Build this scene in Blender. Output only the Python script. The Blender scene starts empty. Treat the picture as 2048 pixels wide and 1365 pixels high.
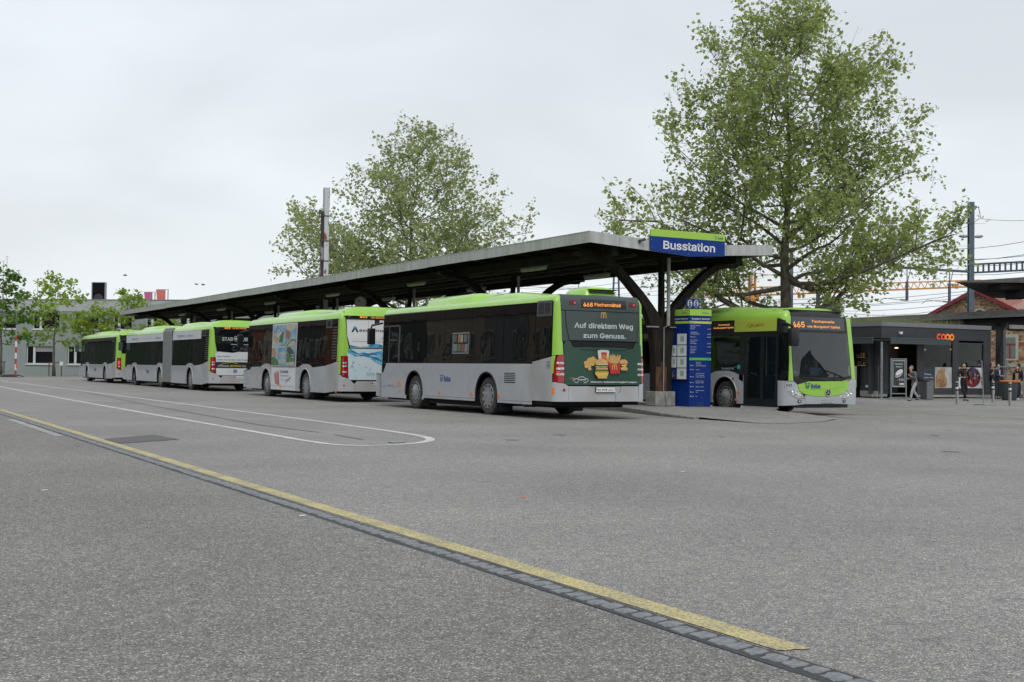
import bpy, bmesh, math, random
import numpy as np
from mathutils import Vector, Matrix
PI = math.pi
SC = bpy.context.scene
COL = SC.collection
random.seed(7)

# ------------------------------------------------------------------ camera, world, sun, exposure
CAM_H, YAW, PITCH, ROLL, FPX = 1.1927, 0.51005, 0.02233, -0.012, 2426.08
def cam_axes():
    st, ct = math.sin(YAW), math.cos(YAW)
    sp, cp = math.sin(PITCH), math.cos(PITCH)
    R0 = Vector((ct, -st, 0)); F = Vector((st*cp, ct*cp, sp)); U0 = Vector((-st*sp, -ct*sp, cp))
    cr, sr = math.cos(ROLL), math.sin(ROLL)
    return cr*R0 - sr*U0, sr*R0 + cr*U0, F
cR, cU, cF = cam_axes()
cam = bpy.data.objects.new('camera', bpy.data.cameras.new('camera'))
COL.objects.link(cam)
cam.matrix_world = Matrix(((cR.x, cU.x, -cF.x, 0), (cR.y, cU.y, -cF.y, 0), (cR.z, cU.z, -cF.z, CAM_H), (0, 0, 0, 1)))
cam.data.sensor_width = 36.0
cam.data.lens = FPX/2048*36.0
cam.data.clip_start = 0.1
cam.data.clip_end = 4000
SC.camera = cam

SUN_EL, SUN_AZ = math.radians(52), math.radians(200)      # azimuth measured from +Y towards +X
W = bpy.data.worlds.new('World'); SC.world = W; W.use_nodes = True
nt = W.node_tree; nt.nodes.clear()
def wn(t, **k):
    n = nt.nodes.new(t)
    for a, b in k.items(): setattr(n, a, b)
    return n
sky = wn('ShaderNodeTexSky', sky_type='NISHITA', sun_disc=False, sun_elevation=SUN_EL, sun_rotation=SUN_AZ)
sky.air_density = 1.0; sky.dust_density = 3.0
tc = wn('ShaderNodeTexCoord'); sep = wn('ShaderNodeSeparateXYZ')
ramp = wn('ShaderNodeValToRGB')                                # overcast deck: brighter near the horizon, greyer overhead
e = ramp.color_ramp.elements
e[0].position = 0.0; e[0].color = (0.84, 0.885, 0.905, 1)
e[1].position = 0.75; e[1].color = (0.66, 0.705, 0.765, 1)
m_ = e.new(0.22); m_.color = (0.755, 0.805, 0.855, 1)
mp = wn('ShaderNodeMapping'); mp.inputs['Scale'].default_value = (1.0, 1.0, 2.6)
noi = wn('ShaderNodeTexNoise'); noi.inputs['Scale'].default_value = 2.6; noi.inputs['Detail'].default_value = 5; noi.inputs['Roughness'].default_value = 0.45; noi.inputs['Distortion'].default_value = 0.4
mr = wn('ShaderNodeMapRange'); mr.inputs['From Min'].default_value = 0.3; mr.inputs['From Max'].default_value = 0.7
mr.inputs['To Min'].default_value = 0.86; mr.inputs['To Max'].default_value = 1.08
mul = wn('ShaderNodeVectorMath', operation='SCALE')
bg1 = wn('ShaderNodeBackground'); bg1.inputs['Strength'].default_value = 0.05
bg2 = wn('ShaderNodeBackground'); bg2.inputs['Strength'].default_value = 1.09
mix = wn('ShaderNodeMixShader'); mix.inputs[0].default_value = 0.92
out = wn('ShaderNodeOutputWorld')
L = nt.links.new
L(tc.outputs['Generated'], sep.inputs[0]); L(sep.outputs['Z'], ramp.inputs[0])
L(tc.outputs['Generated'], mp.inputs[0]); L(mp.outputs[0], noi.inputs['Vector']); L(noi.outputs[0], mr.inputs[0])
L(ramp.outputs[0], mul.inputs[0]); L(mr.outputs[0], mul.inputs['Scale']); L(mul.outputs[0], bg2.inputs['Color'])
L(sky.outputs[0], bg1.inputs['Color']); L(bg1.outputs[0], mix.inputs[1]); L(bg2.outputs[0], mix.inputs[2]); L(mix.outputs[0], out.inputs[0])
sun = bpy.data.objects.new('sun', bpy.data.lights.new('sun', 'SUN')); COL.objects.link(sun)
sun.data.energy = 1.3; sun.data.angle = math.radians(25); sun.data.color = (1.0, 0.97, 0.92)
sd = Vector((math.sin(SUN_AZ)*math.cos(SUN_EL), math.cos(SUN_AZ)*math.cos(SUN_EL), math.sin(SUN_EL)))
sun.rotation_euler = sd.to_track_quat('Z', 'Y').to_euler()
SC.view_settings.view_transform = 'Standard'; SC.view_settings.look = 'None'
SC.view_settings.gamma = 1; SC.view_settings.use_curve_mapping = False; SC.view_settings.exposure = 0.10

def at(px, py, Y):
    "point seen at photo pixel px,py when Y metres ahead of the camera"
    u = (px-1024)/FPX; v = (682.5-py)/FPX
    d = cR*u + cU*v + cF
    f = d.x*math.sin(YAW) + d.y*math.cos(YAW)
    return Vector((0, 0, CAM_H)) + d*(Y/f)
def zg(l, s=0):
    "height of the ground: a slight fall beyond the island"
    t = min(1, max(0, (l-22.6)/1.0)); return -0.06*t*t*(3-2*t)

# ------------------------------------------------------------------ materials
MATS = {}
def mat(name, col, rough=0.6, metal=0.0, var=0.0, vscale=4.0, bump=0.0, bscale=30.0, col2=None, coat=0.0, emit=None, estr=1.0, spec=0.5, stretch=None, thr=None):
    if name in MATS: return MATS[name]
    m = bpy.data.materials.new(name); m.use_nodes = True
    t = m.node_tree; b = t.nodes['Principled BSDF']
    b.inputs['Base Color'].default_value = (*col, 1); b.inputs['Roughness'].default_value = rough
    b.inputs['Metallic'].default_value = metal; b.inputs['Coat Weight'].default_value = coat
    b.inputs['Specular IOR Level'].default_value = spec
    if emit:
        b.inputs['Emission Color'].default_value = (*emit, 1); b.inputs['Emission Strength'].default_value = estr
    co = t.nodes.new('ShaderNodeTexCoord'); src = co.outputs['Object']
    if stretch:
        mp = t.nodes.new('ShaderNodeMapping'); mp.inputs['Scale'].default_value = stretch
        t.links.new(src, mp.inputs[0]); src = mp.outputs[0]
    if var > 0 or col2:
        n = t.nodes.new('ShaderNodeTexNoise'); n.inputs['Scale'].default_value = vscale; n.inputs['Detail'].default_value = 5
        t.links.new(src, n.inputs['Vector'])
        r = t.nodes.new('ShaderNodeValToRGB')
        lo, hi = thr if thr else (0.35, 0.65)
        r.color_ramp.elements[0].position = lo; r.color_ramp.elements[1].position = hi
        c2 = col2 if col2 else tuple(c*(1+var) for c in col)
        c1 = col if col2 else tuple(c*(1-var) for c in col)
        r.color_ramp.elements[0].color = (*c1, 1); r.color_ramp.elements[1].color = (*c2, 1)
        t.links.new(n.outputs[0], r.inputs[0]); t.links.new(r.outputs[0], b.inputs['Base Color'])
    if bump > 0:
        n2 = t.nodes.new('ShaderNodeTexNoise'); n2.inputs['Scale'].default_value = bscale; n2.inputs['Detail'].default_value = 3
        t.links.new(src, n2.inputs['Vector'])
        bp = t.nodes.new('ShaderNodeBump'); bp.inputs['Strength'].default_value = bump; bp.inputs['Distance'].default_value = 0.02
        t.links.new(n2.outputs[0], bp.inputs['Height']); t.links.new(bp.outputs[0], b.inputs['Normal'])
    MATS[name] = m; return m

def asphalt(name, c0, c1, spk, bscale=165.0, wear=0.13):
    m = bpy.data.materials.new(name); m.use_nodes = True; t = m.node_tree; b = t.nodes['Principled BSDF']
    N = t.nodes.new; K = t.links.new
    co = N('ShaderNodeTexCoord')
    vo = N('ShaderNodeTexVoronoi'); vo.inputs['Scale'].default_value = bscale; K(co.outputs['Object'], vo.inputs['Vector'])
    sp = N('ShaderNodeSeparateColor'); K(vo.outputs['Color'], sp.inputs[0])
    r = N('ShaderNodeValToRGB'); el = r.color_ramp.elements
    el[0].position = 0.0; el[0].color = (*c0, 1); el[1].position = 1.0; el[1].color = (*spk, 1)
    x = el.new(0.45); x.color = (*c1, 1); x = el.new(0.86); x.color = tuple(c*1.35 for c in c1)+(1,)
    K(sp.outputs[0], r.inputs[0])
    vo2 = N('ShaderNodeTexVoronoi'); vo2.inputs['Scale'].default_value = bscale*0.31; K(co.outputs['Object'], vo2.inputs['Vector'])
    s2 = N('ShaderNodeSeparateColor'); K(vo2.outputs['Color'], s2.inputs[0])
    m2 = N('ShaderNodeMapRange'); m2.inputs['To Min'].default_value = 0.82; m2.inputs['To Max'].default_value = 1.18; K(s2.outputs[1], m2.inputs[0])
    n1 = N('ShaderNodeTexNoise'); n1.inputs['Scale'].default_value = 0.35; n1.inputs['Detail'].default_value = 6; K(co.outputs['Object'], n1.inputs['Vector'])
    m1 = N('ShaderNodeMapRange'); m1.inputs['From Min'].default_value = 0.3; m1.inputs['From Max'].default_value = 0.7
    m1.inputs['To Min'].default_value = 1-wear; m1.inputs['To Max'].default_value = 1+wear; K(n1.outputs[0], m1.inputs[0])
    n3 = N('ShaderNodeTexNoise'); n3.inputs['Scale'].default_value = 9; n3.inputs['Detail'].default_value = 4; K(co.outputs['Object'], n3.inputs['Vector'])
    m3 = N('ShaderNodeMapRange'); m3.inputs['From Min'].default_value = 0.3; m3.inputs['From Max'].default_value = 0.7
    m3.inputs['To Min'].default_value = 0.9; m3.inputs['To Max'].default_value = 1.1; K(n3.outputs[0], m3.inputs[0])
    a = N('ShaderNodeMath'); a.operation = 'MULTIPLY'; K(m1.outputs[0], a.inputs[0]); K(m2.outputs[0], a.inputs[1])
    a2 = N('ShaderNodeMath'); a2.operation = 'MULTIPLY'; K(a.outputs[0], a2.inputs[0]); K(m3.outputs[0], a2.inputs[1])
    # oil drips and dark stains
    n4 = N('ShaderNodeTexNoise'); n4.inputs['Scale'].default_value = 1.7; n4.inputs['Detail'].default_value = 5; K(co.outputs['Object'], n4.inputs['Vector'])
    m4 = N('ShaderNodeMapRange'); m4.inputs['From Min'].default_value = 0.66; m4.inputs['From Max'].default_value = 0.74
    m4.inputs['To Min'].default_value = 1.0; m4.inputs['To Max'].default_value = 0.82; K(n4.outputs[0], m4.inputs[0])
    a3 = N('ShaderNodeMath'); a3.operation = 'MULTIPLY'; K(a2.outputs[0], a3.inputs[0]); K(m4.outputs[0], a3.inputs[1])
    v = N('ShaderNodeVectorMath'); v.operation = 'SCALE'; K(r.outputs[0], v.inputs[0]); K(a3.outputs[0], v.inputs['Scale'])
    K(v.outputs[0], b.inputs['Base Color'])
    bp = N('ShaderNodeBump'); bp.inputs['Strength'].default_value = 0.55; bp.inputs['Distance'].default_value = 0.004
    K(sp.outputs[1], bp.inputs['Height']); K(bp.outputs[0], b.inputs['Normal'])
    b.inputs['Roughness'].default_value = 0.85; b.inputs['Specular IOR Level'].default_value = 0.35
    MATS[name] = m; return m

def worn_paint(name, col, under, scale=60, amount=0.42, soft=0.06):
    m = bpy.data.materials.new(name); m.use_nodes = True; t = m.node_tree; b = t.nodes['Principled BSDF']
    N = t.nodes.new; K = t.links.new; co = N('ShaderNodeTexCoord')
    n = N('ShaderNodeTexNoise'); n.inputs['Scale'].default_value = scale; n.inputs['Detail'].default_value = 6; n.inputs['Roughness'].default_value = 0.75
    K(co.outputs['Object'], n.inputs['Vector'])
    n2 = N('ShaderNodeTexNoise'); n2.inputs['Scale'].default_value = 2.2; K(co.outputs['Object'], n2.inputs['Vector'])
    ad = N('ShaderNodeMath'); ad.operation = 'MULTIPLY_ADD'; ad.inputs[1].default_value = 0.25; K(n2.outputs[0], ad.inputs[0]); K(n.outputs[0], ad.inputs[2])
    r = N('ShaderNodeValToRGB'); r.color_ramp.elements[0].position = amount+0.1; r.color_ramp.elements[1].position = amount+0.1+soft
    r.color_ramp.elements[0].color = (*under, 1); r.color_ramp.elements[1].color = (*col, 1)
    K(ad.outputs[0], r.inputs[0]); K(r.outputs[0], b.inputs['Base Color'])
    b.inputs['Roughness'].default_value = 0.8
    MATS[name] = m; return m

def glass_mat(name, col=(0.01, 0.012, 0.013), rough=0.03, wob=0.12, wscale=1.6, alpha=None, spec=0.5, ior=1.5, tint=(0.75, 0.85, 0.83)):
    m = bpy.data.materials.new(name); m.use_nodes = True; t = m.node_tree; b = t.nodes['Principled BSDF']
    b.inputs['Base Color'].default_value = (*col, 1); b.inputs['Roughness'].default_value = rough; b.inputs['Specular IOR Level'].default_value = spec
    co = t.nodes.new('ShaderNodeTexCoord')
    n = t.nodes.new('ShaderNodeTexNoise'); n.inputs['Scale'].default_value = wscale; n.inputs['Detail'].default_value = 1.5
    t.links.new(co.outputs['Object'], n.inputs['Vector'])
    bp = t.nodes.new('ShaderNodeBump'); bp.inputs['Strength'].default_value = wob; bp.inputs['Distance'].default_value = 0.1
    t.links.new(n.outputs[0], bp.inputs['Height']); t.links.new(bp.outputs[0], b.inputs['Normal'])
    if alpha is not None:
        tr = t.nodes.new('ShaderNodeBsdfTransparent'); tr.inputs[0].default_value = (*tint, 1)
        mx = t.nodes.new('ShaderNodeMixShader'); mx.inputs[0].default_value = alpha
        o = t.nodes['Material Output']
        gl = t.nodes.new('ShaderNodeBsdfGlossy'); gl.inputs['Roughness'].default_value = rough
        t.links.new(bp.outputs[0], gl.inputs['Normal'])
        fr = t.nodes.new('ShaderNodeFresnel'); fr.inputs[0].default_value = ior
        mx2 = t.nodes.new('ShaderNodeMixShader')
        t.links.new(tr.outputs[0], mx.inputs[1]); t.links.new(b.outputs[0], mx.inputs[2])
        t.links.new(fr.outputs[0], mx2.inputs[0]); t.links.new(mx.outputs[0], mx2.inputs[1]); t.links.new(gl.outputs[0], mx2.inputs[2])
        t.links.new(mx2.outputs[0], o.inputs[0])
    MATS[name] = m; return m

lime = mat('lime_paint', (0.325, 0.60, 0.085), 0.3, coat=0.4, var=0.04, vscale=3)
silver = mat('silver_paint', (0.46, 0.485, 0.515), 0.3, metal=0.10, coat=0.5, var=0.05, vscale=2.5)
silver_d = mat('dusty_silver_paint', (0.46, 0.48, 0.50), 0.5, metal=0.03, col2=(0.38, 0.38, 0.37), vscale=1.6, stretch=(1, 1, 0.4))
blackp = mat('black_plastic', (0.012, 0.012, 0.013), 0.45, var=0.2)
rubber = mat('black_rubber', (0.022, 0.021, 0.02), 0.75, var=0.25, vscale=12, bump=0.1)
tyrem = mat('tyre_rubber', (0.035, 0.034, 0.033), 0.85, col2=(0.075, 0.07, 0.064), vscale=9, bump=0.2, bscale=60)
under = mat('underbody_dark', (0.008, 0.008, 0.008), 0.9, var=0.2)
hubm = mat('hubcap_grey', (0.34, 0.35, 0.36), 0.4, metal=0.4, var=0.15, vscale=8)
glassm = glass_mat('tinted_bus_glass', (0.004, 0.005, 0.005), 0.012, 0.05, 1.1, spec=0.5)
glass2 = glass_mat('flat_dark_glass', (0.008, 0.010, 0.012), 0.03, 0.10, 2.0)
cabglass = glass_mat('cab_glass', (0.02, 0.03, 0.03), 0.02, 0.05, 1.0, alpha=0.30, ior=1.25, spec=.2)
clearm = glass_mat('windscreen_glass', (0.035, 0.045, 0.048), 0.015, 0.02, 1.0, alpha=0.30, ior=1.75)
amber = mat('amber_marker', (0.75, 0.20, 0.02), 0.3, emit=(0.8, 0.2, 0.02), estr=0.1)
redl = mat('red_lamp_lens', (0.32, 0.008, 0.012), 0.18, coat=0.6, var=0.2, vscale=20)
redon = mat('lit_red_lamp', (0.6, 0.02, 0.03), 0.3, emit=(1.0, 0.05, 0.06), estr=0.5)
lens = mat('clear_lamp_lens', (0.55, 0.55, 0.55), 0.12, metal=0.3, coat=1.0, var=0.5, vscale=18)
led = mat('led_orange', (0.1, 0.03, 0.0), 0.5, emit=(1.0, 0.36, 0.07), estr=1.15)
white = mat('white_print', (0.72, 0.73, 0.74), 0.5)
greyprint = mat('grey_print', (0.55, 0.58, 0.58), 0.5)
blue = mat('deep_blue_panel', (0.002, 0.028, 0.19), 0.45, spec=.25, var=0.08, vscale=3)
bluep = mat('blue_print', (0.015, 0.06, 0.26), 0.5)
navy = mat('navy_print', (0.02, 0.035, 0.13), 0.5)
limep = mat('lime_panel', (0.36, 0.60, 0.075), 0.45)
yelp = mat('yellow_green_panel', (0.50, 0.62, 0.08), 0.45)
blackprint = mat('black_print', (0.012, 0.012, 0.014), 0.5)
redp = mat('red_print', (0.5, 0.03, 0.03), 0.5)
adgreen = mat('dark_green_print', (0.016, 0.062, 0.038), 0.4, coat=0.15, var=0.06, vscale=1.5)
adgrey = mat('dark_grey_green_print', (0.042, 0.065, 0.058), 0.35, coat=0.2, var=0.05, vscale=2)
gold = mat('gold_print', (0.62, 0.36, 0.05), 0.5)
woodd = mat('tarred_timber', (0.009, 0.008, 0.006), 0.85, spec=.3, col2=(0.024, 0.018, 0.013), vscale=5, bump=0.3, bscale=25, stretch=(1, 1, 0.35))
woodr = mat('weathered_brown_timber', (0.11, 0.055, 0.022), 0.85, col2=(0.03, 0.018, 0.012), vscale=7, bump=0.4, bscale=30, stretch=(1, 1, 0.3))
woodg = mat('mossy_timber', (0.028, 0.026, 0.015), 0.85, col2=(0.065, 0.06, 0.032), vscale=4, bump=0.2, stretch=(1, 0.3, 1))
zinc = mat('zinc_sheet', (0.50, 0.505, 0.50), 0.5, metal=0.1, col2=(0.39, 0.39, 0.385), vscale=5, stretch=(1, 1, 0.25))
galv = mat('galvanised_steel', (0.30, 0.32, 0.33), 0.5, metal=0.4, var=0.15, vscale=6)
steelb = mat('blue_grey_steel', (0.10, 0.135, 0.165), 0.5, metal=0.2, var=0.12, vscale=5)
concrete = mat('concrete', (0.26, 0.255, 0.235), 0.9, var=0.2, vscale=6, bump=0.3, bscale=40)
limec = mat('pale_concrete', (0.33, 0.33, 0.30), 0.9, var=0.12, vscale=5, bump=0.2)
anthr = mat('anthracite_panel', (0.040, 0.042, 0.048), 0.5, var=0.08, vscale=3)
dgrey = mat('dark_grey_metal', (0.06, 0.062, 0.065), 0.5, var=0.1)
wirem = mat('wire_dark', (0.10, 0.11, 0.12), 0.5)
bark = mat('plane_bark', (0.075, 0.065, 0.05), 0.9, col2=(0.17, 0.155, 0.12), vscale=7, bump=0.5, bscale=20, stretch=(1, 1, 0.5))
bark2 = mat('twig_bark', (0.12, 0.105, 0.085), 0.9, var=0.25, vscale=6)
skin = mat('skin', (0.50, 0.30, 0.22), 0.55, var=0.06, vscale=15)

# ------------------------------------------------------------------ mesh helpers
class MB:
    def __init__(s): s.v = []; s.f = []; s.m = []; s.mats = []
    def mi(s, m):
        if m not in s.mats: s.mats.append(m)
        return s.mats.index(m)
    def add(s, V, F, m):
        o = len(s.v); k = s.mi(m)
        s.v.extend([tuple(x) for x in V]); s.f.extend([tuple(i+o for i in f) for f in F]); s.m.extend([k]*len(F))
        return s
    def box(s, lo, hi, m, bev=0.0, rz=0.0, piv=None):
        x0, y0, z0 = lo; x1, y1, z1 = hi
        if bev <= 0:
            V = [(x0,y0,z0),(x1,y0,z0),(x1,y1,z0),(x0,y1,z0),(x0,y0,z1),(x1,y0,z1),(x1,y1,z1),(x0,y1,z1)]
            F = [(3,2,1,0),(4,5,6,7),(0,1,5,4),(1,2,6,5),(2,3,7,6),(3,0,4,7)]
        else:
            b = bmesh.new(); bmesh.ops.create_cube(b, size=1)
            for v in b.verts: v.co = Vector(((x0+x1)/2+v.co.x*(x1-x0), (y0+y1)/2+v.co.y*(y1-y0), (z0+z1)/2+v.co.z*(z1-z0)))
            bmesh.ops.bevel(b, geom=list(b.edges), offset=bev, segments=2, affect='EDGES', profile=0.5)
            b.verts.index_update(); V = [tuple(v.co) for v in b.verts]; F = [tuple(v.index for v in f.verts) for f in b.faces]; b.free()
        if rz:
            cx, cy = piv if piv else ((x0+x1)/2, (y0+y1)/2); c, n = math.cos(rz), math.sin(rz)
            V = [(cx+(x-cx)*c-(y-cy)*n, cy+(x-cx)*n+(y-cy)*c, z) for x, y, z in V]
        return s.add(V, F, m)
    def tube(s, pts, r, m, n=8, cap=True, r2=None):
        pts = [Vector(p) for p in pts]; V = []; F = []
        k = len(pts)
        for i, p in enumerate(pts):
            t = (pts[min(i+1, k-1)]-pts[max(i-1, 0)])
            t = t.normalized() if t.length > 1e-9 else Vector((0, 0, 1))
            a = t.orthogonal().normalized() if i == 0 else (pa - t*pa.dot(t)).normalized()
            pa = a; b = t.cross(a)
            rr = r[i] if isinstance(r, (list, tuple)) else (r if r2 is None else r+(r2-r)*i/(k-1))
            for j in range(n):
                q = 2*PI*j/n; V.append(p + a*(rr*math.cos(q)) + b*(rr*math.sin(q)))
        for i in range(k-1):
            for j in range(n): F.append((i*n+j, i*n+(j+1) % n, (i+1)*n+(j+1) % n, (i+1)*n+j))
        if cap: F.append(tuple(reversed(range(n)))); F.append(tuple(range((k-1)*n, k*n)))
        return s.add(V, F, m)
    def bar(s, a, b, w, h, m):
        "rectangular bar between two points, w across, h up"
        a = Vector(a); b = Vector(b); t = (b-a).normalized()
        up = Vector((0, 0, 1)) if abs(t.z) < 0.95 else Vector((0, 1, 0))
        sd_ = t.cross(up).normalized(); u = sd_.cross(t)
        V = [p + sd_*(i*w/2) + u*(j*h/2) for p in (a, b) for i, j in ((-1,-1),(1,-1),(1,1),(-1,1))]
        return s.add(V, [(0,1,2,3),(7,6,5,4),(0,4,5,1),(1,5,6,2),(2,6,7,3),(3,7,4,0)], m)
    def lathe(s, prof, c, ax, m, n=24, cap=False):
        "prof: (radius, height along ax)"
        ax = Vector(ax).normalized(); a = ax.orthogonal().normalized(); b = ax.cross(a); c = Vector(c); V = []; F = []
        for r, h in prof:
            for j in range(n):
                q = 2*PI*j/n; V.append(c + ax*h + a*(r*math.cos(q)) + b*(r*math.sin(q)))
        for i in range(len(prof)-1):
            for j in range(n): F.append((i*n+j, i*n+(j+1) % n, (i+1)*n+(j+1) % n, (i+1)*n+j))
        if cap: F.append(tuple(reversed(range(n)))); F.append(tuple(range((len(prof)-1)*n, len(prof)*n)))
        return s.add(V, F, m)
    def prism(s, poly, o, ux, uy, depth, m):
        "2-D polygon in plane (ux,uy) at o, extruded by vector depth"
        o = Vector(o); ux = Vector(ux); uy = Vector(uy); d = Vector(depth); n = len(poly)
        V = [o+ux*p[0]+uy*p[1] for p in poly] + [o+ux*p[0]+uy*p[1]+d for p in poly]
        tr = tri2d(poly)
        F = [tuple(reversed(t)) for t in tr] + [tuple(i+n for i in t) for t in tr] + [(i, (i+1) % n, (i+1) % n+n, i+n) for i in range(n)]
        return s.add(V, F, m)
    def flat(s, V2, F, o, ux, uy, m, off=0.0):
        "flat 2-D mesh laid on a plane"
        o = Vector(o); ux = Vector(ux); uy = Vector(uy); nn = ux.cross(uy).normalized()
        return s.add([o+ux*p[0]+uy*p[1]+nn*off for p in V2], F, m)
    def build(s, name, parent=None, smooth=False, loc=None, kind=None, fix=True):
        me = bpy.data.meshes.new(name); me.from_pydata(s.v, [], s.f)
        for m in s.mats: me.materials.append(m)
        if s.m: me.polygons.foreach_set('material_index', s.m)
        if fix and len(s.f) < 60000:
            b = bmesh.new(); b.from_mesh(me); bmesh.ops.recalc_face_normals(b, faces=b.faces); b.to_mesh(me); b.free()
        if smooth:
            me.polygons.foreach_set('use_smooth', [True]*len(me.polygons))
            if smooth == 'auto': me.set_sharp_from_angle(angle=math.radians(38))
        me.update()
        o = bpy.data.objects.new(name, me); COL.objects.link(o)
        if parent: o.parent = parent
        if loc is not None:
            o.location = loc
        if kind: o['kind'] = kind
        return o

def tri2d(poly):
    from mathutils.geometry import tessellate_polygon
    return [tuple(t) for t in tessellate_polygon([[Vector((p[0], p[1], 0)) for p in poly]])]
def thing(name, label, cat, loc=(0, 0, 0), rz=0, group=None):
    o = bpy.data.objects.new(name, None); COL.objects.link(o); o.location = loc; o.rotation_euler = (0, 0, rz)
    o.empty_display_size = 0.2
    return tag(o, label, cat, group)
def tag(o, label, cat, group=None):
    o['label'] = label; o['category'] = cat
    if group: o['group'] = group
    return o
def struct(o): o['kind'] = 'structure'; return o
def circle(cx, cy, r, n=20, ry=None, a0=0.0):
    ry = ry or r; return [(cx+r*math.cos(a0+2*PI*i/n), cy+ry*math.sin(a0+2*PI*i/n)) for i in range(n)]
def rrect(x0, y0, x1, y1, r, n=4):
    P = []
    for cx, cy, a in ((x1-r, y0+r, -PI/2), (x1-r, y1-r, 0), (x0+r, y1-r, PI/2), (x0+r, y0+r, PI)):
        P += [(cx+r*math.cos(a+PI/2*i/n), cy+r*math.sin(a+PI/2*i/n)) for i in range(n+1)]
    return P
def stroke(pts, w):
    "polyline as ribbon quads"
    V = []; F = []
    for i, p in enumerate(pts):
        a = pts[max(i-1, 0)]; b = pts[min(i+1, len(pts)-1)]
        dx, dy = b[0]-a[0], b[1]-a[1]; l = math.hypot(dx, dy) or 1; nx, ny = -dy/l*w/2, dx/l*w/2
        V += [(p[0]+nx, p[1]+ny), (p[0]-nx, p[1]-ny)]
    for i in range(len(pts)-1): F.append((2*i, 2*i+1, 2*i+3, 2*i+2))
    return V, F
_tc = {}
FONT = None
try:                                            # a plain grotesque that ships inside Blender; its built-in face otherwise
    import os
    FONT = bpy.data.fonts.load(os.path.join(bpy.utils.resource_path('LOCAL'), 'datafiles', 'fonts', 'Inter.woff2'))
except Exception: FONT = None
def text2d(s, size=1.0, bold=0.0, shear=0.0, width=None, align='L'):
    "letters as a flat 2-D mesh, baseline at 0, cap height = size"
    key = (s, bold, shear)
    if key not in _tc:
        cu = bpy.data.curves.new('t', 'FONT'); cu.body = s; cu.size = 1.0; cu.font = FONT if FONT else cu.font; cu.offset = bold; cu.shear = shear
        cu.resolution_u = 2; cu.fill_mode = 'FRONT' if hasattr(cu, 'fill_mode') else 'BOTH'
        ob = bpy.data.objects.new('t', cu); COL.objects.link(ob)
        bpy.context.view_layer.update()
        ev = ob.evaluated_get(bpy.context.evaluated_depsgraph_get()); me = ev.to_mesh()
        V = [(v.co.x, v.co.y) for v in me.vertices]; F = [tuple(p.vertices) for p in me.polygons]
        ev.to_mesh_clear(); bpy.data.objects.remove(ob); bpy.data.curves.remove(cu)
        _tc[key] = (V, F)
    V, F = _tc[key]
    if not V: return [], []
    k = size/0.70
    x0 = min(v[0] for v in V); x1 = max(v[0] for v in V)
    kx = k if width is None else width/(x1-x0)
    w = (x1-x0)*kx; ox = {'L': 0, 'C': -w/2, 'R': -w}[align]
    return [((v[0]-x0)*kx+ox, v[1]*k) for v in V], F
def shift(m2, dx, dy): return [(v[0]+dx, v[1]+dy) for v in m2[0]], m2[1]
def polym(poly): return list(poly), [tuple(range(len(poly)))]
BLS = None
def bls_logo(x, y, h):
    "winged wheel emblem and the letters bls, letter height h, left baseline at x,y"
    out = [polym([(x, y+h*.95), (x+h*.50, y+h*.95), (x+h*.44, y+h*.70), (x+h*.16, y+h*.70)]),
           polym([(x+h*.82, y+h*.95), (x+h*1.32, y+h*.95), (x+h*1.16, y+h*.70), (x+h*.88, y+h*.70)])]
    out.append(stroke([(x+h*.66+h*.36*math.cos(a), y+h*.36+h*.36*math.sin(a)) for a in np.linspace(PI*0.80, PI*2.20, 14)], h*.17))
    out.append(polym(circle(x+h*.66, y+h*.40, h*.13, 10)))
    out.append(shift(text2d('bls', h*1.0, 0.025, 0, h*2.25), x+h*1.55, y))
    return out
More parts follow.
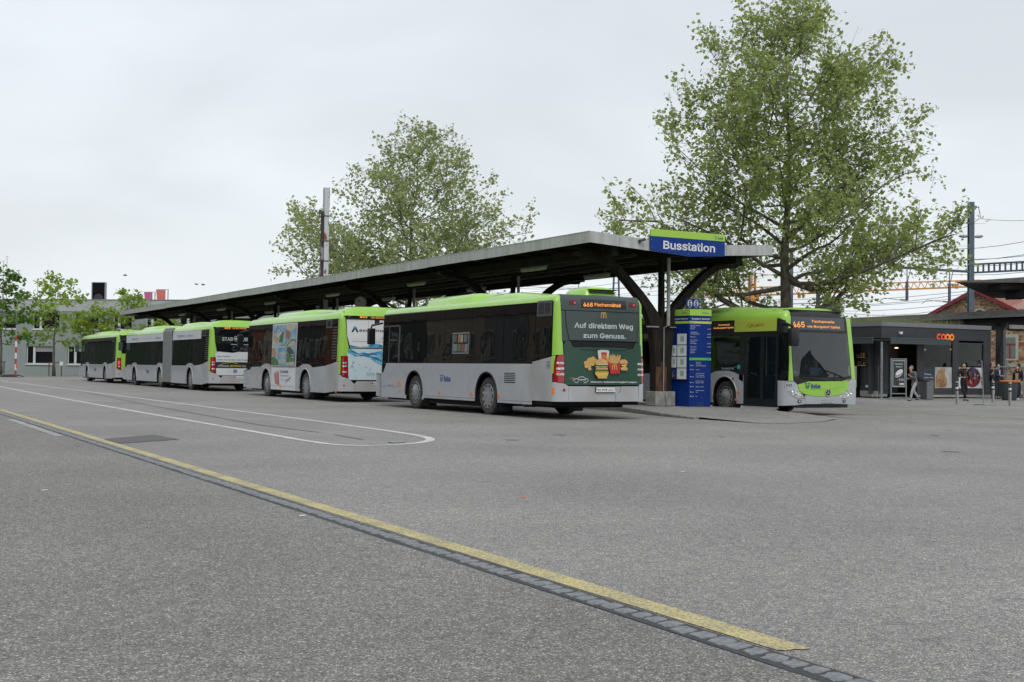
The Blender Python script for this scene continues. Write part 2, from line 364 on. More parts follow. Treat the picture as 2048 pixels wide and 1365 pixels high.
# ------------------------------------------------------------------ the curved bus skin: (p, z) -> point
class Skin:
    """p runs round the bus seen from outside, left to right: p<0 left side (p=-y), 0..W rear, W..W+L right side, beyond W+L the front"""
    def __init__(s, L, kind, W=2.55):
        s.L = L; s.W = W; s.k = kind; s.H = 2.93 if kind == 1 else 3.0
        s.rr = 0.16; s.rf = 0.34
        s.cuts = []
        for c, r in ((0, s.rr), (W, s.rr), (W+L, s.rf), (-L, s.rf)):
            s.cuts += [c + r*t for t in (-1, -.6, -.3, 0, .3, .6, 1)]
        for c0 in (0, W+L): s.cuts += [c0 + W*t for t in (.2, .35, .5, .65, .8)]
        s.cuts += [-L-W*t for t in (.2, .35, .5)]
        s.zc = [.30, .45, 1.0, 1.2, 1.6, 2.0, 2.4, 2.72, 2.80, 2.86, 2.90, 2.94, 2.97]
    def e(s, z, n):
        zt = 2.72; side = max(0, z-1.2)*.03; rear = max(0, z-.85)*.045
        if s.k == 1: front = max(0, z-1.0)*.07
        else: front = 0.24*(max(0, z-1.0)/2.0)**1.25 + 0.10*max(0, .5-z)
        if z > zt:
            t = min(1, (z-zt)/(s.H-zt)); c = 1-math.sqrt(max(0, 1-t*t)); side += .22*c; rear += .16*c; front += .14*c
        nx, ny = n
        return side*nx*nx + (rear if ny < 0 else front)*ny*ny
    def plan(s, p):
        W, L = s.W, s.L
        def corner(q, c, r, A, B):     # A: incoming dir, B: outgoing dir, c: nominal corner
            t = (q+r)/(2*r); a = t*PI/2
            cx = c[0]-A[0]*r+B[0]*r; cy = c[1]-A[1]*r+B[1]*r
            nx = -B[0]*math.cos(a)+A[0]*math.sin(a); ny = -B[1]*math.cos(a)+A[1]*math.sin(a)
            return (cx+nx*r, cy+ny*r), (nx, ny)
        if p < -L-s.rf: pt, n = (-p-L, L), (0, 1)
        elif p < -L+s.rf: pt, n = corner(p+L, (0, L), s.rf, (-1, 0), (0, -1))
        elif p < -s.rr: pt, n = (0, -p), (-1, 0)
        elif p < s.rr: pt, n = corner(p, (0, 0), s.rr, (0, -1), (1, 0))
        elif p < W-s.rr: pt, n = (p, 0), (0, -1)
        elif p < W+s.rr: pt, n = corner(p-W, (W, 0), s.rr, (1, 0), (0, 1))
        elif p < W+L-s.rf: pt, n = (W, p-W), (1, 0)
        elif p < W+L+s.rf: pt, n = corner(p-W-L, (W, L), s.rf, (0, 1), (-1, 0))
        else: pt, n = (W-(p-W-L), L), (0, 1)
        x, y = pt; q = (2*min(max(x, 0), W)/W-1)**2
        if y < 1: y += (.045*q)*(max(0, 1-y))
        if y > L-1: y -= (.10*q)*max(0, 1-(L-y))
        return (x, y), n
    def pt(s, p, z, d=0.0):
        (x, y), n = s.plan(p); e = s.e(z, n)-d
        zz = z + (d if z > s.H-.03 else 0)
        return (x-n[0]*e, y-n[1]*e, zz)
    def lay(s, mb, shape, m, d=0.012, th=0.014, cut=True):
        """shape: polygon [(p,z)] or a flat mesh (V,F), laid on the skin d proud of it; th closes its edges inwards"""
        b = bmesh.new()
        if isinstance(shape, tuple) and len(shape) == 2 and isinstance(shape[1], list) and len(shape[1]) and isinstance(shape[1][0], tuple) and isinstance(shape[0], list):
            vs = [b.verts.new((v[0], v[1], 0)) for v in shape[0]]
            for f in shape[1]:
                try: b.faces.new([vs[i] for i in f])
                except ValueError: pass
        else:
            vs = [b.verts.new((v[0], v[1], 0)) for v in shape]
            if len(shape) > 4:
                for t in tri2d(shape):
                    try: b.faces.new([vs[i] for i in t])
                    except ValueError: pass
            else: b.faces.new(vs)
        if not b.verts: b.free(); return
        ps = [v.co.x for v in b.verts]; zs = [v.co.y for v in b.verts]
        if cut:
            for c in s.cuts:
                if min(ps)+.004 < c < max(ps)-.004:
                    bmesh.ops.bisect_plane(b, geom=list(b.verts)+list(b.edges)+list(b.faces), plane_co=(c, 0, 0), plane_no=(1, 0, 0), dist=1e-5)
            for c in s.zc:
                if min(zs)+.004 < c < max(zs)-.004:
                    bmesh.ops.bisect_plane(b, geom=list(b.verts)+list(b.edges)+list(b.faces), plane_co=(0, c, 0), plane_no=(0, 1, 0), dist=1e-5)
        b.verts.index_update(); V = []; F = []
        co = [(v.co.x, v.co.y) for v in b.verts]
        V = [s.pt(p, z, d) for p, z in co]
        F = []
        for f in b.faces:
            ids = [v.index for v in f.verts]
            ar = sum(co[ids[i]][0]*co[ids[(i+1) % len(ids)]][1]-co[ids[(i+1) % len(ids)]][0]*co[ids[i]][1] for i in range(len(ids)))
            F.append(tuple(ids if ar > 0 else reversed(ids)))
        if th:
            n = len(V); V += [s.pt(p, z, d-th) for p, z in co]
            for e_ in b.edges:
                if len(e_.link_faces) == 1:
                    i, j = e_.verts[0].index, e_.verts[1].index; F.append((i, j, j+n, i+n))
        b.free(); mb.add(V, F, m)
    def part(s, name, shape, m, parent, d=0.012, th=0.014, label=None):
        mb = MB(); s.lay(mb, shape, m, d, th); o = mb.build(name, parent, smooth='auto', fix=bool(th))
        if label: o['label'] = label
        return o
    def printed(s, name, items, parent, d=0.017, label=None):
        "items: (shape, material) drawn one over the other, 1.2 mm apart"
        mb = MB()
        for i, (sh, m) in enumerate(items): s.lay(mb, sh, m, d+.0012*i, 0)
        o = mb.build(name, parent, fix=False)
        if label: o['label'] = label
        return o

def wheel(bus, x, y, side, style, r=0.478):
    "side -1: outer face towards -x"
    w = thing_part('wheel', bus, (x, y, r))
    t = MB(); s = side
    t.lathe([(r*.64, .0), (r*.70, .012), (r*.93, .006), (r*.985, -.02), (r, -.05), (r, -.25), (r*.93, -.29), (r*.5, -.29)], (0, 0, 0), (s, 0, 0), tyrem, 36)
    t.build('tyre', w, smooth='auto')
    h = MB()
    if style == 'dome': prof = [(0.315, -.004), (.30, .012), (.25, -.005), (.20, .012), (.13, .035), (.10, .05), (0.001, .054)]
    else: prof = [(0.315, -.004), (.305, .010), (.25, .004), (.14, .004), (.11, .014), (0.001, .016)]
    h.lathe(prof, (0, 0, 0), (s, 0, 0), hubm, 36)
    nslot = 10 if style != 'dome' else 12
    for k in range(nslot):
        a = 2*PI*k/nslot; c, n = math.cos(a), math.sin(a)
        q = [(0.262+.022*i, j*.042) for i, j in ((-1, -1), (1, -1.2), (1, 1.2), (-1, 1))]
        V = [(s*.0125, u*c-v*n, u*n+v*c) for u, v in q]
        h.add(V, [(0, 1, 2, 3)], under)
    for k in range(10):
        a = 2*PI*(k+.5)/10; c, n = math.cos(a)*.165, math.sin(a)*.165
        h.lathe([(.012, 0), (.012, .022), (.001, .024)], (s*.005, c, n), (s, 0, 0), hubm, 6)
    h.build('hubcap', w, smooth='auto', fix=False)
    return w
def thing_part(name, parent, loc=(0, 0, 0), rot=None):
    o = bpy.data.objects.new(name, None); COL.objects.link(o); o.parent = parent; o.location = loc; o.empty_display_size = .1
    if rot: o.rotation_euler = rot
    return o

def arch_poly(y0, y1, zb, top, arches, c2=False):
    """skirt panel outline between y0<y1: bottom zb with wheel-arch notches, top given as [(y,z)]; returned as (p=-y or y, z) by the caller"""
    P = [(y0, zb)]
    for ya in arches:
        if y0 < ya < y1:
            R = .565
            b0 = math.sqrt(max(0, R*R-(.48-zb)**2)) if zb < .48 else R
            P.append((ya-b0-.02, zb))
            for i in range(15):
                a = PI - (PI)*i/14
                zz = .50+R*1.02*math.sin(a)
                P.append((ya+R*math.cos(a), max(zz, zb+.001)))
            P.append((ya+b0+.02, zb))
    P.append((y1, zb))
    tt = [(y, z) for y, z in top if y0+.01 < y < y1-.01]
    def ztop(y):
        for (a, za), (b, zb_) in zip(top, top[1:]):
            if a <= y <= b: return za+(zb_-za)*(y-a)/max(1e-6, b-a)
        return top[-1][1]
    P.append((y1, ztop(y1))); P += [(y, z) for y, z in reversed(tt)]; P.append((y0, ztop(y0)))
    return P
def side_map(sk, P, side):
    return [(-y, z) for y, z in P] if side < 0 else [(sk.W+y, z) for y, z in P]
def belt(kind, arches, L, tail=1.49):
    if kind == 1: return [(0.0, tail), (1.06, 1.345), (1.0601, 1.30), (L-.71, 1.30), (L-.44, 1.01), (L+.1, 1.0)]
    T = [(0.0, 1.34), (.25, 1.335), (1.4, 1.19)]
    for a in sorted(arches): T += [(a-.75, 1.13), (a-.45, 1.225), (a-.2, 1.25), (a+.2, 1.25), (a+.5, 1.19), (a+.68, 1.13)]
    T += [(L-.95, 1.12), (L-.72, 1.0), (L+.1, .98)]
    return sorted(T)

def build_bus(name, label, kind, L, arches, root_loc, rz=0.0, detail=True, artic=None, group='lime and silver city buses lined up at the bus station', right_doors=None, open_front=False):
    bus = thing(name, label, 'bus', root_loc, rz, group)
    sk = Skin(L, kind); W = 2.55
    ar = sorted(arches)
    # ---- dark core behind the panels
    core = MB(); yend = L-.35 if not open_front else L-3.05
    edges = [0.25]+[v for a in ar for v in (a-.60, a+.60)]+[L-.35]
    for a, b in zip(edges[::2], edges[1::2]): core.box((.06, a, .34), (W-.06, b, 1.12), under)
    for a in ar: core.box((.62, a-.62, .40), (W-.62, a+.62, 1.12), under)
    if artic: 
        core.box((.12, .20, 1.10), (W-.12, yend, 2.70), under)
    else: core.box((.12, .20, 1.10), (W-.12, yend, 2.70), under)
    for a in ar: core.box((.10, a-.60, 1.03), (W-.10, a+.60, 1.13), under)
    f_ = ar[-1]; core.box((.13, ar[0]+.62, .19), (W-.13, f_-.62, .36), under); core.box((.16, f_+.62, .22), (W-.16, L-.5, .36), under)
    core.box((.30, .55, .27), (W-.30, ar[0]-.62, .36), under)
    for a in ar: core.box((.55, a-.10, .22), (W-.55, a+.10, .45), under); core.box((.75, a-.6, .30), (W-.75, a+.6, .45), under)
    core.build('underbody', bus)
    for a in ar:
        for x0, x1 in ((.06, .40), (W-.40, W-.06)):
            P = MB(); P.box((x0, a-.66, .10), (x1, a-.645, .50), rubber); P.build('mud_flap', bus)
    # ---- roof shell
    ps = [-L-W/2]; q = -L-W/2
    steps = sorted(set([-L-W/2, -L-sk.rf, -L-.2, -L-.07, -L+.07, -L+.2, -L+sk.rf] + [-L*t for t in (.8, .6, .4, .2)] + [c+sk.rr*t for c in (0, W) for t in (-1, -.5, 0, .5, 1)] + [W*.3, W*.5, W*.7] + [W+L*t for t in (.2, .4, .6, .8)] + [W+L-sk.rf, W+L-.2, W+L-.07, W+L+.07, W+L+.2, W+L+sk.rf]))
    zs = [2.765, 2.80, 2.84, 2.875, 2.90, 2.92, sk.H-.002] if kind == 1 else [2.765, 2.81, 2.86, 2.90, 2.94, 2.97, sk.H-.002]
    V = [sk.pt(p, z, .004) for z in zs for p in steps]; n = len(steps); F = []
    for i in range(len(zs)-1):
        for j in range(n): F.append((i*n+j, i*n+(j+1) % n, (i+1)*n+(j+1) % n, (i+1)*n+j))
    base = (len(zs)-1)*n; F.append(tuple(range(base, base+n)))
    m_ = MB(); m_.add(V, F, lime); m_.build('roof', bus, smooth='auto')
    rc = MB(); rc.box((.35, .5, sk.H-.004), (W-.35, L-.5, sk.H+.026), lime, .02); rc.build('roof_panel', bus, smooth='auto')
    top = belt(kind, ar, L)
    # ---- lower side panels with open seams
    if kind == 1: seams = [0.10, 1.06, 2.55, 4.33, 7.10, 8.93, L-.07]
    elif artic: seams = [0.10, 1.35, 2.5, 4.35, 6.95, 8.62, 10.25, 13.6, 15.2, L-.25]
    elif L > 11.5: seams = [0.10, 1.35, 2.5, 4.4, 6.4, 8.4, 10.3, L-.25]
    else: seams = [0.10, 1.35, 2.52, 4.36, 7.12, 8.75, L-.25]
    zb = lambda a, b: .40 if kind == 1 and b < 7.2 and b > 1.1 else (.43 if b < 1.2 and kind == 1 else .28)
    for side in (-1, 1):
        dz = right_doors if (side > 0 and right_doors) else []
        for a, b in zip(seams, seams[1:]):
            if artic and abs(a-6.95) < .01: continue
            segs = [(a, b)]
            for d0, d1 in dz:
                ns = []
                for u, v in segs:
                    if d1 <= u or d0 >= v: ns.append((u, v)); continue
                    if d0-u > .05: ns.append((u, d0))
                    if v-d1 > .05: ns.append((d1, v))
                segs = ns
            for u, v in segs:
                P = arch_poly(u+.005, v-.005, zb(a, b), top, ar)
                if kind == 2 and a < .2:
                    P = [(y, z+(.10*(1-(y-u)/(v-u)) if z < .3 else 0)) for y, z in P]
                sk.part('side_panel', side_map(sk, P, side), silver_d if (a < 1.2 or kind == 2 and b < 3) else silver, bus)
        # front corner skirt below the cab window
        # arch lips
        for a_ in ar:
            lip = MB(); pts = []
            for i in range(17):
                t = PI*1.06 - PI*1.12*i/16
                yy = a_+.575*math.cos(t); zz = .50+.585*math.sin(t)
                x = -.012 if side < 0 else W+.012
                pts.append((x, yy, max(.33, zz)))
            lip.tube(pts, .022, rubber if kind == 1 else silver_d, 6); lip.build('arch_lip', bus, smooth=True)
            wheel(bus, .045 if side < 0 else W-.045, a_, side, 'dome' if a_ == ar[-1] else 'flat')
    if kind == 1:
        for side in (-1, 1):
            for a, b in ((1.07, 2.74), (4.0, 7.14)):
                P = [(a, .33), (b, .33), (b, .392), (a, .392)]
                sk.part('skirt_rail', side_map(sk, P, side), silver_d, bus, d=.028, th=.03)
    # ---- side glass
    gt = 2.755
    if kind == 1: gs = [0.14, .98, 2.54, 4.27, 5.87, 7.08, 8.84, L-.35]
    elif artic: gs = [.28, 1.05, 1.62, 3.2, 5.2, 6.93, 8.73, 10.4, 12.1, 13.8, 15.4, L-.30]
    elif L > 11.5: gs = [.28, .9, 1.5, 3.1, 5.0, 6.9, 8.8, 10.4, L-.30]
    else: gs = [.28, .84, 1.45, 2.9, 4.38, 5.75, 7.18, 9.0, L-.30]
    for side in (-1, 1):
        for i, (a, b) in enumerate(zip(gs, gs[1:])):
            if artic and abs(a-6.93) < .01: continue
            if side > 0 and right_doors and any(d0 < (a+b)/2 < d1 for d0, d1 in right_doors): continue
            P = [(a+.010, gt), (b-.010, gt)]
            def zt_(y):
                for (y0, z0), (y1, z1) in zip(top, top[1:]):
                    if y0 <= y <= y1: return z0+(z1-z0)*(y-y0)/max(1e-6, y1-y0)+.008
                return 1.0
            ys = [b-.010]+[y for y, z in reversed(top) if a+.015 < y < b-.015]+[a+.010]
            P += [(y, zt_(y)) for y in ys]
            if side > 0 and right_doors:
                y0_, y1_ = a, b
            if i == 0 and kind == 1: P = [(y, z-.0) for y, z in P]
            g = cabglass if (open_front and b > L-3 and side > 0) else glassm
            sk.part('window', side_map(sk, P, side), g, bus, d=.006, th=.02)
    # black cab window post strip
    if kind == 1:
        for q in (8.84, 7.08, 5.87, 4.27, 2.54):
            pass
        v = MB()
        sk.lay(v, side_map(sk, rrect(.20, 2.42, .92, 2.79, .02), -1), dgrey, .018, .02)
        for i in range(9):
            for a, b in ((.27, .53), (.57, .84)):
                sk.lay(v, side_map(sk, [(a, 2.475+.03*i), (b, 2.475+.03*i), (b, 2.492+.03*i), (a, 2.492+.03*i)], -1), under, .0195, 0, cut=False)
        v.build('vent_grille', bus)
        v = MB()
        for i in range(6): sk.lay(v, side_map(sk, [(1.87, .83+.045*i), (2.43, .83+.045*i), (2.43, .852+.045*i), (1.87, .852+.045*i)], -1), under, .0135, 0, cut=False)
        for i in range(6): sk.lay(v, side_map(sk, [(1.87, .852+.045*i), (2.43, .852+.045*i), (2.43, .872+.045*i), (1.87, .872+.045*i)], -1), silver, .024, .01, cut=False)
        v.build('louvre', bus)
        v = MB()
        for i in range(6): sk.lay(v, side_map(sk, [(.20, 1.20+.03*i), (.37, 1.20+.03*i), (.37, 1.21+.03*i), (.20, 1.21+.03*i)], -1), under, .0135, 0, cut=False)
        v.build('small_louvre', bus)
        # cab window frame
        v = MB()
        for P in ([(8.84, 1.33), (8.92, 1.33), (8.92, 2.42), (8.84, 2.42)], [(8.84, 2.38), (10.2, 2.38), (10.2, 2.42), (8.84, 2.42)],
                  [(9.62, 1.33), (9.66, 1.33), (9.66, 2.38), (9.62, 2.38)], [(9.08, 1.96), (9.62, 1.96), (9.62, 2.0), (9.08, 2.0)]):
            sk.lay(v, side_map(sk, P, -1), dgrey, .016, .012)
        v.build('cab_window_frame', bus)
        # seam of the cab flap
        v = MB(); sk.lay(v, side_map(sk, [(8.95, .60), (10.38, .60), (10.38, .606), (8.95, .606)], -1), under, .0135, 0); v.build('flap_seam', bus)
    else:
        for side in ((-1,) if right_doors is None else (-1, 1)):
            v = MB()
            for i in range(12):
                z = 1.42+.095*i if i else 1.42
                sk.lay(v, side_map(sk, [(.34, z), (.78, z), (.78, z+.035), (.34, z+.035)], side), dgrey, .016, .012, cut=False)
            v.build('vent_grille', bus)
            v = MB(); sk.lay(v, side_map(sk, rrect(.86, 2.47, 1.42, 2.73, .02), side), dgrey, .014, .01, cut=False)
            sk.lay(v, side_map(sk, rrect(.95, 2.52, 1.33, 2.70, .02), side), under, .0155, 0, cut=False); v.build('vent_flap', bus)
    # ---- amber side markers
    ys = {1: [(8.75, .71, .07), (8.74, .50, .04), (6.09, .51, .045), (4.16, .51, .045), (2.69, .51, .045)], 2: [(L-1.87, .69, .05), (L-4.6, .40, .035), (3.98, .40, .035), (2.66, .40, .035), (.28, .34, .04)]}[kind]
    if artic: ys = [(16.5, .69, .05), (13.2, .35, .035), (10.3, .35, .035), (8.9, .36, .035), (6.5, .33, .035), (4.1, .32, .035), (2.5, .32, .035), (.3, .40, .035)]
    for side in (-1, 1):
        for y, z, r in ys:
            if side > 0 and right_doors and any(d0-.1 < y < d1+.1 for d0, d1 in right_doors): continue
            sk.part('marker_light', side_map(sk, rrect(y-r, z-r*.8, y+r, z+r*.8, .01), side), amber, bus, d=.03, th=.03)
    # ---- rear
    if kind == 1:
        sk.part('corner_pillar', [(-.125, 1.50), (.235, 1.52), (.185, 2.55), (.175, 2.765), (-.125, 2.765)], lime, bus)
        sk.part('corner_pillar', [(-.125, 1.08), (-.055, 1.08), (-.05, 1.30), (.0, 1.495), (-.125, 1.495)], lime, bus)
        sk.part('corner_pillar', [(W-.16, 1.52), (W+.125, 1.50), (W+.125, 2.765), (W-.115, 2.765), (W-.12, 2.55)], lime, bus)
        hd = adgrey
        sk.part('rear_header', [(.19, 2.56), (W-.13, 2.56), (W-.12, 2.80), (W-.16, 2.905), (.5*W, 2.925), (.22, 2.905), (.175, 2.80)], adgrey, bus, d=.02, th=.03)
        sk.part('rear_window', [(.40, 1.86), (W-.27, 1.86), (W-.20, 2.2), (W-.165, 2.545), (.31, 2.545), (.32, 2.2)], adgrey, bus, d=.022, th=.03)
        for P in ([(.20, 1.82), (.385, 1.86), (.305, 2.2), (.295, 2.545), (.19, 2.545)], [(W-.255, 1.86), (W-.13, 1.82), (W-.13, 2.545), (W-.15, 2.545), (W-.185, 2.2)]):
            sk.part('rear_trim', P, adgrey, bus, d=.014, th=.02)
        sk.part('engine_cover', [(.30, .82), (W-.20, .82), (W-.13, .90), (W-.105, 1.5), (W-.12, 1.78), (W-.20, 1.825), (2.27, 1.84), (2.19, 1.69), (2.05, 1.665), (1.98, 1.70), (.66, 1.70), (.60, 1.685), (.48, 1.70), (.40, 1.85), (.29, 1.835), (.245, 1.75), (.255, .90)], adgreen, bus, d=.026, th=.035)
        sk.part('grip_recess', [(.40, 1.85), (2.27, 1.84), (2.17, 1.665), (.48, 1.665)], under, bus, d=.004, th=.01)
        sk.part('grip_ledge', [(.67, 1.655), (1.97, 1.655), (1.90, 1.70), (.74, 1.70)], adgreen, bus, d=.05, th=.04)
        for q, sg in ((0, 1), (W, -1)):
            T = [(q-.055*sg, .90), (q+.245*sg, .86), (q+.245*sg, 1.515), (q+.10*sg, 1.50), (q+.01*sg, 1.44), (q-.045*sg, 1.18)]
            o = sk.part('tail_light', T, redl, bus, d=.022, th=.03)
            for z in (1.32, 1.19, 1.06):
                sk.part('lamp_strip', [(q+.02*sg, z-.02), (q+.24*sg, z-.02), (q+.24*sg, z+.03), (q+.04*sg, z+.03)], lens, o, d=.027, th=.004)
            sk.part('lit_lamp', [(q+.03*sg, 1.105), (q+.10*sg, 1.105), (q+.10*sg, 1.135), (q+.03*sg, 1.135)], redon, o, d=.0275, th=.004)
        # bumper
        sk.part('bumper', [(-.115, .43), (.36, .43), (.36, .79), (.27, .845), (-.05, .885), (-.10, .87)], silver_d, bus, d=.018, th=.03)
        sk.part('bumper', [(.366, .43), (1.07, .43), (1.07, .60), (.96, .635), (.92, .79), (.366, .79)], silver_d, bus, d=.018, th=.03)
        sk.part('bumper', [(1.68, .43), (W-.22, .43), (W-.22, .79), (1.83, .79), (1.80, .65), (1.68, .60)], silver_d, bus, d=.018, th=.03)
        sk.part('bumper', [(W-.214, .43), (W+.115, .43), (W+.10, .87), (W+.05, .885), (W-.20, .83)], silver_d, bus, d=.018, th=.03)
        sk.part('plate_recess', [(1.076, .43), (1.674, .43), (1.674, .60), (1.79, .655), (1.82, .785), (.93, .785), (.97, .64), (1.076, .605)], silver_d, bus, d=.0, th=.02)
        sk.part('reflector', circle(.24, .70, .034, 12), redl, bus, d=.03, th=.02)
        sk.part('bumper_stripe', side_map(sk, [(.02, .60), (.085, .60), (.085, .75), (.02, .75)], -1), amber, bus, d=.025, th=.02)
        ex = MB(); ex.tube([(.35, 1.5, .30), (.02, 1.5, .30)], .045, dgrey, 12); ex.build('exhaust_pipe', bus, smooth='auto')
        # roof pods
        P = MB(); pod(P, .36, W-.36, 4.9, 8.15, 2.90, 3.21, .35); P.build('roof_pod', bus, smooth='auto')
        P = MB(); pod(P, .40, W-.40, 2.4, 4.95, 2.90, 3.13, .7); P.build('roof_pod', bus, smooth='auto')
        P = MB(); pod(P, .95, 1.95, .30, 1.3, 2.92, 3.14, .12)
        for z in (3.02, 3.075): P.box((1.10, .27, z), (1.85, 1.0, z+.018), under)
        P.build('roof_vent', bus, smooth='auto')
    else:
        rl = .235
        for q, sg in ((0, 1), (W, -1)):
            sk.part('corner_pillar', [(q-.27*sg, 1.345), (q+.0*sg, 1.345), (q+.0*sg, 1.52), (q+.27*sg, 1.53), (q+.315*sg, 1.79), (q+.24*sg, 2.2), (q+.205*sg, 2.73), (q+.19*sg, 2.765), (q-.27*sg, 2.765)], lime, bus)
            sk.part('corner_pillar', [(q-.10*sg, .93), (q-.005*sg, .93), (q-.005*sg, 1.335), (q-.10*sg, 1.335)], lime, bus)
            T = [(q-.0*sg, .93), (q+.10*sg, .86), (q+.29*sg, .825), (q+.28*sg, 1.515), (q+.13*sg, 1.525), (q+.02*sg, 1.46)]
            o = sk.part('tail_light', T, redl, bus, d=.03, th=.04)
            for z in (1.30, 1.19, 1.0): sk.part('lamp_strip', rrect(q+min(.08*sg, .23*sg), z-.03, q+max(.08*sg, .23*sg), z+.03, .02), lens, o, d=.034, th=.004)
            sk.part('bumper', [(q-.10*sg, .36), (q+.50*sg, .36), (q+.50*sg, .60), (q+.30*sg, .79), (q+.08*sg, .84), (q-.02*sg, .91), (q-.10*sg, .91)], silver_d, bus, d=.03, th=.04)
            sk.part('reflector', circle(q+.14*sg, .56, .025, 10), redl, bus, d=.042, th=.02)
        sk.part('rear_header', [(.215, 2.745), (W-.215, 2.745), (W-.20, 2.85), (W-.25, 2.96), (W/2, 2.985), (.25, 2.96), (.20, 2.85)], blackp, bus, d=.02, th=.03)
        sk.part('bumper', [(.506, .36), (W-.506, .36), (W-.506, .60), (W-.60, .70), (.60, .70), (.506, .60)], silver_d, bus, d=.03, th=.04)
        # pods: rear cowl, mid pod, silver unit, front pod
        P = MB(); pod(P, .12, W-.12, -.02, 1.35, 2.86, 3.17, .22); P.build('roof_pod', bus, smooth='auto')
        P = MB(); P.box((.40, 1.95, 2.98), (W-.40, 3.4, 3.06), silver, .02); P.build('hatch_unit', bus)
        y0 = L-4.9; P = MB(); pod(P, .28, W-.28, y0-1.9, y0+2.2, 2.94, 3.22, .4); P.build('roof_pod', bus, smooth='auto')
        if artic:
            P = MB(); pod(P, .28, W-.28, 3.6, 6.8, 2.94, 3.20, .5); P.build('roof_pod', bus, smooth='auto')
        P = MB(); pod(P, .20, W-.20, L-1.5, L-.30, 2.90, 3.10, .25); P.build('roof_pod', bus, smooth='auto')
    # number plate
    z0 = .66 if kind == 1 else .58
    sk.part('number_plate', rrect(1.09, z0-.01, 1.65, z0+.115, .01), blackprint, bus, d=.035, th=.03)
    # mirrors
    for x0, x1, sg in (((-.30, -.06, -1), (W+.06, W+.30, 1)) if not right_doors else ()):
        mi = thing_part('mirror', bus)
        P = MB(); zt = 2.36 if kind == 1 else 2.42
        P.box((x0, L+.0, zt-.50), (x1, L+.14, zt), blackp, .04); P.build('mirror_housing', mi, smooth='auto')
        P = MB(); P.box((x0+.03, L-.006, zt-.46), (x1-.03, L-.002, zt-.05), mat('mirror_glass', (.12, .16, .16), .05, metal=.9)); P.build('mirror_glass', mi)
        P = MB(); P.tube([((x0+x1)/2, L+.07, zt-.02), ((x0+x1)/2, L+.05, zt+.08), (.12 if sg < 0 else W-.12, L-.12, zt+.16)], .03, blackp, 8); P.build('mirror_arm', mi, smooth=True)
    # front of the buses that face away
    if not open_front:
        c = W+L; F0 = .12
        sk.part('windscreen', [(c+F0, 1.02), (c+W-F0, 1.02), (c+W-F0, 2.75), (c+F0, 2.75)], glassm, bus, d=.006, th=.02)
        sk.part('front_panel', [(c-.25 if not right_doors else c, .30), (c+W+.06, .30), (c+W+.06, .98), (c, .98)], silver, bus, d=.01, th=.02)
        sk.part('front_pillar', [(c-.34, 1.0), (c+.11, 1.0), (c+.11, 2.76), (c-.34, 2.76)], blackp, bus, d=.006, th=.02)
        sk.part('front_pillar', [(-L-.11, 1.0), (-L+.34, 1.0), (-L+.34, 2.76), (-L-.11, 2.76)], glassm, bus, d=.006, th=.02)
        sk.part('front_panel', [(-L-.10, .30), (-L+(.065 if kind == 1 else .245), .30), (-L+(.065 if kind == 1 else .245), .98), (-L-.10, .98)], silver, bus, d=.01, th=.02)
    if artic:
        b = MB(); y0, y1 = 6.96, 8.62; n = 26
        for i in range(n):
            a = y0+(y1-y0)*i/n; c_ = y0+(y1-y0)*(i+1)/n; m__ = (a+c_)/2
            for (ya, xa, yb, xb) in ((a, 0.015, m__, -.045), (m__, -.045, c_, 0.015)):
                H_ = 2.99
                V = []
                for y_, x_ in ((ya, xa), (yb, xb)):
                    V += [(x_, y_, .30), (x_, y_, 2.80), (x_+.10, y_, H_-.03-x_*.3), (2.55-x_-.10, y_, H_-.03-x_*.3), (2.55-x_, y_, 2.80), (2.55-x_, y_, .30)]
                b.add(V, [(k_, k_+1, k_+7, k_+6) for k_ in range(5)], mat('bellows_grey', (.20, .21, .215), .7, var=.1, vscale=9))
        b.build('bellows', bus)
    return bus, sk

def pod(P, x0, x1, y0, y1, z0, z1, ramp):
    "rounded roof cowl with sloping ends"
    V = []; F = []; rows = [(y0, .0), (y0+ramp*.35, .6), (y0+ramp, 1.0), (y1-ramp, 1.0), (y1-ramp*.35, .6), (y1, .0)]
    prof = [(0, 0), (.05, .55), (.12, .85), (.22, 1.0), (.5, 1.04)]
    prof = prof+[(1-a, b) for a, b in reversed(prof[:-1])]
    w = x1-x0
    for y, h in rows:
        ins = (1-h)*.12
        for a, b in prof: V.append((x0+ins+(w-2*ins)*a, y, z0+(z1-z0)*b*h))
    n = len(prof)
    for i in range(len(rows)-1):
        for j in range(n-1): F.append((i*n+j, i*n+j+1, (i+1)*n+j+1, (i+1)*n+j))
    P.add(V, F, lime)
# ------------------------------------------------------------------ the ground
SX = lambda x, y: (x, y)
aspA = asphalt('forecourt_asphalt', (0.110, 0.106, 0.099), (0.226, 0.219, 0.206), (0.67, 0.65, 0.60))
aspB = asphalt('road_asphalt', (0.086, 0.082, 0.076), (0.184, 0.177, 0.164), (0.62, 0.59, 0.54), bscale=150)
aspD = mat('fresh_dark_bitumen', (0.045, 0.046, 0.048), 0.75, var=0.25, vscale=60, bump=0.3, bscale=90)
def sheet(name, pts, m, z=0.0, smooth=False):
    P = MB(); P.add([(x, y, zg(x)+z) for x, y in pts], [tuple(t) for t in tri2d(pts)], m)
    o = P.build(name); 
    me = o.data
    if me.polygons[0].normal.z < 0: me.flip_normals()
    return struct(o)
g = MB(); xs = [-900, -60, 3.30, 22.6, 22.8, 23.0, 23.2, 23.4, 23.6, 60, 1500]; ysn = [-300, 0, 60, 140, 1800]
V = [(x, y, zg(x)) for y in ysn for x in xs]; n = len(xs)
g.add(V, [(j*n+i, j*n+i+1, (j+1)*n+i+1, (j+1)*n+i) for j in range(len(ysn)-1) for i in range(n-1)], aspA)
struct(g.build('ground'))
